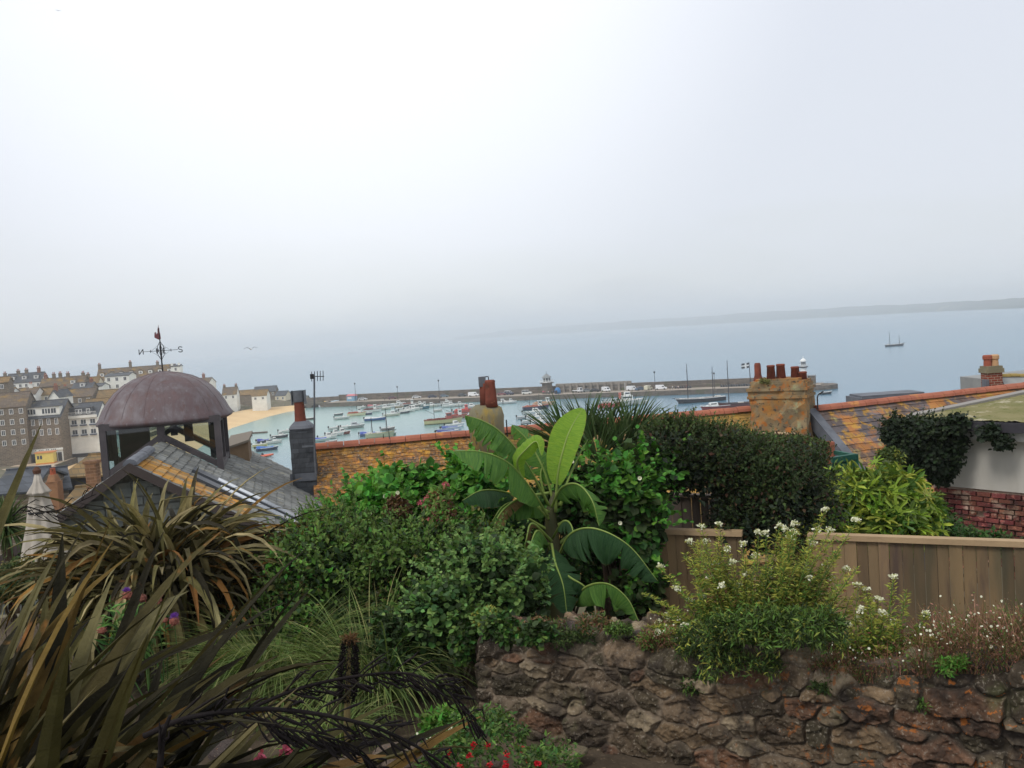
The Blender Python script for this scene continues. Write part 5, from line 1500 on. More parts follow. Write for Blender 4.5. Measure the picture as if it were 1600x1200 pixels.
# roof lights
for s0, l0, l1, lb in ((1.55, 1.0, 3.2, 'long pale rooflight nearer the gable'), (2.35, .9, 3.1, 'pale rooflight beside the lantern')):
    mb = MB().slab(rp(s0, l0, .10), rp(s0, l1, .10), rp(s0 + .46, l1, .10), rp(s0 + .46, l0, .10), .12)
    f = part('rooflight', mb, mat('rooflight_frame_%d' % int(s0 * 10), S((70, 74, 80)), None, rough=.5), rf)
    part('pane', MB().slab(rp(s0 + .05, l0 + .5, .12), rp(s0 + .05, l1 - .05, .12), rp(s0 + .41, l1 - .05, .12), rp(s0 + .41, l0 + .5, .12), .03), mat('rooflight_glass_%d' % int(s0 * 10), S((186, 192, 200)), None, rough=.15, spec=.7), f)
# lantern
LC = rp(6.1, 0); half = 1.31; yaw = math.atan2(LT.y, LT.x)
zl_t = zpix(250, 657, (LC - RDr * half).y)
def lp(u, v, z): p = LC + LT * u + RDr * v; return Vector((p.x, p.y, z))
mat('lantern_metal', S((84, 78, 80)), S((66, 62, 66)), 2.5, .55, .2, spec=.4)
MLm = MAT['lantern_metal']
ln_t = part('lantern', MB(), MLm, ch)
fm = MB(); fm.box((LC.x, LC.y, LC.z - 1.45), (2.7, 2.7, .1), yaw)
def zroof(u): return LC.z - SL * abs(u)
for u, v in ((-1, -1), (1, -1), (1, 1), (-1, 1)):
    p = lp(u * half, v * half, 0); z0 = zroof(half) - .2
    fm.box((p.x, p.y, (z0 + zl_t) / 2), (.15, .15, zl_t - z0), yaw)
for v in (-1, 1):
    p = lp(0, v * half, 0); fm.box((p.x, p.y, (LC.z - .1 + zl_t) / 2), (.17, .13, zl_t - LC.z + .1), yaw)
    for sg in (-1, 1): fm.tube([lp(0, v * half, LC.z + .12), lp(sg * half, v * half, zroof(half) + .12)], .09, 4)
    for u in (-.55,): pass
for u in (-1, 1):
    fm.tube([lp(u * half, -half, zroof(half) + .1), lp(u * half, half, zroof(half) + .1)], .09, 4)
    p = lp(u * half, .1, 0); fm.box((p.x, p.y, (zroof(half) + zl_t) / 2), (.1, .1, zl_t - zroof(half)), yaw)
for a, b in (((-1, -1), (1, -1)), ((1, -1), (1, 1)), ((1, 1), (-1, 1)), ((-1, 1), (-1, -1))):
    p, q = lp(a[0] * half, a[1] * half, zl_t - .06), lp(b[0] * half, b[1] * half, zl_t - .06); m = (p + q) / 2
    fm.box(tuple(m), ((q - p).length + .1, .16, .16), math.atan2(q.y - p.y, q.x - p.x))
bpy.data.objects.remove(ln_t)
ln_t = part('lantern', fm, MLm, ch)
def glass_mat():
    m = bpy.data.materials.new('lantern_glass'); m.use_nodes = True; t = m.node_tree; t.nodes.clear(); n = t.nodes.new
    o = n('ShaderNodeOutputMaterial'); g = n('ShaderNodeBsdfGlossy'); tr = n('ShaderNodeBsdfTransparent'); mx = n('ShaderNodeMixShader'); fr = n('ShaderNodeFresnel')
    g.inputs['Roughness'].default_value = .02; tr.inputs[0].default_value = (.62, .70, .67, 1); fr.inputs[0].default_value = 1.9
    t.links.new(fr.outputs[0], mx.inputs[0]); t.links.new(tr.outputs[0], mx.inputs[1]); t.links.new(g.outputs[0], mx.inputs[2]); t.links.new(mx.outputs[0], o.inputs[0]); return m
GL = glass_mat(); MAT['lantern_glass'] = GL
def pane(poly):
    mb = MB(); vs = [Vector(p) for p in poly]; mb.add(vs, [tuple(range(len(vs)))]); part('pane', mb, GL, ln_t)
for v in (-1, 1):
    for sg in (-1, 1):
        pane([lp(0, v * half, zl_t), lp(sg * half, v * half, zl_t), lp(sg * half, v * half, zroof(half)), lp(0, v * half, LC.z)])
for u in (-1, 1): pane([lp(u * half, -half, zl_t), lp(u * half, half, zl_t), lp(u * half, half, zroof(half)), lp(u * half, -half, zroof(half))])
# dark blinds and posts inside
mb = MB()
for u0, u1, v in ((-1.25, -.52, .55), (.30, .52, .9), (.98, 1.25, .2)):
    p = lp((u0 + u1) / 2, v, 0); z0 = zroof((u0 + u1) / 2) ; mb.box((p.x, p.y, (z0 + zl_t) / 2), (u1 - u0, .08, zl_t - z0), yaw)
part('inner_screen', mb, mat('screen', S((44, 50, 54)), S((34, 40, 44)), 3, .8), ln_t)
# dome
dprof = [(1.58, -.10), (1.66, -.06), (1.66, .0), (1.58, .12), (1.50, .30), (1.38, .50), (1.20, .72), (.98, .90), (.72, 1.04), (.44, 1.13), (.18, 1.18), (.05, 1.20)]
dm = MB(); sc_ = 1.0
c0 = (LC.x, LC.y, zl_t)
dm.lathe([(r * .97, z * .97) for r, z in dprof], c0, 64, sq=3.0, rz=yaw)
mat('dome_copper', S((100, 82, 84)), S((78, 64, 66)), 1.3, .55, .12, 5, spec=.45, metal=.1, spots=[(S((112, 104, 108)), 1.3, .44, .25), (S((92, 66, 62)), 2.1, .56, .2), (S((130, 128, 130)), 5, .64, .1)], stretch=(3.2, 3.2, .25))
dmo = part('dome', dm, MAT['dome_copper'], ch, smooth=True)
mb = MB()
for k in range(20):
    a = 2 * PI * k / 20 + .1; pts_ = []
    for r, z in dprof[3:]:
        q = (abs(math.cos(a)) ** 3.0 + abs(math.sin(a)) ** 3.0) ** (-1 / 3.0) * r * .971
        pts_.append((c0[0] + q * math.cos(a + yaw), c0[1] + q * math.sin(a + yaw), c0[2] + z * .97 + .001))
    mb.tube(pts_, .005, 4, cap=False)
part('seam', mb, MAT['dome_copper'], dmo)
# weather vane
VT = Vector(c0) + Vector((0, 0, 1.15)); zz = lambda py: zpix(251, py, LC.y)
vane = thing('weather_vane', 'tall iron weather vane with compass letters on top of the dome', 'weather vane', tuple(VT))
top = Vector((VT.x, VT.y, zz(512)))
ir = MAT['black_metal']
part('rod', MB().tube([VT - Vector((0, 0, .1)), VT + Vector((0, 0, .5)), top], [.022, .018, .012], 6), ir, vane)
zc_ = zz(548); vx = Vector((1, .15, 0)).normalized(); vy = Vector((-.15, 1, 0)).normalized()
mb = MB()
for d_ in (vx, vy):
    k = .42 if d_ is vx else .36
    mb.tube([Vector((VT.x, VT.y, zc_)) - d_ * k, Vector((VT.x, VT.y, zc_)) + d_ * k], .008, 4)
    for s in (-1, 1):
        mb.tube([Vector((VT.x, VT.y, zc_ + .24)), Vector((VT.x, VT.y, zc_ + .12)) + d_ * s * .07, Vector((VT.x, VT.y, zc_)) + d_ * s * .09, Vector((VT.x, VT.y, zc_ - .12)) + d_ * s * .07, Vector((VT.x, VT.y, zc_ - .24))], .008, 4)
        mb.tube([Vector((VT.x, VT.y, zc_ + .18)), Vector((VT.x, VT.y, zc_)) + d_ * s * .24, Vector((VT.x, VT.y, zc_ - .18))], .004, 4)
        p = Vector((VT.x, VT.y, zc_)) + d_ * s * .25; mb.box(tuple(p), (.014, .014, .07)); 
part('scrollwork', mb, ir, vane)
def letter(ch_, p, d_, h=.13):
    mb = MB(); w = h * .75
    S_ = {'N': [(-.5, -.5), (-.5, .5), (.5, -.5), (.5, .5)], 'S': [(.5, .38), (.2, .5), (-.3, .5), (-.5, .28), (-.3, .05), (.3, -.05), (.5, -.28), (.3, -.5), (-.2, -.5), (-.5, -.38)],
          'E': [(.5, .5), (-.5, .5), (-.5, 0), (.2, 0), (-.5, 0), (-.5, -.5), (.5, -.5)], 'W': [(-.5, .5), (-.25, -.5), (0, .2), (.25, -.5), (.5, .5)]}[ch_]
    S_ = [p + d_ * (x * w) + Vector((0, 0, z * h)) for x, z in S_]
    for a, b in zip(S_[:-1], S_[1:]): mb.tube([a, b], .011, 5)
    part('compass_letter', mb, ir, vane)
O_ = Vector((VT.x, VT.y, zc_))
letter('N', O_ - vx * .48, -vx); letter('S', O_ + vx * .48, vx)
letter('E', O_ + vy * .42, (vx * .35 + vy * .94)); letter('W', O_ - vy * .42, vx * .5 + vy * -.86)
mb = MB(); vs = []
pr_ = [(-.10, .0), (.0, -.06), (.06, -.04), (.05, .10), (.02, .20), (.03, .32), (-.005, .2), (-.01, .08), (-.03, .13), (-.045, .06), (-.06, .14), (-.09, .12)]
extr(mb, [(x, z) for x, z in pr_], -.006, .006)
mb.v = [(top.x + v[0] * 1.0 - .03, top.y + v[1], top.z - .24 + v[2]) for v in mb.v]
part('cockerel', mb, mat('vane_red', S((110, 66, 70)), None, rough=.7), vane)

# brown outhouse right of the lantern
q = pt(376, 712, 26); m_ = mpp(26)
oh = thing('lean_to_outhouse', 'brown rendered outhouse with a sloping top right of the cupola', 'outhouse', (q.x, q.y, 20))
mb = MB(); z1, z2 = zpix(362, 683, 26), zpix(378, 681, 26)
x0, x1 = pt(352, 700, 26).x, pt(382, 700, 26).x
mb.add([(x0, 26, 21), (x1, 26.4, 21), (x1 * 1.05, 28, 21), (x0 * 1.05, 28, 21), (x0, 26, z1 - .35), (x1, 26.4, z2 - .2), (x1 * 1.05, 28, z2 - .1), (x0 * 1.05, 28, z1 - .2)], [(0, 1, 5, 4), (1, 2, 6, 5), (2, 3, 7, 6), (3, 0, 4, 7), (4, 5, 6, 7)])
part('wall', mb, mat('outhouse_wall', S((142, 120, 96)), S((120, 100, 80)), 2, .95, .4), oh)
part('roof', MB().slab((x0 - .05, 25.9, z1 - .30), (x1 + .05, 26.3, z2 - .15), (x1 * 1.05 + .05, 28.1, z2 - .06), (x0 * 1.05 - .05, 28.1, z1 - .14), .06), mat('outhouse_roof', S((120, 112, 102)), None, rough=.9), oh)

# roofs and chimneys between the garden and the wharf
H('low ochre and grey roofed house below the wharf, left of the cupola', 96, 165, 742, 716, 74, 8, 9, 'dark_paint', 'ochre_roof_far', -.1, (0, 0), 0, (), name='house', group='near roofs beside the cupola')
H('pale grey roofed house behind the folded parasol', 44, 100, 765, 733, 66, 8, 8, ST, 'slate_far', .5, (0, 0), 0, (), group='near roofs beside the cupola')
H('ochre lichened low roof at the left edge under the palm', -10, 45, 768, 750, 60, 8, 8, ST, 'slate_far', .2, (0, 0), 0, (), group='near roofs beside the cupola')
H('yellow lichened roof in front of the dark dormer', 98, 150, 792, 764, 52, 8, 6, ST, 'ochre_roof_far', .1, (0, 0), 0, (), group='near roofs beside the cupola')
for px, y0, y1, w, cm, lb in ((88.5, 752, 800, 19, 'orange_render', 'bottle shaped orange chimney with one clay pot beside the parasol'), (150, 723, 790, 17, 'orange_brick', 'square orange brick chimney touching the left side of the cupola lantern')):
    Y = 45; m_ = mpp(Y); q = pt(px, y1, Y); z1 = zpix(px, y0, Y)
    mt = mat(cm, S((158, 118, 86)), S((134, 98, 74)), 1.6, .9, .4, 8, brick=(.4, .15, .012, S((150, 120, 96))) if cm == 'orange_brick' else None)
    t = thing('chimney_stack', lb, 'chimney', (q.x, q.y, 12), 0, 'chimneys below the cupola')
    part('stack', MB().box((q.x, q.y, (z1 + 12) / 2), (w * m_, w * m_ * .9, z1 - 12)), mt, t)
    if cm == 'orange_render':
        part('shoulder', MB().lathe([(w * m_ * .5, 0), (w * m_ * .3, .35)], (q.x, q.y, z1), 14, sq=5), mt, t)
        part('chimney_pot', MB().lathe([(4.6 * m_, .25), (3.8 * m_, .55 * 1.2)], (q.x, q.y, z1), 12), MAT['clay'], t)
    else: part('capping', MB().box((q.x, q.y, z1 + .06), (w * m_ + .16, w * m_, .14)), mt, t)

# ================================================================ THE FLAT ROOFED OUTBUILDING
W0, W1 = pt(1461, 757, 14.05), pt(1700, 779, 12.35)
fd = (W1 - W0); fd.z = 0; flen = fd.length; fd.normalize(); bd = Vector((.80, .60, 0)).normalized()
ob = thing('outbuilding', 'flat mossy roofed outbuilding, white above and red brick below, behind the fence', 'outbuilding', (W0.x, W0.y, 24))
zbr, zwt, zfa = zpix(1470, 758, 14), zpix(1470, 679, 14), zpix(1470, 654.5, 13.85)
def opt(f, b, z): p = Vector((W0.x, W0.y, 0)) + fd * f + bd * b; return Vector((p.x, p.y, z))
# brick courses built one by one along the front
mb = MB(); z = zbr - 1.9; r = 0; fyaw = math.atan2(fd.y, fd.x)
while z < zbr - .03:
    f = -.11 * (r % 2)
    while f < flen:
        w = .215 if r % 5 else .105
        a, b = max(f, 0), min(f + w, flen)
        if b - a > .05 and random.random() > .015:
            p = opt((a + b) / 2, .0, z + .034); k = random.uniform(-.008, .008)
            mb.box((p.x - bd.x * k, p.y - bd.y * k, p.z + random.uniform(-.004, .004)), (b - a - random.uniform(.014, .03), .10, random.uniform(.048, .06)), fyaw)
        f += w
    z += .075; r += 1
mat('red_bricks', S((128, 72, 64)), S((100, 58, 54)), 3, .95, .9, 20, island=.4, hueisl=.015, spots=[(S((176, 148, 130)), 3.4, .55, .08), (S((176, 112, 96)), 9, .58, .06), (S((176, 92, 50)), 1.2, .63, .06), (S((84, 56, 54)), 4, .60, .06)])
part('brick_plinth', mb, MAT['red_bricks'], ob)
mb = MB(); P = [opt(0, .02, 0), opt(flen, .02, 0), opt(flen, 4.4, 0), opt(0, 4.4, 0)]
mb.prism([(p.x, p.y) for p in P], 23, zbr - .005)
part('mortar_backing', mb, mat('mortar', S((172, 152, 134)), S((140, 122, 108)), 6, .95, .6, 30), ob)
mb = MB(); P = [opt(0, -.01, 0), opt(flen, -.01, 0), opt(flen, 4.4, 0), opt(0, 4.4, 0)]
mb.prism([(p.x, p.y) for p in P], zbr, zwt + .02)
part('wall', mb, mat('render_white', S((196, 192, 184)), S((186, 182, 174)), .9, .9, .25, 10, spots=[(S((168, 162, 150)), 1.6, .52, .3), (S((150, 142, 134)), 4.6, .66, .05)], stretch=(1, 1, .3)), ob)
mb = MB(); P = [opt(-.12, -.16, 0), opt(flen, -.16, 0), opt(flen, 4.6, 0), opt(-.12, 4.6, 0)]
mb.prism([(p.x, p.y) for p in P], zwt - .02, zwt + .12)
part('white_fascia', mb, mat('fascia_white', S((206, 204, 198)), S((170, 166, 158)), 4, .8), ob)
mb = MB(); P = [opt(-.30, -.30, 0), opt(flen, -.30, 0), opt(flen, 4.7, 0), opt(-.30, 4.7, 0)]
mb.prism([(p.x, p.y) for p in P], zwt + .121, zfa)
rf = part('roof', mb, mat('roof_felt', S((66, 64, 70)), S((54, 52, 58)), 3, .8, .3), ob)
mb = MB(); P = [opt(-.26, -.26, 0), opt(flen, -.26, 0), opt(flen, 4.6, 0), opt(-.26, 4.6, 0)]
gx, gy = 60, 60; V_ = []
for i in range(gx + 1):
    for j in range(gy + 1):
        p = opt(-.26 + (flen + .26) * i / gx, -.26 + 4.86 * j / gy, 0)
        V_.append((p.x, p.y, zfa + .006 + .02 * abs(math.sin(i * 1.7 + math.sin(j) * 2)) * abs(math.cos(j * 1.3 + i * .4)) + random.uniform(0, .012)))
F_ = [(i * (gy + 1) + j, (i + 1) * (gy + 1) + j, (i + 1) * (gy + 1) + j + 1, i * (gy + 1) + j + 1) for i in range(gx) for j in range(gy)]
part_np('moss_covering', V_, F_, mat('roof_moss', S((138, 130, 92)), S((112, 112, 68)), 2.2, .98, .8, 30, spots=[(S((176, 168, 144)), 3.5, .58, .08), (S((98, 104, 50)), 6, .58, .1)]), rf, smooth=True)
mb = MB()
for (a, b) in ((opt(-.26, 4.62, zfa + .05), opt(flen, 4.62, zfa + .05)), (opt(-.27, -.2, zfa + .03), opt(-.27, 4.6, zfa + .05))): mb.tube([a, b], .05, 6)
part('kerb', mb, mat('roof_kerb', S((156, 152, 148)), None, rough=.9), rf)

# ================================================================ FENCES
mat('fence_board', S((154, 126, 92)), S((108, 92, 70)), 1.6, .85, .8, 16, island=.34, hueisl=.006, stretch=(1, 1, .16), spots=[(S((92, 76, 66)), 2.2, .60, .1), (S((86, 84, 66)), .8, .60, .1)])
mat('fence_cap', S((176, 150, 116)), S((158, 134, 104)), 2, .85, .3, 30)
mat('fence_grey', S((122, 110, 100)), S((100, 90, 84)), 2, .9, .4, 16, island=.2, stretch=(1, 1, .2))
def fence(label, A, B, h, m, bw=.10, cap=.05, name='wooden_fence', capm='fence_cap', captop=None):
    A, B = Vector(A), Vector(B); d = (B - A); ln = d.length; dn = d.normalized(); yaw = math.atan2(d.y, d.x); nn = Vector((-dn.y, dn.x, 0)).normalized()
    t = thing(name, label, 'fence', (A.x, A.y, A.z - h))
    mb = MB(); s = 0
    while s < ln:
        w = bw * random.uniform(.9, 1.12); w = min(w, ln - s)
        if w < .02: break
        c = A + dn * (s + w / 2); o = random.choice((0, 0, .012)) + random.uniform(0, .004)
        mb.box((c.x - nn.x * o, c.y - nn.y * o, c.z - h / 2 - .02), (w - .004, .018, h - random.uniform(0, .02)), yaw + random.uniform(-.01, .01)); s += w
    part('boards', mb, MAT[m], t)
    if cap:
        c = (A + B) / 2
        part('capping_rail', MB().slab(A + Vector((0, 0, cap / 2)) - nn * .05, B + Vector((0, 0, cap / 2)) - nn * .05, B + Vector((0, 0, cap / 2)) + nn * .05, A + Vector((0, 0, cap / 2)) + nn * .05, cap), MAT[capm], t)
    mb = MB(); k = 0
    s = .3
    while s < ln:
        c = A + dn * s; part('post', MB().box((c.x + nn.x * .08, c.y + nn.y * .08, c.z - h / 2), (.08, .08, h), yaw), MAT[m], t); s += 1.8
    return t
fence('long boarded fence with a pale capping rail behind the stone wall', pt(1263, 837, 8.6), pt(1680, 852, 7.6), 1.5, 'fence_board')
fence('short boarded fence with a pale capping rail seen through the ivy arch', pt(1010, 829, 9.2), pt(1160, 833, 8.85), 1.5, 'fence_board')
fence('grey weathered fence panel standing behind the ivy arch', pt(1020, 772, 10.2), pt(1140, 776, 10.0), 1.0, 'fence_grey', cap=.03, capm='fence_grey')
fence('dark brown boarded fence right of the spiky bronze plant', pt(386, 851, 10.6), pt(520, 828, 10.6), 1.6, 'fence_board')
q = pt(395, 836, 10.2)
mb = MB().box((q.x, q.y, q.z - .7), (.07, .07, 1.4)).lathe([(.05, -.02), (.055, 0), (0, .04)], q, 8)
single('fence_post', 'single black post in front of the dark brown fence', 'post', mb, MAT['black_metal'], (q.x, q.y, q.z - 1.4))
# red brick pier and green gate beside the hedge
q = pt(1295, 700, 17); m_ = mpp(17)
single('brick_pillar', 'slim orange red brick pillar at the end of the trimmed hedge', 'pillar', MB().box((q.x, q.y, zpix(1295, 690, 17) - 1.2), (13 * m_, .2, 2.4)), MAT['ridge_clay'], (q.x, q.y, q.z - 2.2))
g0, g1, g2 = pt(1301, 706, 17), pt(1337, 713, 16.2), pt(1299, 719, 16.2)
gt = thing('green_gate_frame', 'dark green painted timber frame beside the red brick pillar', 'frame', (g1.x, g1.y, g1.z - 1.5))
GM = mat('green_paint', S((30, 92, 78)), S((24, 74, 64)), 4, .6)
part('rail', MB().tube([g0, g1], .05, 4), GM, gt); part('rail', MB().tube([g2, g1], .07, 4), GM, gt)
part('post', MB().tube([g1 + Vector((0, 0, .04)), g1 - Vector((0, 0, 1.5))], .05, 4), GM, gt); part('infill', MB().slab(g2 - Vector((0, 0, .06)), g1 - Vector((0, 0, .06)), g1 - Vector((0, 0, .2)), g2 - Vector((0, 0, .2)), .02), GM, gt)

# folded parasol
q = pt(58, 740, 13); m_ = mpp(13); zb2 = pt(60, 880, 13).z
pa = thing('folded_parasol', 'folded cream canvas parasol standing at the left', 'parasol', (q.x, q.y, zb2 - .9))
vs = []; fs = []; NN = 40
lv = [(0, 4), (14, 7), (28, 15), (30, 16.5), (32, 12), (46, 15), (80, 21), (118, 30), (132, 33)]
for dz, w in lv:
    for k in range(NN):
        a = 2 * PI * k / NN; r = w * m_ * (1 + .16 * math.cos(a * 8) * min(1, dz / 20) + .04 * math.sin(a * 3 + dz))
        vs.append((q.x + r * math.cos(a) + dz * .0, q.y + r * math.sin(a), q.z - dz * m_))
for j in range(len(lv) - 1):
    for k in range(NN): fs.append((j * NN + k, (j + 1) * NN + k, (j + 1) * NN + (k + 1) % NN, j * NN + (k + 1) % NN))
fs.append(tuple(range(NN)))
part('canopy', MB().add(vs, fs), mat('canvas', S((196, 188, 176)), S((176, 168, 158)), 3, .9, .2, transl=.15), pa, smooth=True)
part('pole', MB().tube([(q.x, q.y, q.z + .08), (q.x, q.y, zb2 - .9)], .03, 8), MAT['wood_dark'], pa)
part('finial', MB().lathe([(.05, 0), (.06, .05), (.02, .1)], (q.x, q.y, q.z), 8), MAT['wood_dark'], pa)
part('tie_cord', MB().tube([(q.x + 18.5 * m_ * math.cos(2 * PI * k / 20), q.y + 18.5 * m_ * math.sin(2 * PI * k / 20), q.z - 60 * m_) for k in range(21)], .015, 5), MAT['rubber'], pa)

# gulls
def gull(px, py, Y, span, label):
    c = pt(px, py, Y); t = thing('seagull', label, 'bird', tuple(c), 2.2)
    mb = MB().tube([(-.20, 0, 0), (-.12, 0, .01), (0, 0, .0), (.12, 0, .02), (.2, 0, .04), (.25, 0, .03), (.29, 0, .025)], [.01, .045, .065, .055, .035, .035, .006], 8)
    for s in (-1, 1):
        w = span / 2
        mb.add([(.08, s * .04, .03), (-.09, s * .04, .03), (-.04, s * w * .5, .16), (.10, s * w * .5, .17), (-.06, s * w, .04), (.0, s * w, .05),
                (.08, s * .04, .015), (-.09, s * .04, .015), (-.04, s * w * .5, .145), (.10, s * w * .5, .15), (-.06, s * w, .03), (.0, s * w, .035)],
               [(0, 1, 2, 3), (3, 2, 4, 5), (9, 8, 7, 6), (11, 10, 8, 9), (0, 3, 9, 6), (3, 5, 11, 9), (1, 7, 8, 2), (2, 8, 10, 4), (4, 10, 11, 5)], 1)
    mb.m = [0 if i < 8 * 6 + 2 else m for i, m in enumerate(mb.m)]
    mb.add([(-.2, -.02, .0), (-.2, .02, .0), (-.32, .05, .0), (-.32, -.05, .0)], [(0, 1, 2, 3), (3, 2, 1, 0)])
    part('body', mb, [MAT['white_paint'], mat('gull_wing_%d' % px, S((150, 154, 160)), None, rough=.8)], t, world=False)
gull(392, 545.5, 70, 1.15, 'white gull with grey wings gliding over the sea near the cupola')
gull(91, 17, 190, 1.2, 'tiny gull high in the pale sky at the upper corner')

# ================================================================ THE GARDEN
import bmesh
from mathutils import noise as mnoise

def vnoise(x, y, seed=0):
    r = np.random.default_rng(seed); G = r.random((256, 256))
    xi = np.floor(x).astype(int); yi = np.floor(y).astype(int); fx = x - xi; fy = y - yi
    fx = fx * fx * (3 - 2 * fx); fy = fy * fy * (3 - 2 * fy)
    g = lambda a, b: G[a % 256, b % 256]
    return (g(xi, yi) * (1 - fx) + g(xi + 1, yi) * fx) * (1 - fy) + (g(xi, yi + 1) * (1 - fx) + g(xi + 1, yi + 1) * fx) * fy
def fbm(x, y, o=4, seed=0):
    return sum(vnoise(x * 2 ** k, y * 2 ** k, seed + k) / 2 ** k for k in range(o)) / sum(1 / 2 ** k for k in range(o)) - .5

# bare soil and trodden path between the plants
xs = np.linspace(-6.5, 3.6, 260); ys = np.linspace(2.42, 9.6, 200); X, Y = np.meshgrid(xs, ys)
def soil_z(X, Y): return np.interp(Y, [2.4, 10], [26.6, 26.3]) + .045 + .05 * fbm(X * 1.3, Y * 1.3, 3, 5) + .03 * fbm(X * 7, Y * 7, 3, 9) - sink(X, Y)
Z = soil_z(X, Y); V_ = np.stack([X, Y, Z], -1).reshape(-1, 3)
i = np.arange(len(ys) - 1)[:, None] * len(xs) + np.arange(len(xs) - 1)[None]
o = part_np('garden_soil', V_, np.stack([i, i + 1, i + len(xs) + 1, i + len(xs)], -1).reshape(-1, 4), MAT['soil'], smooth=True); o['kind'] = 'structure'
def rock_mesh(nm, seed, sub=3, amp=.28, squash=(1, 1, .7)):
    bm = bmesh.new(); bmesh.ops.create_icosphere(bm, subdivisions=sub, radius=1)
    for v in bm.verts:
        p = v.co.copy(); n_ = mnoise.noise(p * 1.1 + Vector((seed * 7.3, 0, 0))) * amp * 1.5 + mnoise.noise(p * 3.1 + Vector((0, seed * 3.1, 0))) * amp * .5
        q = p * (1 + n_); m = max(abs(q.x), abs(q.y), abs(q.z)); q = q * (1 - .25) + q * (.25 * .85 / max(m, .1))
        v.co = Vector((q.x * squash[0], q.y * squash[1], q.z * squash[2]))
    me = bpy.data.meshes.new(nm); bm.to_mesh(me); bm.free(); return me
# small stones in the soil
mb_v, mb_f = [], []; me = rock_mesh('r', 1, 1); bv = np.array([v.co for v in me.vertices]); bf = np.array([p.vertices[:] for p in me.polygons]); bpy.data.meshes.remove(me)
n = 1500; gx = rng.uniform(-3.2, 1.4, n); gy = rng.uniform(2.6, 8.8, n); gs = .006 + .02 * rng.random(n) ** 3
ang = rng.random(n) * 6.28; ca, sa = np.cos(ang), np.sin(ang)
vv = bv[None] * gs[:, None, None]; vx_ = vv[..., 0] * ca[:, None] - vv[..., 1] * sa[:, None]; vy_ = vv[..., 0] * sa[:, None] + vv[..., 1] * ca[:, None]
vv = np.stack([vx_ + gx[:, None], vy_ + gy[:, None], vv[..., 2] + soil_z(gx, gy)[:, None] + .003], -1)
o = part_np('gravel', vv.reshape(-1, 3), (bf[None] + (np.arange(n) * len(bv))[:, None, None]).reshape(-1, 3), mat('pebbles', S((138, 122, 102)), S((104, 92, 80)), 2, .95, island=.4)); o['kind'] = 'stuff'

# ---------------------------------------------------------------- rubble stone wall
WA, WB = np.array([-.32, 5.75]), np.array([3.35, 3.62])
wd = (WB - WA); WLN = np.linalg.norm(wd); wd = wd / WLN; wn = np.array([wd[1], -wd[0]])     # wn towards the viewer
if wn[1] > 0: wn = -wn
ZB, WT = 26.35, .45
def wall_top(u): return 27.07 + .03 * np.sin(u * 2.1 + .5) + .16 * (fbm(u * 3.6, u * 0 + 3, 4, 21)) + .043 * u
nu, nv = 760, 300
U, T = np.meshgrid(np.linspace(0, WLN, nu), np.linspace(0, 1, nv))
HT = wall_top(U) - ZB; TOT = HT + WT; S_ = T * TOT                               # arc length up the face then over the top
wu = U + .10 * fbm(U * 3, S_ * 3, 3, 31); ws = S_ + .09 * fbm(U * 3 + 40, S_ * 3, 3, 37)
seeds = []
rr = np.random.default_rng(12); s_ = -.1
while s_ < 1.75:
    h = rr.choice([.07, .10, .14, .19], p=[.3, .35, .25, .1]); u_ = -.2
    while u_ < WLN + .2:
        w = rr.uniform(.12, .40) * (h / .15) ** .5; seeds.append((u_ + w / 2, s_ + h / 2 + rr.uniform(-.05, .05), w, h)); u_ += w
    s_ += h * .92
sd = np.array(seeds)
best = np.full(U.shape, 9.0); sec = np.full(U.shape, 9.0); idx = np.zeros(U.shape, int)
for k in range(len(sd)):
    du = (wu - sd[k, 0]) / (sd[k, 2] * .5); ds = (ws - sd[k, 1]) / (sd[k, 3] * .5)
    near = (np.abs(du) < 4) & (np.abs(ds) < 4)
    d_ = np.where(near, (np.abs(du) ** 2.5 + np.abs(ds) ** 2.5) ** (1 / 2.5), 9.0)
    c_ = d_ < best
    sec = np.where(c_, best, np.minimum(sec, d_)); idx = np.where(c_, k, idx); best = np.where(c_, d_, best)
best = best + .12 * fbm(U * 16, S_ * 16, 3, 61)
edge = np.clip((sec - best) / .30 - .10, 0, 1); edge = edge * edge * (3 - 2 * edge)
so = rr.uniform(-.035, .03, len(sd)); ti = rr.uniform(-.16, .16, (len(sd), 2))
def facet(u, s, sc_, seed):
    r = np.random.default_rng(seed); G = r.random((5, 128, 128)); x, y = u * sc_, s * sc_; xi, yi = np.floor(x).astype(int), np.floor(y).astype(int)
    bd_ = np.full(u.shape, 9.0); out = np.zeros(u.shape)
    for dx in (-1, 0, 1):
        for dy in (-1, 0, 1):
            a, b = (xi + dx) % 128, (yi + dy) % 128; ex, ey = x - (xi + dx + G[0, a, b]), y - (yi + dy + G[1, a, b]); d = ex * ex + ey * ey
            out = np.where(d < bd_, (G[2, a, b] - .5) * ex * 1.6 + (G[3, a, b] - .5) * ey * 1.6 + (G[4, a, b] - .5) * .5, out); bd_ = np.minimum(d, bd_)
    return out
RLF = .5 + .5 * np.clip((U - 1.2) / 1.2, 0, 1)
disp = RLF * edge * (.045 + so[idx]) + edge * (ti[idx, 0] * (wu - sd[idx, 0]) + ti[idx, 1] * (ws - sd[idx, 1])) + .05 * fbm(U * 10, S_ * 10, 4, 51) * (.5 + edge) + .022 * fbm(U * 34, S_ * 34, 3, 57) + edge * (.022 * facet(U, S_ * 1.3, 9, 5) + .010 * facet(U, S_ * 1.2, 24, 6)) - .02 * np.clip(.25 - np.abs(fbm(U * 12 + 9, S_ * 15, 2, 71)) * 3, 0, 1) * edge
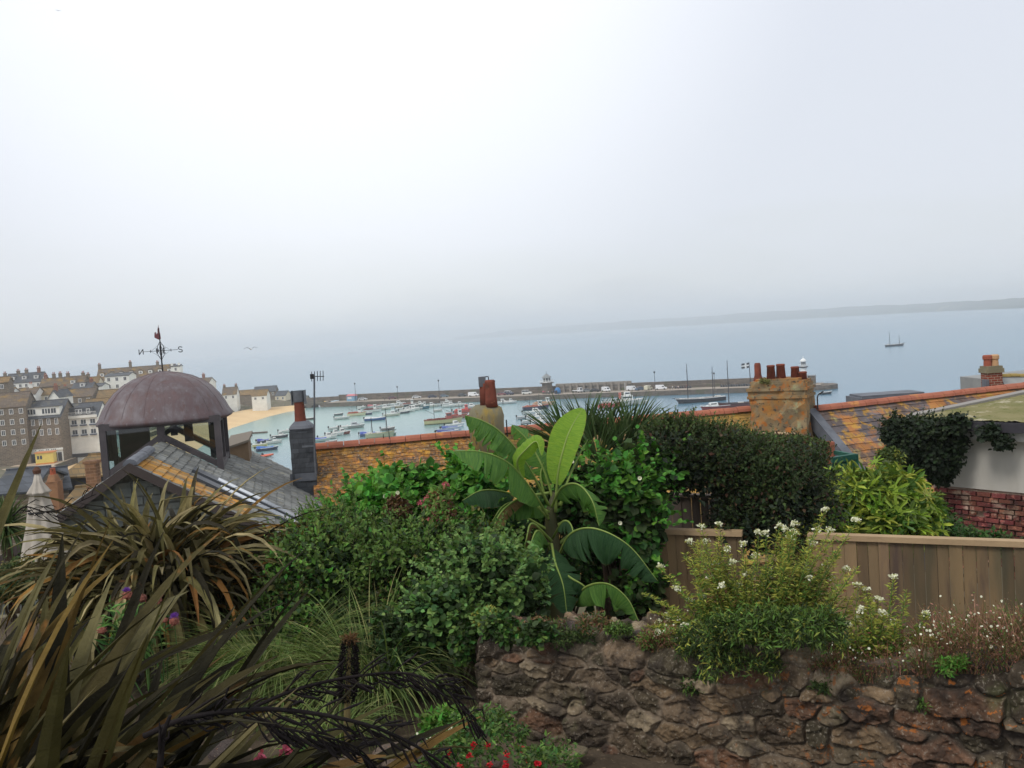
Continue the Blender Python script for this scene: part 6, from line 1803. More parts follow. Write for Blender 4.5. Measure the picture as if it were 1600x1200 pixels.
# profile: up the face, rounding on to the top
rc = .10; face = np.minimum(S_, HT - rc); over = np.clip(S_ - (HT - rc), 0, rc * PI / 2); a_ = over / rc; back = np.maximum(0, S_ - (HT - rc) - rc * PI / 2)
yo = rc * (1 - np.cos(a_)) + back; zo = face + rc * np.sin(a_)
nh, nz_ = np.cos(a_), np.sin(a_)
lean = .06 * (1 - zo / 1.0)
ox = -yo + lean + disp * nh; 
Vx = WA[0] + wd[0] * U + wn[0] * ox; Vy = WA[1] + wd[1] * U + wn[1] * ox; Vz = ZB + zo + disp * nz_
# the left end turns away from the viewer and crumbles
i = np.arange(nv - 1)[:, None] * nu + np.arange(nu - 1)[None]
F_ = np.stack([i, i + 1, i + nu + 1, i + nu], -1).reshape(-1, 4)
V_ = np.stack([Vx, Vy, Vz], -1).reshape(-1, 3)
base_c = (WA[0], WA[1], ZB)
wl = thing('stone_wall', 'rough rubble stone garden wall with orange lichen on its nearer end', 'wall', base_c)
face_o = part_np('masonry', V_, F_, [], wl, smooth=True)
# end face
ev = []; ns = 60; nb = 26
for k in range(ns):
    z = (wall_top(np.array([0.0]))[0] - ZB) * k / (ns - 1)
    for j in range(nb):
        b = (WT + .05) * j / (nb - 1); dd = .05 * float(fbm(np.array([b * 9 + 5]), np.array([z * 7]), 4, 77)[0])
        ev.append((WA[0] - wn[0] * b - wd[0] * dd + wn[0] * .03, WA[1] - wn[1] * b - wd[1] * dd + wn[1] * .03, ZB + z))
ei = [(k * nb + j, (k + 1) * nb + j, (k + 1) * nb + j + 1, k * nb + j + 1) for k in range(ns - 1) for j in range(nb - 1)]
pal = np.array([S(c) for c in ((126, 108, 88), (104, 90, 74), (144, 122, 96), (128, 98, 78), (84, 74, 62), (110, 98, 80), (154, 138, 114), (118, 90, 72), (92, 84, 68))])
pc = pal[rr.integers(0, len(pal), len(sd))] * rr.uniform(.55, 1.05, (len(sd), 1))
mort = (np.array(S((124, 110, 94))) * (1 - np.clip((U - 1.4) / 1.2, 0, 1))[..., None] + np.array(S((84, 76, 66))) * np.clip((U - 1.4) / 1.2, 0, 1)[..., None])
colr = pc[idx] * edge[..., None] + mort * (1 - edge[..., None])
at = face_o.data.color_attributes.new('stone', 'FLOAT_COLOR', 'POINT')
at.data.foreach_set('color', np.concatenate([colr, np.clip(U / WLN, 0, 1)[..., None]], -1).astype(np.float32).ravel())
def wall_mat():
    m = bpy.data.materials.new('rubble_masonry'); m.use_nodes = True; t = m.node_tree; b = t.nodes['Principled BSDF']; n = t.nodes.new; l = t.links.new
    b.inputs['Roughness'].default_value = .95; b.inputs['Specular IOR Level'].default_value = .15
    a = n('ShaderNodeAttribute'); a.attribute_name = 'stone'; tcn = n('ShaderNodeTexCoord')
    def nz(s, d=5): x = n('ShaderNodeTexNoise'); x.inputs['Scale'].default_value = s; x.inputs['Detail'].default_value = d; x.inputs['Roughness'].default_value = .65; l(tcn.outputs['Object'], x.inputs[0]); return x.outputs[0]
    def mr(v, *q):
        x = n('ShaderNodeMapRange'); l(v, x.inputs[0])
        for i_, z_ in enumerate(q): x.inputs[i_ + 1].default_value = z_
        return x.outputs[0]
    def mx(f, A, B, ty='MIX'):
        x = n('ShaderNodeMix'); x.data_type = 'RGBA'; x.blend_type = ty
        if hasattr(f, 'links'): l(f, x.inputs[0])
        else: x.inputs[0].default_value = f
        for s, k in ((A, 6), (B, 7)):
            if hasattr(s, 'links'): l(s, x.inputs[k])
            else: x.inputs[k].default_value = (*s, 1)
        return x.outputs[2]
    c = mx(.85, a.outputs['Color'], mr(nz(14), .25, .75, .45, 1.35), 'MULTIPLY')
    c = mx(mr(nz(55, 3), .56, .70, 0, .6), c, S((168, 158, 142)))
    c = mx(mr(nz(4), .48, .62, 0, .85), c, S((56, 50, 46)))
    c = mx(mr(nz(3.1), .58, .72, 0, .6), c, S((84, 88, 56)))
    li = n('ShaderNodeMath'); li.operation = 'MULTIPLY'; l(mr(nz(13, 5), .60, .635, 0, 1), li.inputs[0]); l(mr(a.outputs['Alpha'], .30, .62, 0, 1), li.inputs[1])
    c = mx(li.outputs[0], c, S((158, 96, 48)))
    l(c, b.inputs['Base Color'])
    bp = n('ShaderNodeBump'); bp.inputs['Strength'].default_value = .9; bp.inputs['Distance'].default_value = .012; l(nz(60, 6), bp.inputs['Height']); l(bp.outputs[0], b.inputs['Normal'])
    return m
WM = wall_mat(); face_o.data.materials.append(WM)
eo = part_np('masonry_end', ev, ei, mat('end_stone', S((110, 98, 86)), S((78, 70, 64)), 9, .95, 1.0, 40), wl, smooth=True)
RM = [mat('rock_%d' % k, S(a), S(b), 7, .95, .8, 30, spots=[(S((176, 104, 44)), 9, .66, .03), (S((150, 142, 124)), 20, .60, .06)]) for k, (a, b) in enumerate((((128, 112, 98), (92, 80, 72)), ((148, 136, 110), (110, 100, 80)), ((96, 84, 80), (70, 62, 60))))]
def rock(parent, p, s, rz, m, seed, sq=(1, .7, .6)):
    me = rock_mesh('coping_stone', seed, 3, .3, sq); o = bpy.data.objects.new('coping_stone', me); COL.objects.link(o)
    o.parent = parent; o.location = Vector(p) - org_of(parent); o.scale = (s, s, s); o.rotation_euler = (random.uniform(-.3, .3), random.uniform(-.3, .3), rz); me.materials.append(m)
def wtop(u, b=.2): return Vector((WA[0] + wd[0] * u - wn[0] * b, WA[1] + wd[1] * u - wn[1] * b, float(wall_top(np.array([u]))[0])))
k = 0
for px, py, s, sq in ((845, 955, .07, (1, .6, .5)), (868, 960, .07, (1, .7, .8)), (890, 955, .075, (.8, .6, 1.1)), (912, 962, .06, (.7, .6, .9)), (933, 958, .08, (1, .6, .8)), (965, 965, .085, (.8, .6, 1.0)), (1000, 975, .08, (1, .6, .7)),
                      (1029, 985, .06, (.5, .4, 1.2)), (988, 1010, .08, (1.3, .6, .4)), (1388, 1058, .13, (1.3, .7, .35)), (1450, 1068, .11, (1, .8, .8)), (1545, 1045, .14, (1.4, .8, .5)), (1582, 1030, .06, (.6, .6, 1.1)), (1606, 1028, .06, (.7, .6, 1.0)), (1505, 1055, .10, (1.2, .7, .5)), (1340, 1062, .09, (1.2, .7, .5)), (1270, 1068, .09, (1.2, .7, .6)), (1190, 1060, .08, (1.2, .8, .6))):
    d_ = ray(px, py); A2 = Vector((WA[0] - wn[0] * .14, WA[1] - wn[1] * .14, 0)); w2 = Vector((wd[0], wd[1], 0))
    den = d_.x * w2.y - d_.y * w2.x; lam = (A2.x * w2.y - A2.y * w2.x) / den; uu = (d_ * lam - A2).dot(w2)
    q = wtop(min(max(uu, .02), WLN), .12); q.z += s * .15; rock(wl, q, s, math.atan2(wd[1], wd[0]), RM[k % 3], k + 3, sq); k += 1

# ---------------------------------------------------------------- leaf materials
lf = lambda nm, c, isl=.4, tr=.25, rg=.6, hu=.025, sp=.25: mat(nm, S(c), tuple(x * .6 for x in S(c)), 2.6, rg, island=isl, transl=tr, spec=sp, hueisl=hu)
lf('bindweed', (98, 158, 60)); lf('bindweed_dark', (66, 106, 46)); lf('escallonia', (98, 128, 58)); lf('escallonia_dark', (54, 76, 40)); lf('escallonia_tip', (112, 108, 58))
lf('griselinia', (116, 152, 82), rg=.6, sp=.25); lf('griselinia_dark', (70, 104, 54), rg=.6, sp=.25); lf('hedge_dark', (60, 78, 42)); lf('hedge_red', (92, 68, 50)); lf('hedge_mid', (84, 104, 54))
lf('ivy', (56, 74, 44), rg=.55, sp=.3); lf('ivy_dark', (40, 54, 36), rg=.55, sp=.3); lf('fatsia', (140, 168, 62), rg=.5, sp=.3); lf('fatsia_yellow', (178, 192, 84), rg=.5, sp=.3); lf('fatsia_dark', (96, 126, 52), rg=.5, sp=.3)
lf('grass_blade', (122, 144, 78)); lf('grass_pale', (164, 166, 108)); lf('yellow_green', (176, 180, 84)); lf('stock_green', (110, 142, 66)); lf('brown_dead', (128, 98, 66)); lf('red_stem', (140, 104, 76)); lf('pinkish', (176, 132, 112))
fx = lambda nm, c: mat(nm, S(c), tuple(x * .5 for x in S(c)), 5.0, .7, .5, 60, island=.45, transl=.12, spec=.12, hueisl=.012, spots=[(S((142, 100, 52)), 2.2, .64, .08)])
fx('flax', (112, 104, 66)); fx('flax_dark', (62, 58, 42)); fx('flax_pale', (158, 146, 106)); fx('flax_orange', (150, 110, 60)); fx('near_flax', (80, 74, 44)); fx('near_flax_dark', (48, 45, 30)); fx('near_flax_pale', (116, 108, 74)); fx('near_flax_orange', (112, 88, 48))
lf('palm_blade', (92, 116, 70), .35, .15, .5); lf('palm_rust', (132, 100, 56))
mat('bark', S((84, 70, 56)), S((62, 52, 44)), 6, .95, .6, 30)
mat('petal_white', S((230, 230, 206)), None, rough=.7, transl=.2, island=.08); mat('petal_pink', S((206, 96, 120)), None, rough=.7, transl=.2, island=.2); mat('petal_purple', S((128, 70, 176)), None, rough=.7, island=.2)
mat('petal_red', S((196, 30, 44)), None, rough=.7, transl=.2, island=.2); mat('thistle_head', S((140, 84, 70)), S((104, 66, 56)), 12, .9, island=.3); mat('seed_dark', S((34, 28, 28)), S((20, 17, 18)), 8, .8, spec=.15)
M_ = MAT
def eb(px, py, Y, rx, ry, rd, w=1.0):          # an ellipsoid given by where it stands and its half sizes
    c = pt(px, py, Y); m = mpp(Y); return (tuple(c), (rx * m, rd, ry * m), w)
def stems(parent, base, tops, r=.012, m='bark', nm='stem'):
    mb = MB()
    for t_ in tops:
        a = Vector(base) + Vector((random.uniform(-.1, .1), random.uniform(-.1, .1), 0)); b = Vector(t_); mid = a.lerp(b, .5) + Vector((random.uniform(-.08, .08), random.uniform(-.08, .08), .05))
        mb.tube([a, mid, b], [r * 1.6, r, r * .5], 5)
    part(nm, mb, M_[m], parent)
def ground_at(x, y): return float(ground_h(np.array([x]), np.array([y]))[0])
def bush(name, label, cat, blobs, n, size, mats, mw=None, base=None, csize=.12, tpl=LEAF, wide=1.0, fill=.35, droop=.3, group=None, stem=True, clip=None, nm='foliage', shoots=0):
    c = Vector(blobs[0][0]); g = ground_at(c.x, c.y) if base is None else base
    t = thing(name, label, cat, (c.x, c.y, g), 0, group)
    foliage(nm, t, blobs, n, size, [M_[m] for m in mats], tpl, wide, csize, mw, fill, droop, clip=clip)
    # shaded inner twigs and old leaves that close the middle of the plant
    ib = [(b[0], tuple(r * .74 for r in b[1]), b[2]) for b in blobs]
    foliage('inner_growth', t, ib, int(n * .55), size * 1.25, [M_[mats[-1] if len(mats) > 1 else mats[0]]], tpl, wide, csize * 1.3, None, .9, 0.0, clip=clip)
    if shoots:                                   # young shoots standing clear of the mass
        tot = sum(b[2] for b in blobs); LP, LD, LS = [], [], []; sm = MB()
        for b in blobs:
            for _ in range(int(shoots * b[2] / tot)):
                d = Vector(tuple(rdir(1)[0])); d.z = abs(d.z) * .9 + .1; d.y = -abs(d.y) if random.random() < .7 else d.y
                p = Vector(b[0]) + Vector((d.x * b[1][0], d.y * b[1][1], d.z * b[1][2])) * .94
                g_ = (d + Vector((random.uniform(-.5, .5), random.uniform(-.5, .5), random.uniform(.1, .9)))).normalized(); ln = size * random.uniform(2.2, 5)
                e_ = p + g_ * ln; e_.z -= ln * .15; sm.tube([p, e_], [size * .04, size * .02], 3)
                for k in range(9):
                    q = p.lerp(e_, .15 + .85 * k / 8); LP.append(tuple(q)); LD.append(tuple(g_ + Vector(tuple(rdir(1)[0])) * .9)); LS.append(size * random.uniform(.55, 1.0) * (1.1 - .05 * k))
        so_ = part('shoots', sm, M_['bark'], t); so_['kind'] = 'stuff'
        LP, LD, LS = map(np.array, (LP, LD, LS)); V_, F_ = leaves_np(LP, LD, unit(rdir(len(LP)) * .5 + np.array([0, -.3, 1])), LS, tpl, wide)
        so_ = part_np('young_leaves', V_, F_, [M_[mats[0]]], t); so_['kind'] = 'stuff'
    if stem: stems(t, (c.x, c.y, g), [Vector(b[0]) + Vector((random.uniform(-.5, .5) * b[1][0], 0, random.uniform(-.2, .6) * b[1][2])) for b in blobs for _ in range(5)], .014)
    return t

# ---------------------------------------------------------------- the shrub bank
bush('bindweed_mound', 'bright green mound of bindweed rising against the orange lichened roof', 'climber', [eb(640, 800, 8.9, 90, 62, .55), eb(590, 820, 8.6, 62, 52, .45), eb(700, 815, 8.8, 75, 50, .5, .8), eb(745, 760, 9.1, 45, 42, .35, .5), eb(560, 850, 8.4, 60, 46, .4, .6)], 15000, .08, ['bindweed', 'bindweed_dark', 'bindweed'], [3.4, 1.2, .01], csize=.17, tpl=ROUND, droop=.5, shoots=110)
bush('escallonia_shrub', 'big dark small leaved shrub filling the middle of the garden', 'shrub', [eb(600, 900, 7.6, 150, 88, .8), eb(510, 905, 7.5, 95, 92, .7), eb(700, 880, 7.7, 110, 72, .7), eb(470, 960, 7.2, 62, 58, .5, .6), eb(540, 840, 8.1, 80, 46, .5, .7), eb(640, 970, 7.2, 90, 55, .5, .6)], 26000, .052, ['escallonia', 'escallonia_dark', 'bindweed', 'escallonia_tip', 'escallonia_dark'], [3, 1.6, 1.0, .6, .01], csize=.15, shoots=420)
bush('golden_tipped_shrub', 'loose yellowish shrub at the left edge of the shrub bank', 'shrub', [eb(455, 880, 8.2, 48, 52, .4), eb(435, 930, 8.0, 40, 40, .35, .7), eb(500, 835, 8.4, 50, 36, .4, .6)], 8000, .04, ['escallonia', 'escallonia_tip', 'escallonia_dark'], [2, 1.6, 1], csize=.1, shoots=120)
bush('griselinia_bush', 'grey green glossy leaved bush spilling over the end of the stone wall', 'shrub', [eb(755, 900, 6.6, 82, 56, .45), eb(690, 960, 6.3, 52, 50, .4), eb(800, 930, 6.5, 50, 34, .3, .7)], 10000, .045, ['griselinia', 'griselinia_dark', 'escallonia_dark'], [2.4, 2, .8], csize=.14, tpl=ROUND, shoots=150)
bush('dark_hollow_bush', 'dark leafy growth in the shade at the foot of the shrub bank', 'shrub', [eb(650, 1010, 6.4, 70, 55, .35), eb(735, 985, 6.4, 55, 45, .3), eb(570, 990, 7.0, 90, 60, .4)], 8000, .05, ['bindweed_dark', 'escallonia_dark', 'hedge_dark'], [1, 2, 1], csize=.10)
bush('russet_patch', 'small russet leaved patch on the crest of the shrub bank', 'shrub', [eb(622, 795, 8.15, 20, 16, .14)], 700, .045, ['brown_dead', 'escallonia_tip', 'hedge_red'], [1.5, 1, 1], csize=.05, stem=True)
bush('golden_euonymus', 'small yellow green variegated bush at the foot of the griselinia', 'shrub', [eb(757, 967, 5.95, 22, 14, .12)], 500, .03, ['yellow_green', 'griselinia'], None, csize=.04, stem=False, base=26.9)

# hanging trails on the wall end
bush('trailing_creeper', 'creeper trailing down the left end of the stone wall', 'creeper', [eb(782, 985, 5.75, 34, 20, .12), eb(728, 1010, 5.9, 26, 40, .14, .8), eb(840, 990, 5.45, 34, 12, .08, .5)], 2600, .032, ['bindweed_dark', 'stock_green', 'hedge_dark'], [2, 1, 1.4], csize=.05, tpl=ROUND, base=26.4, stem=False)

# pink valerian
q = pt(692, 850, 7.6); va = thing('pink_valerian', 'tall pink flowered valerian rising from the shrub bank beside the banana', 'flower', (q.x, q.y, ground_at(q.x, q.y)))
tops = [(690, 765, 8.0), (696, 757, 8.0), (668, 778, 8.0), (658, 786, 7.9), (680, 782, 7.9), (697, 795, 7.9), (710, 801, 7.9), (683, 806, 7.8), (672, 812, 7.8), (688, 811, 7.8), (675, 770, 8)]
stems(va, (q.x, q.y, ground_at(q.x, q.y)), [pt(*t_) for t_ in tops], .005, 'red_stem')
for t_ in tops:
    c = pt(*t_); o = foliage('flower_head', va, [(tuple(c), (.035, .035, .022), 1)], 60, .014, [M_['petal_pink']], csize=.012)
foliage('leaves', va, [eb(690, 800, 7.85, 26, 38, .12)], 500, .05, [M_['stock_green'], M_['red_stem']], csize=.05, mw=[2, 1])

# ---------------------------------------------------------------- banana
def fats(n=8, spread=R(290)):
    v = [(0, .05, 0)]
    for i in range(n):
        a = -spread / 2 + spread * i / (n - 1); L_ = 1 - .25 * abs(a) / (spread / 2)
        for da, r, z in ((-.13, .40, .03), (-.12, .80, -.02), (0, 1.0, -.12), (.12, .80, -.02), (.13, .40, .03)):
            v.append((math.sin(a + da) * r * L_ * .8, .05 + math.cos(a + da) * r * L_, z))
    return np.array(v), [(0, i + 1, i) for i in range(1, 5 * n)]
FATS = fats()
def banana_mats():
    for nm, c, c2 in (('banana', (112, 156, 66), (72, 120, 54)), ('banana_bright', (150, 186, 62), (118, 162, 54)), ('banana_dark', (66, 106, 62), (42, 78, 46)), ('banana_dry', (150, 130, 80), (120, 92, 60))):
        m = mat(nm, S(c), S(c2), .9, .5, .6, 2.2, transl=.35, spec=.35, gen='UV', stretch=(70, 1.6, 1), spots=[(S((150, 128, 62)), .45, .70, .04)])
        t = m.node_tree; b = t.nodes['Principled BSDF']; lk = b.inputs['Base Color'].links[0]; src = lk.from_socket
        u_ = t.nodes.new('ShaderNodeUVMap'); sp = t.nodes.new('ShaderNodeSeparateXYZ'); t.links.new(u_.outputs[0], sp.inputs[0])
        nz_ = t.nodes.new('ShaderNodeTexNoise'); nz_.inputs['Scale'].default_value = 14; t.links.new(u_.outputs[0], nz_.inputs[0])
        ad = t.nodes.new('ShaderNodeMath'); ad.operation = 'MULTIPLY_ADD'; t.links.new(nz_.outputs[0], ad.inputs[0]); ad.inputs[1].default_value = .35; t.links.new(sp.outputs[1], ad.inputs[2])
        mr_ = t.nodes.new('ShaderNodeMapRange'); t.links.new(ad.outputs[0], mr_.inputs[0]); mr_.inputs[1].default_value = 1.15; mr_.inputs[2].default_value = 1.22
        mx_ = t.nodes.new('ShaderNodeMix'); mx_.data_type = 'RGBA'; t.links.new(mr_.outputs[0], mx_.inputs[0]); t.links.new(src, mx_.inputs[6]); mx_.inputs[7].default_value = (*S((138, 104, 62)), 1)
        t.links.new(mx_.outputs[2], b.inputs['Base Color'])
    mat('banana_rib', S((150, 170, 90)), S((120, 144, 68)), 4, .5, transl=.1)
banana_mats()
bc = pt(868, 985, 8.9)
BN = thing('banana_plant', 'large leaved banana plant rising in the middle of the garden', 'banana plant', (bc.x, bc.y, ground_at(bc.x, bc.y)))
part('trunk', MB().tube([(bc.x, bc.y, ground_at(bc.x, bc.y)), pt(868, 960, 8.9), pt(866, 880, 8.9), pt(860, 800, 8.9), pt(868, 770, 8.9)], [.12, .11, .085, .055, .03], 12), mat('banana_trunk', S((74, 84, 48)), S((66, 50, 34)), 3, .6, .4, 18, stretch=(1, 1, .2)), BN, smooth=True)
def crom(P, n):
    P = [Vector(p) for p in P]; P = [P[0] * 2 - P[1]] + P + [P[-1] * 2 - P[-2]]; out = []
    for i in range(1, len(P) - 2):
        for k in range(n):
            t = k / n; a, b, c, d = P[i - 1], P[i], P[i + 1], P[i + 2]
            out.append(.5 * ((2 * b) + (c - a) * t + (2 * a - 5 * b + 4 * c - d) * t * t + (3 * b - a - 3 * c + d) * t ** 3))
    out.append(P[-2]); return out
def banana_leaf(pts_, w, N_, dl, dr, m='banana', tears=3, t0=.18, label=None, sag=.5, ripple=.08):
    """pts_ (px, py, Y) along the midrib; w half width in px; dl, dr droop of the two halves; tears strips per half"""
    C = crom([pt(*p) for p in pts_], 10); n = len(C); N_ = Vector(N_).normalized(); Yc = pts_[len(pts_) // 2][2]; W_ = w * mpp(Yc)
    mb = MB(); UVS = []; random.seed(int(pts_[0][0] * 13 + pts_[-1][1]))
    for s, dp in ((-1, dl), (1, dr)):
        ns = tears + 1; cuts = sorted(random.uniform(.12, .95) for _ in range(tears)) if tears else []
        cuts = [0] + cuts + [1.0001]
        for ci in range(len(cuts) - 1):
            ids = [i for i in range(n) if cuts[ci] <= max(0, (i / (n - 1) - t0) / (1 - t0)) <= cuts[ci + 1] and i / (n - 1) >= t0]
            if not ids: continue
            if ids[-1] + 1 < n: ids.append(ids[-1] + 1)
            if len(ids) < 2: continue
            ex = random.uniform(-.35, .45) if tears > 1 else 0; kk = 6; rows_ = []
            for i in ids:
                t = (i / (n - 1) - t0) / (1 - t0); tg = (C[min(i + 1, n - 1)] - C[max(i - 1, 0)]).normalized()
                sd_ = tg.cross(N_).normalized() * s; up = sd_.cross(tg).normalized() * s
                wid = W_ * max(0.02, (math.sin(PI * min(1, max(0, t)) ** .78) ** .62 if t < 1 else .02))
                rim = (i - ids[0]) / max(1, ids[-1] - ids[0]); shr = (.5 - rim) * (.55 * (cuts[ci + 1] - cuts[ci]) * len(C) * .5 if tears > 1 else 0) * .25
                row = []; p = C[i].copy()
                for j in range(kk + 1):
                    f = j / kk; an = dp + ex * f + sag * f + ripple * math.sin(i * 1.3 + s) * f
                    if j: p = p + (sd_ * math.cos(an) - up * math.sin(an)) * wid / kk + tg * (shr * wid / kk * f + wid * .03)
                    row.append(p.copy())
                rows_.append(row)
            vs = [v for r in rows_ for v in r]; fs = [(a * (kk + 1) + j, (a + 1) * (kk + 1) + j, (a + 1) * (kk + 1) + j + 1, a * (kk + 1) + j + 1) for a in range(len(rows_) - 1) for j in range(kk)]
            mb.add(vs, fs); UVS += [((ids[a] + j * .12) / n, j / kk) for a in range(len(rows_)) for j in range(kk + 1)]
    o = part('leaf', mb, M_[m], BN, smooth=True, label=label)
    uv = o.data.uv_layers.new(name='uv'); li_ = np.zeros(len(o.data.loops), np.int32); o.data.loops.foreach_get('vertex_index', li_)
    uv.data.foreach_set('uv', np.array(UVS, np.float32)[li_].ravel())
    part('midrib', MB().tube(C, [.015 * (1 - .85 * i / (n - 1)) * (mpp(Yc) / .0058) for i in range(n)], 6), M_['banana_rib'], o, smooth=True)
    return o
UPN = (0, -.45, 1); FC = (0.1, -1, .15)
banana_leaf([(868, 800, 8.85), (872, 740, 8.8), (884, 690, 8.8), (896, 662, 8.85), (911, 638, 8.95)], 27, (-.45, -1, .1), -.15, -.25, 'banana_bright', 1, .16, 'broad upright bright green leaf', sag=-.1, ripple=.02)
banana_leaf([(876, 790, 8.8), (886, 755, 8.75), (902, 718, 8.75), (919, 686, 8.8)], 7, FC, 1.0, 1.0, 'banana', 0, .1, 'tightly rolled young leaf')
banana_leaf([(858, 790, 8.8), (822, 724, 8.5), (785, 678, 8.3), (755, 658, 8.2), (727, 649, 8.15)], 38, (.1, .25, 1), 1.15, 1.15, 'banana', 9, .15, 'torn leaf arching over the rendered chimney', sag=.7)
banana_leaf([(856, 806, 8.7), (828, 762, 8.4), (795, 724, 8.15), (752, 706, 7.95), (708, 705, 7.85)], 46, (.25, -.7, 1), .25, .5, 'banana', 4, .10, 'broad leaf reaching across the orange roof', sag=.35)
banana_leaf([(846, 790, 8.6), (818, 752, 8.35), (808, 722, 8.2), (822, 702, 8.15), (838, 690, 8.15), (846, 712, 8.1)], 17, (-.5, -1, .3), .2, .7, 'banana_bright', 1, .2, 'yellow green folded leaf', sag=.5)
banana_leaf([(862, 792, 8.7), (878, 762, 8.45), (903, 757, 8.3), (925, 782, 8.15), (936, 822, 8.1)], 44, (-.25, -.3, 1), .7, 1.1, 'banana', 7, .1, None, sag=.6)
banana_leaf([(872, 870, 8.5), (892, 834, 8.1), (930, 826, 7.8), (982, 852, 7.6), (1028, 908, 7.5)], 58, (.12, -.2, 1), .7, 1.1, 'banana_dark', 8, .1, 'large dark leaf hanging over the short fence', sag=.5)
banana_leaf([(862, 850, 8.4), (868, 880, 8.1), (880, 915, 7.9), (886, 962, 7.8)], 36, (0, -1, .35), .4, .45, 'banana_dark', 4, .05, 'leaf hanging straight down behind the stone wall', sag=.3)
banana_leaf([(884, 960, 8.3), (912, 920, 7.9), (948, 912, 7.7), (980, 935, 7.6), (1000, 975, 7.55)], 40, (.1, -.3, 1), .7, 1.0, 'banana', 4, .1, None, sag=.5)
banana_leaf([(872, 850, 9.0), (915, 818, 9.2), (965, 812, 9.3), (1015, 818, 9.3)], 22, UPN, .3, 1.0, 'banana_dry', 7, .1, 'ragged browning leaf', sag=.5)
banana_leaf([(872, 820, 9.1), (905, 800, 9.3), (945, 784, 9.4), (978, 792, 9.5)], 20, UPN, .3, 1.0, 'banana', 7, .1, None, sag=.5)
banana_leaf([(858, 770, 8.8), (815, 778, 8.5), (785, 798, 8.3), (768, 830, 8.2), (756, 856, 8.2)], 16, UPN, .5, 1.0, 'banana_dry', 6, .15, 'shredded pale leaf hanging to the left', sag=.4)
banana_leaf([(858, 800, 8.8), (800, 772, 8.6), (755, 766, 8.4), (722, 782, 8.3)], 32, (0, -.7, 1), .25, .7, 'banana_dark', 1, .3, None, sag=.4)
banana_leaf([(860, 830, 8.9), (800, 800, 8.8), (740, 808, 8.6), (690, 820, 8.5)], 26, UPN, .6, 1.1, 'banana_dark', 9, .1, None, sag=.4)
banana_leaf([(862, 845, 8.5), (832, 818, 8.3), (823, 840, 8.2), (818, 868, 8.2)], 10, UPN, .9, 1.2, 'banana_dry', 3, .2, 'dead brown curled leaf', sag=.4)
banana_leaf([(866, 880, 8.6), (838, 900, 8.3), (820, 940, 8.1), (812, 975, 8.1)], 34, (.3, -1, .5), .4, .4, 'banana_dark', 2, .1, None, sag=.4)
banana_leaf([(866, 880, 8.7), (850, 840, 8.35), (838, 830, 8.2), (828, 858, 8.05), (826, 900, 8.0)], 26, (-.2, -.4, 1), .7, .9, 'banana', 4, .15, None, sag=.5)
banana_leaf([(864, 840, 8.7), (880, 815, 8.35), (893, 822, 8.15), (900, 860, 8.0)], 22, (.2, -.4, 1), .8, 1.0, 'banana_dark', 4, .15, None, sag=.5)
banana_leaf([(862, 800, 8.9), (880, 750, 9.1), (905, 735, 9.2), (935, 745, 9.3)], 22, (-.2, -.3, 1), .6, 1.0, 'banana', 5, .15, None, sag=.5)
banana_leaf([(866, 875, 8.6), (888, 900, 8.0), (918, 922, 7.9), (934, 972, 7.9)], 30, (.2, -.5, 1), .7, 1.0, 'banana_dark', 5, .1, None, sag=.5)
banana_leaf([(862, 815, 8.9), (828, 786, 8.6), (790, 788, 8.4), (764, 822, 8.3)], 32, (-.1, -.3, 1), .7, 1.1, 'banana', 7, .12, None, sag=.5)
banana_leaf([(868, 790, 8.9), (905, 772, 9.0), (948, 795, 9.0), (970, 850, 9.0)], 34, (.1, -.3, 1), .7, 1.1, 'banana', 8, .12, 'shredded leaf arching behind the right hand leaves', sag=.5)
banana_leaf([(860, 850, 8.7), (835, 850, 8.3), (806, 872, 8.1), (790, 915, 8.0)], 32, (-.2, -.4, 1), .7, 1.0, 'banana_dark', 6, .12, None, sag=.5)
banana_leaf([(864, 780, 8.9), (850, 735, 8.9), (826, 690, 8.9), (800, 664, 8.9)], 24, (-.3, -.8, .6), .3, .8, 'banana', 5, .15, None, sag=.4)
banana_leaf([(852, 780, 8.9), (845, 745, 8.9), (849, 722, 8.9)], 4, FC, 1.0, 1.0, 'banana_rib', 0, .05, 'cut pale stalk')
bush('banana_underplanting', 'dark leafy growth in the shade behind the banana stem', 'shrub', [eb(850, 900, 9.3, 100, 80, .3), eb(800, 840, 9.4, 80, 52, .25), eb(950, 880, 9.5, 70, 80, .25), eb(870, 800, 9.6, 60, 50, .25), eb(745, 830, 9.2, 60, 50, .25)], 14000, .06, ['bindweed_dark', 'hedge_dark', 'bindweed', 'hedge_dark'], [2, 2.4, .5, .01], csize=.12)

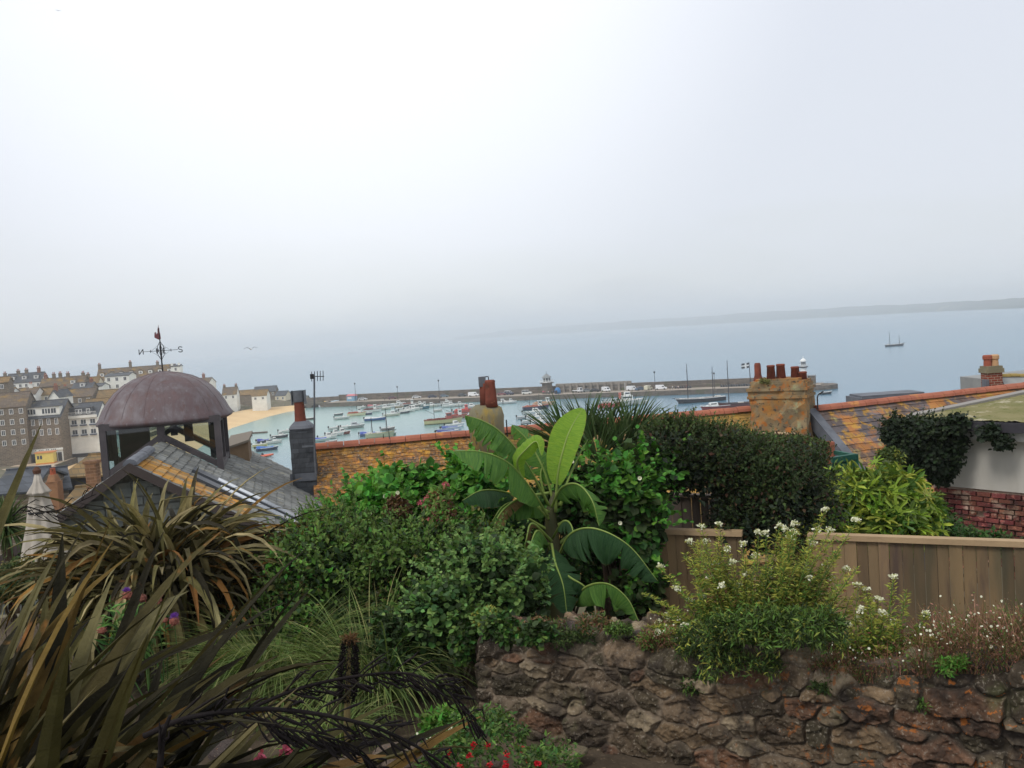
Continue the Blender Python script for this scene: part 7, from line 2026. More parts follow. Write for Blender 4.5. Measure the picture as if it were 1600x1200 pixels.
# ---------------------------------------------------------------- spiky palm behind the arch
q = pt(935, 760, 10.2); PL = thing('fan_palm', 'spiky leaved palm standing above the ivy arch in front of the harbour', 'palm', (q.x, q.y, ground_at(q.x, q.y)))
part('trunk', MB().tube([(q.x, q.y, ground_at(q.x, q.y)), (q.x, q.y, q.z)], [.12, .1], 10), M_['bark'], PL)
for (px, py, Y, a0, a1, ln, n) in ((886, 704, 10.0, 92, 200, .66, 60), (916, 702, 10.1, 50, 140, .64, 64), (950, 698, 10.3, 45, 130, .6, 64), (986, 696, 10.2, 20, 105, .62, 60), (905, 725, 9.8, 100, 240, .55, 34), (1003, 708, 10.1, 10, 90, .5, 34), (935, 725, 9.9, 30, 150, .6, 44), (968, 715, 10.0, 50, 120, .66, 34)):
    c = pt(px, py, Y); th = np.radians(np.linspace(a0, a1, n) + rng.normal(0, 3, n)); el = np.where(th < PI / 2, th, PI - th)
    az = np.where(th < PI / 2, PI / 2, -PI / 2) + rng.normal(0, .3, n)
    V_, F_ = straps(np.repeat([tuple(c)], n, 0), az, el, ln * rng.uniform(.82, 1.1, n), np.full(n, .034), rng.uniform(.05, .45, n), 6, .35, 1.5, wbase=.4)
    part_np('frond', V_, F_, [M_['palm_blade']], PL)
q0 = pt(935, 755, 10.2)
stems(PL, tuple(q0), [pt(893, 722, 10.0), pt(925, 728, 10.1), pt(955, 722, 10.3), pt(985, 712, 10.2)], .012, 'palm_rust', 'stalk')
c = pt(868, 700, 10.0); n = 22; th = np.radians(np.linspace(150, 240, n)); el = PI - th; az = np.full(n, -PI / 2) + rng.normal(0, .2, n)
V_, F_ = straps(np.repeat([tuple(c)], n, 0), az, el, np.full(n, .42), np.full(n, .022), rng.uniform(.05, .25, n), 5, .35); part_np('frond', V_, F_, [M_['palm_rust']], PL, label='browning frond')

# ---------------------------------------------------------------- ivy and bindweed arch
bush('bindweed_pillar', 'bright leaved bindweed covering the left side of the garden arch', 'climber', [eb(970, 778, 9.0, 62, 58, .35), eb(935, 800, 9.1, 52, 62, .3, .7), eb(995, 830, 9.0, 36, 90, .3), eb(995, 925, 9.0, 36, 62, .25, .6), eb(1012, 728, 9.2, 46, 26, .3, .6), eb(915, 770, 9.2, 44, 42, .3, .6)], 13000, .078, ['bindweed', 'bindweed_dark', 'hedge_dark'], [2.4, 2.2, 1.4], csize=.14, tpl=ROUND, droop=.5, shoots=90)
bush('ivy_arch', 'dark leafy arch curving over the gap in the fence', 'climber', [eb(1058, 716, 9.3, 54, 34, .4), eb(1110, 728, 9.3, 62, 44, .45), eb(1165, 765, 9.3, 56, 72, .45), eb(1215, 790, 9.2, 66, 85, .5), eb(1255, 770, 9.5, 42, 80, .4), eb(1155, 820, 9.2, 34, 50, .3, .7), eb(1050, 740, 9.2, 50, 18, .25, .5)], 26000, .05, ['hedge_dark', 'hedge_mid', 'hedge_red', 'ivy_dark'], [3, 1.5, 1.0, 2.0], csize=.2, shoots=620, stem=False)
bush('arch_top_sprays', 'loose twiggy sprays of brown leaves on top of the garden arch', 'climber', [eb(1100, 686, 9.5, 62, 20, .3), eb(1055, 678, 9.5, 42, 22, .25), eb(1165, 705, 9.4, 50, 18, .25, .5)], 3200, .045, ['hedge_mid', 'hedge_red', 'hedge_dark'], [1, 1.4, 1], csize=.12, shoots=200, stem=False, base=25.5)
# clipped hedge behind
c0_, c1_ = pt(1130, 680, 15.5), pt(1296, 698, 14.2); d_ = (c1_ - c0_); L_ = d_.length
hb = thing('clipped_hedge', 'long flat topped clipped hedge behind the arch, running to the brick pillar', 'hedge', (c0_.x, c0_.y, ground_at(c0_.x, c0_.y)))
n = 26000; u = rng.random(n); v = rng.random(n); top = rng.random(n) < .4
P = np.array(c0_)[None] + np.array(d_)[None] * u[:, None]; P[:, 2] -= np.where(top, rng.normal(0, .02, n), v ** 1.0 * 1.9); P[:, 1] += np.where(top, rng.random(n) * .9, np.abs(rng.normal(0, .06, n)))
P += rng.normal(0, .02, (n, 3)) + .05 * np.stack([np.zeros(n), fbm(u * 30, v * 8, 3, 3) * 3, fbm(u * 40, v, 3, 4)], 1)
Dr = unit(rdir(n) + np.array([0, -.5, .2])); V_, F_ = leaves_np(P, Dr, unit(rdir(n) + np.array([0, -1, .6])), .05 * rng.uniform(.7, 1.3, n))
mi = rng.choice(3, n, p=[.5, .25, .25]).repeat(4); part_np('foliage', V_, F_, [M_['hedge_mid'], M_['hedge_red'], M_['hedge_dark']], hb, mi=mi)
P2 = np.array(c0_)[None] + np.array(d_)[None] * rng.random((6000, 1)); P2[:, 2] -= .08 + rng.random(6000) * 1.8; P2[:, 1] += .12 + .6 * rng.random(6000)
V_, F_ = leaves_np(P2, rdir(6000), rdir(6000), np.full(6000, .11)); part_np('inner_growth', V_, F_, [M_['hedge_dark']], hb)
q = pt(1175, 678, 15.6); q2 = pt(1235, 681, 15.2)
single('garden_wall_coping', 'thin pale wall coping just behind the clipped hedge', 'wall', MB().slab(q - Vector((.6, 0, -.04)), q2 + Vector((0, 0, .04)), q2 + Vector((0, .2, .04)), q - Vector((.6, -.2, -.04)), .06).box(((q.x + q2.x) / 2 - .3, q.y + .1, q.z - 1.0), (1.6, .12, 1.9)), M_['fence_cap'], (q.x, q.y, q.z - 2))

# ---------------------------------------------------------------- fatsia, ivy on the outbuilding
bush('fatsia_bush', 'bright yellow green bush with large fingered leaves behind the fence', 'shrub', [eb(1366, 792, 10.6, 80, 56, .55), eb(1322, 788, 10.5, 46, 46, .4, .6), eb(1416, 806, 10.7, 44, 42, .4, .6), eb(1366, 830, 10.2, 78, 38, .45, .7)], 1500, .18, ['fatsia', 'fatsia_yellow', 'fatsia_dark'], [3, 2.2, 1.4], csize=.14, tpl=FATS, wide=1.2, droop=.15, fill=.3)
bush('low_privet', 'low dark green growth between the fatsia and the brick wall', 'shrub', [eb(1475, 840, 11.2, 50, 24, .35), eb(1540, 850, 11.4, 60, 12, .3, .6), eb(1460, 810, 12.0, 30, 40, .3, .6)], 3500, .06, ['hedge_mid', 'hedge_dark', 'bindweed_dark'], None, csize=.1)
bush('ivy', 'dense dark ivy climbing the corner of the outbuilding and hanging from its roof', 'climber', [eb(1425, 690, 13.5, 44, 38, .35), eb(1445, 725, 13.5, 44, 40, .3), eb(1462, 690, 13.6, 34, 36, .22), eb(1470, 745, 13.6, 22, 22, .15, .4), eb(1402, 675, 13.5, 24, 24, .25, .4), eb(1495, 662, 13.35, 26, 8, .08, .2), eb(1545, 676, 13.0, 20, 5, .05, .08), eb(1565, 690, 12.9, 16, 6, .05, .08), eb(1493, 715, 13.45, 7, 30, .04, .08), eb(1480, 735, 13.5, 12, 26, .06, .12), eb(1500, 692, 13.4, 14, 5, .04, .05)], 16000, .05, ['ivy', 'ivy_dark', 'ivy_dark'], [1, 1.6, .01], csize=.10, tpl=ROUND, droop=.6, stem=False, shoots=140)
bush('yellowing_shrub', 'soft yellow green shrub between the fatsia and the ivy', 'shrub', [eb(1388, 722, 13.0, 22, 22, .2)], 1300, .05, ['yellow_green', 'hedge_mid'], [1, 2], csize=.08)

# ---------------------------------------------------------------- white flowered plants on the wall
HEADS = [(1096, 824), (1124, 821), (1078, 848), (1103, 847), (1136, 860), (1119, 882), (1032, 887), (1058, 921), (1078, 939), (1161, 851), (1185, 833), (1197, 835), (1218, 823), (1227, 827), (1242, 820), (1242, 832), (1233, 842), (1278, 829), (1290, 798), (1296, 830), (1338, 815), (1322, 890),
         (1287, 886), (1257, 890), (1250, 906), (1206, 894), (1225, 903), (1167, 900), (1141, 917), (1127, 916), (1155, 917), (1173, 921), (1190, 917), (1211, 920), (1280, 932), (1202, 946), (1069, 980), (1110, 905), (1145, 880), (1270, 850), (1265, 905), (1180, 870), (1100, 935), (1235, 945), (1300, 905)]
HEADS2 = [(1341, 916), (1353, 923), (1396, 903), (1345, 954), (1372, 938), (1380, 959), (1341, 969), (1446, 960), (1325, 977), (1398, 975), (1469, 995)]
def wall_u(px, b=.2):
    d_ = ray(px, 1000); A2 = Vector((WA[0] - wn[0] * b, WA[1] - wn[1] * b, 0)); w2 = Vector((wd[0], wd[1], 0))
    lam = (A2.x * w2.y - A2.y * w2.x) / (d_.x * w2.y - d_.y * w2.x); return min(max((d_ * lam - A2).dot(w2), 0), WLN)
def white_plant(label, heads, spread, cx):
    b0 = wtop(wall_u(cx)); t = thing('white_stock_plant', label, 'flower', tuple(b0), 0, 'white flowered plants on the stone wall')
    sm = MB(); LP, LD, LS, MI = [], [], [], []
    allh = [(h, True) for h in heads] + [((h[0] + random.uniform(-30, 30), h[1] + random.uniform(8, 70)), False) for h in heads for _ in range(2)]
    for (hx, hy), flower in allh:
        Y = b0.y + random.uniform(-.25, .35) + (.0); bx = wtop(wall_u(cx + (hx - cx) * spread + random.uniform(-12, 12), random.uniform(.08, .4)))
        Y = bx.y + random.uniform(-.08, .25); tp = pt(hx, hy, Y)
        if tp.z < bx.z + .03: tp.z = bx.z + .06
        mid = bx.lerp(tp, .5) + Vector((random.uniform(-.02, .02) - (tp.x - bx.x) * .15, 0, .02)); cv = crom([bx, mid, tp], 6)
        sm.tube(cv, [.0045 * (1 - .6 * i / 12) for i in range(len(cv))], 4)
        L_ = (tp - bx).length; nl = int(70 + 300 * L_)
        for _ in range(nl):
            f = random.random(); p = cv[min(int(f * 12), 11)].lerp(cv[min(int(f * 12) + 1, 12)], random.random())
            a = random.uniform(0, 6.28); el = random.uniform(-.1, .9)
            r = random.uniform(0, .035) * (1.3 - f)
            LP.append((p.x + r * math.cos(a), p.y + r * math.sin(a), p.z)); LD.append((math.cos(a) * math.cos(el), math.sin(a) * math.cos(el), math.sin(el)))
            LS.append(random.uniform(.026, .05) * (1.15 - .5 * f)); MI.append(random.choices((0, 1, 2, 3), (4 * (1 - f) + .3, 4.2 * f + .8, .4, .4 * f))[0])
        if flower:
            fp = []; n = 60
            o_ = foliage('flower_head', t, [(tuple(tp + Vector((0, 0, .004))), (.021, .021, .013), 1)], n, .011, [M_['petal_white'], M_['yellow_green']], ROUND, csize=.008, mw=[5, 1.2], fill=.2, droop=-.4)
    part('stems', sm, M_['stock_green'], t)
    LP, LD, LS = np.array(LP), np.array(LD), np.array(LS)
    V_, F_ = leaves_np(LP, LD, unit(rdir(len(LP)) + np.array([0, -.4, 1])), LS, LEAF, .42)
    part_np('foliage', V_, F_, [M_['stock_green'], M_['yellow_green'], M_['brown_dead'], M_['red_stem']], t, mi=np.array(MI).repeat(4))
    return t
W1_ = white_plant('tall tangled clump of white flowered stock growing on top of the stone wall', HEADS, .55, 1185)
foliage('leafy_base', W1_, [eb(1190, 990, 4.75, 110, 38, .16), eb(1110, 1005, 4.95, 60, 34, .14, .5), eb(1275, 990, 4.5, 50, 38, .14, .5), eb(1150, 1040, 4.75, 80, 16, .10, .25)], 9000, .036, [M_['stock_green'], M_['hedge_mid'], M_['hedge_dark'], M_['yellow_green']], LEAF, .4, .06, [1.8, 1.4, 1.8, .35], .5, .1)
white_plant('smaller scattered white flowered stock in front of the long fence', HEADS2, .7, 1370)
white_plant('little white flowered stock trailing on the wall face', [(1052, 1018), (1034, 1052), (1048, 1060)], .5, 1085)
# fleabane: cloud of thin reddish stems with tiny daisies
def fleabane(label, boxes, n, nf):
    b0 = wtop(wall_u(boxes[0][0])); t = thing('fleabane', label, 'flower', tuple(b0), 0, 'fleabane on the stone wall')
    B, AZ, EL, LN = [], [], [], []; FL = []
    w = np.array([b[2] for b in boxes], float); w /= w.sum()
    for _ in range(n):
        bx = boxes[rng.choice(len(boxes), p=w)]; px = bx[0] + random.uniform(-1, 1) * bx[1]
        q = wtop(wall_u(px), random.uniform(-.02, .42)); B.append(tuple(q)); AZ.append(random.uniform(0, 6.28)); EL.append(random.uniform(.8, 1.5)); LN.append(bx[3] * random.uniform(.45, 1.1))
    B, AZ, EL, LN = map(np.array, (B, AZ, EL, LN))
    V_, F_ = straps(B, AZ, EL, LN, np.full(n, .0035), rng.uniform(.2, 1.0, n), 4, .3, wbase=1, tip=.3)
    part_np('stems', V_, F_, [M_['red_stem'], M_['pinkish'], M_['hedge_mid']], t, mi=rng.choice(3, n, p=[.5, .25, .25]).repeat(8))
    m = n * 5; k = rng.integers(0, n, m); f = rng.random(m); tipz = np.sin(EL[k]) * LN[k] * f * .9
    P = B[k] + np.stack([np.sin(AZ[k]) * np.cos(EL[k]) * LN[k] * f * 1.2, np.cos(AZ[k]) * np.cos(EL[k]) * LN[k] * f * 1.2, tipz], 1) + rng.normal(0, .012, (m, 3))
    V_, F_ = leaves_np(P, unit(rdir(m) + np.array([0, 0, .6])), rdir(m), rng.uniform(.008, .022, m), LEAF, .6)
    part_np('foliage', V_, F_, [M_['red_stem'], M_['pinkish'], M_['stock_green']], t, mi=rng.choice(3, m, p=[.45, .2, .35]).repeat(4))
    k = rng.integers(0, n, nf); P = B[k] + np.stack([np.sin(AZ[k]) * np.cos(EL[k]) * LN[k], np.cos(AZ[k]) * np.cos(EL[k]) * LN[k], np.sin(EL[k]) * LN[k] * .92], 1) + rng.normal(0, .015, (nf, 3))
    th = np.arange(8) / 8 * 2 * PI; tpl = (np.concatenate([[(0, 0, .15)], np.stack([np.cos(th), np.sin(th), 0 * th], 1)]), [(0, i + 1, (i + 1) % 8 + 1) for i in range(8)])
    V_, F_ = leaves_np(P, unit(rdir(nf) + np.array([0, -.2, .0])), unit(rdir(nf) * .7 + np.array([0, -.8, .8])), rng.uniform(.0035, .0075, nf), tpl)
    o = part_np('daisies', V_, F_, [M_['petal_white'], M_['pinkish']], t, mi=rng.choice(2, nf, p=[.62, .38]).repeat(8)); o['kind'] = 'stuff'
fleabane('wide cloud of pinkish fleabane along the top of the wall below the long fence', [(1400, 110, 3, .16), (1530, 90, 4, .27), (1320, 50, 1, .14)], 2300, 330)
fleabane('small patch of fleabane at the left of the white flowered stock', [(1060, 36, 1, .12)], 420, 50)
# moss and small plants on the wall
for px, py, s, n, mm, lb in ((968, 985, 22, 500, ['stock_green', 'hedge_mid'], 'tuft of bright green moss and grass on the crest of the stone wall'), (1490, 1040, 26, 500, ['bindweed', 'stock_green'], 'small bright fern on the wall top near the right edge'),
                             (900, 1000, 40, 700, ['hedge_mid', 'hedge_dark'], 'thin dark weed creeping over the left part of the wall'), (1100, 1070, 44, 1100, ['stock_green', 'hedge_dark'], 'green weed hanging over the wall face under the white stock'), (1285, 1075, 22, 300, ['hedge_mid', 'hedge_dark'], 'small weed in a joint below the white stock'), (848, 985, 44, 700, ['brown_dead', 'hedge_mid'], 'brown dried moss hanging on the crest at the creeper end of the wall'), (930, 975, 34, 500, ['hedge_mid', 'brown_dead'], 'brown green moss between the pointed stones on the crest'), (1022, 1002, 34, 600, ['brown_dead', 'stock_green'], 'straggly brown growth beside the tiny fleabane patch'), (1440, 1100, 16, 180, ['hedge_mid', 'stock_green'], 'tiny fern in a joint under the wide cloud of fleabane')):
    q = wtop(wall_u(px), .0); Yq = q.y - .03; c = pt(px, py, Yq)
    t = thing('wall_weed', lb, 'plant', tuple(c), 0, 'weeds rooted in the stone wall'); foliage('foliage', t, [((c.x, c.y, c.z), (s * mpp(Yq), .05, s * .5 * mpp(Yq)), 1)], n, .026, [M_[x] for x in mm], LEAF, .6, .03, None, .6, .1)

# ---------------------------------------------------------------- ornamental grass
def grass_clump(label, px, py, Y, r, ln, n, mats=('grass_blade', 'grass_pale', 'hedge_mid')):
    c = pt(px, py, Y); z = float(soil_z(np.array([c.x]), np.array([c.y]))[0]); t = thing('grass_clump', label, 'ornamental grass', (c.x, c.y, z), 0, 'clumps of arching grass')
    az = rng.random(n) * 2 * PI; rr_ = r * np.sqrt(rng.random(n)) * .5; B = np.stack([c.x + np.sin(az) * rr_, c.y + np.cos(az) * rr_, np.full(n, z)], 1)
    az2 = az + rng.normal(0, .5, n)
    V_, F_ = straps(B, az2, rng.uniform(.9, 1.45, n), ln * rng.uniform(.55, 1.15, n), rng.uniform(.005, .009, n), rng.uniform(1.0, 2.7, n), 9, .3, 1.5, wbase=1)
    part_np('blades', V_, F_, [M_[m] for m in mats], t, mi=rng.choice(3, n, p=[.6, .2, .2]).repeat(18))
grass_clump('full arching clump of pale green grass beside the path', 435, 1075, 6.6, .42, 1.0, 1500)
grass_clump('looser clump of arching grass in front of the shrub bank', 585, 1070, 6.35, .40, 1.0, 900)
grass_clump('small grass tuft under the dark seed spike', 520, 1100, 5.6, .2, .5, 260)

# ---------------------------------------------------------------- bronze flax
def flax(label, B0, n, az0, azs, el, ln, wd_, bend, rad, mats, mw, kinkf=.25, twist=.5, pw=2.0, tops=None):
    t = thing('bronze_flax', label, 'flax plant', tuple(B0), 0, 'bronze leaved flax plants')
    az = az0 + azs * (rng.random(n) * 2 - 1); a2 = rng.random(n) * 2 * PI; r = rad * np.sqrt(rng.random(n))
    B = np.stack([B0[0] + r * np.cos(a2), B0[1] + r * np.sin(a2), np.full(n, B0[2])], 1)
    k = rng.random(n) < kinkf; kt = np.where(k, rng.uniform(.45, .8, n), 2.0); ka = rng.uniform(.9, 2.0, n)
    V_, F_ = straps(B, az, rng.uniform(*el, n), rng.uniform(*ln, n), rng.uniform(*wd_, n), rng.uniform(*bend, n), 12, .22, pw, rng.normal(0, twist, n), (kt, ka), wbase=.5)
    part_np('leaves', V_, F_, [M_[m] for m in mats], t, mi=rng.choice(len(mats), n, p=np.array(mw) / sum(mw)).repeat(24)); return t
c = pt(255, 1010, 7.4); z = float(soil_z(np.array([c.x]), np.array([c.y]))[0])
f2 = flax('spiky bronze green flax in front of the cupola house', (c.x, c.y, z + .25), 1100, 0, PI, (.85, 1.57), (1.0, 1.75), (.05, .08), (.9, 3.5), .26, ['flax', 'flax_pale', 'flax_dark', 'flax_orange'], [4, 2.4, 2.6, .7], .35)
foliage('dead_leaves', f2, [((c.x, c.y, z + .35), (.45, .35, .35), 1)], 900, .22, [M_['flax_dark'], M_['brown_dead']], LEAF, .25, .2, [3, 1], .8, 1.2)
c1 = Vector((-2.05, 2.75, 26.62))
f1 = flax('huge dark bronze flax filling the near lower left corner', c1, 520, R(66), R(95), (.3, 1.4), (1.25, 2.05), (.07, .115), (.15, 1.5), .5, ['near_flax', 'near_flax_dark', 'near_flax_orange', 'near_flax_pale'], [3.4, 4.0, .8, .9], .2, .35, 1.8)
foliage('dead_leaves', f1, [((c1.x + .2, c1.y + .25, c1.z + .25), (.95, .6, .45), 1)], 1300, .5, [M_['near_flax_dark'], M_['near_flax']], LEAF, .16, .3, [3, 1], .8, .3)
# named big leaves that cross the corner
V_, F_ = straps(np.array([[-2.1, 2.5, 26.7], [-2.2, 2.6, 26.9], [-1.9, 2.4, 26.6], [-1.7, 2.5, 26.5], [-2.0, 2.4, 26.6], [-1.8, 2.3, 26.5], [-1.5, 2.6, 26.55]]), np.radians([60, 30, 75, 88, 80, 84, 95.]), np.radians([52, 66, 47, 40, 38, 30, 22.]), np.array([2.1, 2.1, 2.0, 1.8, 1.7, 1.7, 1.5]), np.array([.085, .09, .09, .09, .085, .09, .085]), np.array([.25, .1, .35, .5, .6, .5, .7]), 14, .2, 2.0, np.array([.5, -.3, .6, .9, -.5, .4, .9]), wbase=.6)
part_np('leaves', V_, F_, [M_['near_flax_orange'], M_['near_flax'], M_['near_flax_dark']], f1, mi=np.array([1, 1, 2, 0, 2, 0, 1]).repeat(28))

# arching seed stalks of the flax
def seed_stalk(label, P, r0, pods, plen, side=1):
    C = crom([pt(*p) for p in P], 8); n = len(C); t = thing('flax_seed_stalk', label, 'seed stalk', tuple(C[0]), 0, 'black seed stalks of the flax')
    part('stalk', MB().tube(C, [r0 * (1 - .55 * i / (n - 1)) for i in range(n)], 7), M_['seed_dark'], t, smooth=True)
    mb = MB()
    for k in range(pods):
        f = .12 + .86 * (k // 3 + .2 * (k % 3)) / (pods / 3); i = min(int(f * (n - 1)), n - 2); p = C[i].lerp(C[i + 1], random.random())
        tg = (C[i + 1] - C[i]).normalized(); a = random.uniform(-1, 1); dn = (Vector((a * .5, random.uniform(-.7, .7), -1 if random.random() < .72 else .8)) + tg * random.uniform(-.3, .5)).normalized()
        sk = p + dn * plen * .35 + tg * plen * .3; q1 = sk + dn * plen * .35 + tg * plen * .5; q2 = q1 + tg * plen * .5 - dn * plen * .12
        q2 = q1 + tg * plen * random.uniform(.1, .6) + dn * plen * random.uniform(-.4, .3) + Vector((0, random.uniform(-.3, .3) * plen, 0)); mb.tube([p, sk, sk.lerp(q1, .5), q1, q2], [.0022, .002, .0042, .0034, .0008], 5)
    part('seed_pods', mb, M_['seed_dark'], t, smooth=True)
seed_stalk('long black stalk arching across the path at the bottom', [(225, 1150, 2.5), (300, 1120, 2.5), (420, 1108, 2.5), (540, 1124, 2.55), (630, 1155, 2.6), (720, 1210, 2.7)], .0085, 60, .07)
seed_stalk('upper black stalk dipping in front of the stone wall end', [(395, 1105, 2.9), (470, 1075, 2.95), (560, 1056, 3.0), (640, 1053, 3.05), (700, 1080, 3.1), (745, 1125, 3.15)], .0065, 80, .075)
seed_stalk('stalk with thick seed pods below the long arching one', [(380, 1120, 2.6), (430, 1135, 2.6), (500, 1150, 2.6), (560, 1170, 2.65), (600, 1215, 2.7)], .0045, 60, .06)
seed_stalk('short upright black stub at the lower left', [(250, 1200, 2.4), (255, 1150, 2.4), (266, 1118, 2.4)], .010, 3, .05)
seed_stalk('thin black stalk crossing the folded parasol', [(20, 806, 6.5), (40, 792, 6.5), (75, 800, 6.5), (110, 790, 6.5), (150, 772, 6.5)], .006, 22, .09)
seed_stalk('bare black branch above the seed pods at the lower left', [(262, 1128, 2.5), (310, 1128, 2.6), (345, 1108, 2.6), (352, 1090, 2.6)], .006, 6, .05)

# black dead flower spike
a, b = pt(543, 1095, 4.6), pt(546, 1000, 4.6); gz = float(soil_z(np.array([a.x]), np.array([a.y]))[0]); m_ = mpp(4.6)
sp_ = thing('dead_flower_spike', 'fat black dead flower spike standing before the grass clumps', 'flower spike', (a.x, a.y, gz))
part('stem', MB().tube([(a.x + .01, a.y, gz), pt(542, 1140, 4.6), a, b], [.012, .018, .016, .008], 7), mat('straw_stem', S((130, 116, 74)), S((96, 84, 56)), 9, .9, island=.2), sp_)
n = 2600; f = rng.random(n); th = rng.random(n) * 2 * PI; rad_ = 20 * m_ * np.sin(PI * (.14 + .80 * f)) ** .5 * rng.uniform(.6, 1.0, n)
P = np.array(a)[None] + (np.array(b) - np.array(a))[None] * f[:, None] + np.stack([np.cos(th) * rad_, np.sin(th) * rad_, 0 * f], 1) * .72
Dn = np.stack([np.cos(th), np.sin(th), rng.normal(0, .5, n)], 1); V_, F_ = leaves_np(P, Dn, rdir(n), rng.uniform(.012, .026, n), LEAF, .5)
part_np('seed_head', V_, F_, [M_['seed_dark']], sp_)
foliage('withered_tuft', sp_, [(tuple(b), (.035, .035, .02), 1)], 180, .03, [M_['brown_dead']], LEAF, .4, .02)

# thistles (cardoon)
q = pt(235, 1000, 5.6); gz = float(soil_z(np.array([q.x]), np.array([q.y]))[0])
th_ = thing('purple_thistle', 'purple flowered thistle plant in front of the spiky flax', 'flower', (q.x, q.y, gz))
HD = [(199, 929, 9, True), (246, 937, 8, True), (272, 970, 9, True), (208, 945, 8, False), (222, 934, 8, False), (160, 985, 7, False), (90, 920, 4, True), (258, 969, 5, False)]
stems(th_, (q.x, q.y, gz), [pt(x, y, 5.5) for x, y, _, _ in HD], .004, 'griselinia_dark')
for x, y, s, pur in HD:
    c = pt(x, y, 5.5); s *= mpp(5.5); h = part('flower_head', MB().lathe([(s * .3, -s * .8), (s * .9, -s * .3), (s * .8, s * .3), (s * .5, s * .6)], c, 10), M_['thistle_head'], th_)
    foliage('bracts', h, [((c.x, c.y, c.z - .1 * s), (s * .9, s * .9, s * .7), 1)], 90, s * .6, [M_['thistle_head']], LEAF, .5, .01)
    if pur: foliage('purple_florets', h, [((c.x, c.y, c.z + s * .7), (s * .6, s * .6, s * .3), 1)], 160, s * .5, [M_['petal_purple']], LEAF, .25, .01, droop=-1)
foliage('leaves', th_, [eb(215, 1000, 5.7, 55, 42, .2), eb(190, 970, 5.8, 30, 20, .1, .3)], 380, .09, [M_['griselinia_dark'], M_['griselinia']], LEAF, .3, .1, None, .6, .2)

# dark shrub behind the thistles, brown boulder
bush('dark_barberry', 'very dark purple brown twiggy shrub between the flax and the path', 'shrub', [eb(345, 970, 8.0, 52, 55, .35), eb(300, 1000, 7.6, 40, 34, .3, .6)], 5200, .035, ['seed_dark', 'hedge_red', 'hedge_dark'], [2, 1, 1.4], csize=.08)
me = rock_mesh('boulder', 41, 4, .22, (1, .8, .62)); ro = bpy.data.objects.new('boulder', me); COL.objects.link(ro); c = pt(392, 903, 8.9)
ro.location = c; ro.scale = (.22, .2, .21); me.materials.append(mat('boulder_stone', S((132, 114, 104)), S((104, 92, 86)), 6, .95, .8, 30))
for p in me.polygons: p.use_smooth = True
ro['label'] = 'rounded grey brown boulder resting beside the golden tipped shrub'; ro['category'] = 'boulder'
q_ = pt(392, 960, 8.9)
bush('bracken_bank', 'brown dry undergrowth below the boulder', 'plant', [eb(392, 935, 8.95, 34, 22, .2), eb(400, 965, 8.6, 36, 22, .2, .6)], 2200, .05, ['brown_dead', 'hedge_red', 'hedge_dark'], [1, 1, 2], csize=.07)
# left edge cordyline
q = pt(10, 825, 13.5); cd_ = thing('cordyline', 'green spiky cordyline at the left edge beside the parasol', 'palm', (q.x, q.y, ground_at(q.x, q.y)))
part('trunk', MB().tube([(q.x, q.y, ground_at(q.x, q.y)), tuple(q)], [.08, .06], 8), M_['bark'], cd_)
n = 260; V_, F_ = straps(np.repeat([tuple(q)], n, 0), rng.random(n) * 2 * PI, rng.uniform(-.6, 1.5, n), rng.uniform(.4, .65, n), np.full(n, .03), rng.uniform(.2, 1.2, n), 7, .3)
part_np('leaves', V_, F_, [M_['palm_blade'], M_['hedge_mid']], cd_, mi=rng.choice(2, n).repeat(14))
bush('ochre_scrub', 'ochre and green scrub below the cordyline at the left edge', 'shrub', [eb(30, 915, 9.5, 60, 40, .4), eb(110, 905, 9.0, 60, 30, .4)], 6000, .045, ['escallonia_tip', 'hedge_mid', 'hedge_dark'], [.6, 1.4, 1.8], csize=.1)

# red flowers, pale bells, pink sedum at the foot of the wall
def flower_patch(name, label, blobs, nleaf, lsz, lm, fl, fm, fs, tplf=ROUND):
    c = Vector(blobs[0][0]); z = float(soil_z(np.array([c.x]), np.array([c.y]))[0]); t = thing(name, label, 'flower', (c.x, c.y, z))
    foliage('foliage', t, blobs, nleaf, lsz, [M_[m] for m in lm], LEAF, .8, .04, None, .6, .2)
    for px, py, Y in fl:
        c = pt(px, py, Y); foliage('flower', t, [(tuple(c), (fs, fs, fs * .9), 1)], 26, fs * 1.1, [M_[fm]], tplf, 1, .01)
flower_patch('red_fuchsia', 'low red flowered plant at the foot of the stone wall', [eb(760, 1150, 4.6, 70, 34, .25), eb(700, 1180, 4.3, 60, 30, .2, .6), eb(850, 1190, 4.1, 60, 20, .2, .5)], 3600, .028, ['hedge_mid', 'bindweed_dark', 'stock_green'],
             [(702, 1178, 4.2), (741, 1166, 4.3), (762, 1163, 4.4), (792, 1180, 4.2), (826, 1187, 4.1), (790, 1195, 4.1), (765, 1196, 4.1), (840, 1194, 4.0), (733, 1182, 4.2), (720, 1198, 4.1), (815, 1170, 4.3)], 'petal_red', .011)
flower_patch('white_bell_plant', 'small bright green plant with hanging white bells on the path edge', [eb(690, 1128, 4.9, 34, 20, .12)], 900, .04, ['bindweed', 'stock_green'], [(652, 1152, 4.6), (697, 1152, 4.6), (706, 1142, 4.6), (672, 1156, 4.6), (681, 1145, 4.7)], 'petal_white', .012)
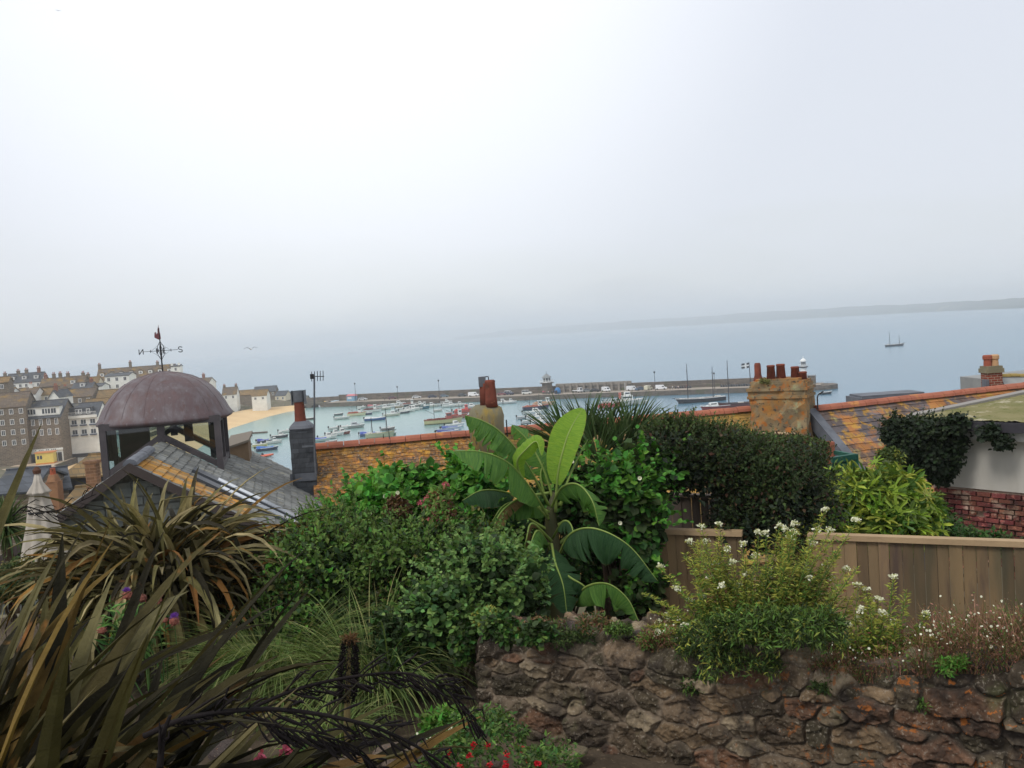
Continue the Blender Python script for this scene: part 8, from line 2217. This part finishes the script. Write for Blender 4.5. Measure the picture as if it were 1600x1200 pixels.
flower_patch('pink_sedum', 'pink flowered sedum at the bottom edge beneath the seed stalks', [eb(465, 1195, 3.6, 40, 22, .15)], 500, .04, ['griselinia', 'stock_green'], [(455, 1176, 3.5), (478, 1186, 3.5), (462, 1182, 3.5), (445, 1172, 3.5), (407, 1182, 3.5)], 'petal_pink', .014)
for i, (px, py, s) in enumerate(((625, 1178, .16), (315, 1090, .10), (350, 1170, .12), (560, 1195, .13), (895, 1175, .09), (680, 1160, .05), (770, 1190, .05))):
    p = ptz(px, py, 26.62); me = rock_mesh('field_stone', 60 + i, 3, .22, (1, .8, .4)); o = bpy.data.objects.new('field_stone', me); COL.objects.link(o)
    o.location = (p.x, p.y, 26.61); o.scale = (s, s, s); o.rotation_euler = (0, 0, i); me.materials.append(RM[i % 3]); o['category'] = 'stone'; o['group'] = 'stones bedded in the soil'
    o['label'] = ['large flat pale stone under the long seed stalk', 'small stone beside the grass clump path', 'stone between the flax leaves and the sedum', 'broad stone at the bottom edge right of the sedum', 'stone at the very foot of the rubble wall', 'tiny stone below the white bell plant', 'tiny stone among the red flowers'][i]
# white bindweed trumpets
for nm, parent_lb, spots_ in (('t', None, [(603, 776, 8.3), (623, 771, 8.3), (522, 807, 8.0), (580, 803, 8.0), (1000, 748, 8.6), (893, 722, 9.35), (968, 818, 8.6), (1025, 988, 5.2), (448, 826, 9.6)]),):
    for i, (px, py, Y) in enumerate(spots_):
        c = pt(px, py, Y); dv = 0
        mb = MB().lathe([(.003, 0), (.006, .012), (.018, .028), (.020, .03)], (0, 0, 0), 10, cap=False)
        o = part('bindweed_flower', mb, M_['petal_white'], smooth=True); o.location = c; o.rotation_euler = (R(70), 0, random.uniform(-.6, .6)); o['category'] = 'flower'; o['group'] = 'white bindweed trumpets'
        o['label'] = 'white bindweed trumpet ' + ['on the left slope of the bright green mound', 'at the crest of the bright green mound', 'low on the golden tipped shrub', 'between the mound and the big dark shrub', 'on the bindweed pillar of the arch', 'beside the rolled young banana leaf', 'below the pillar leaves beside the banana', 'beside the pointed stone on the wall', 'at the end of the dark brown fence'][i]
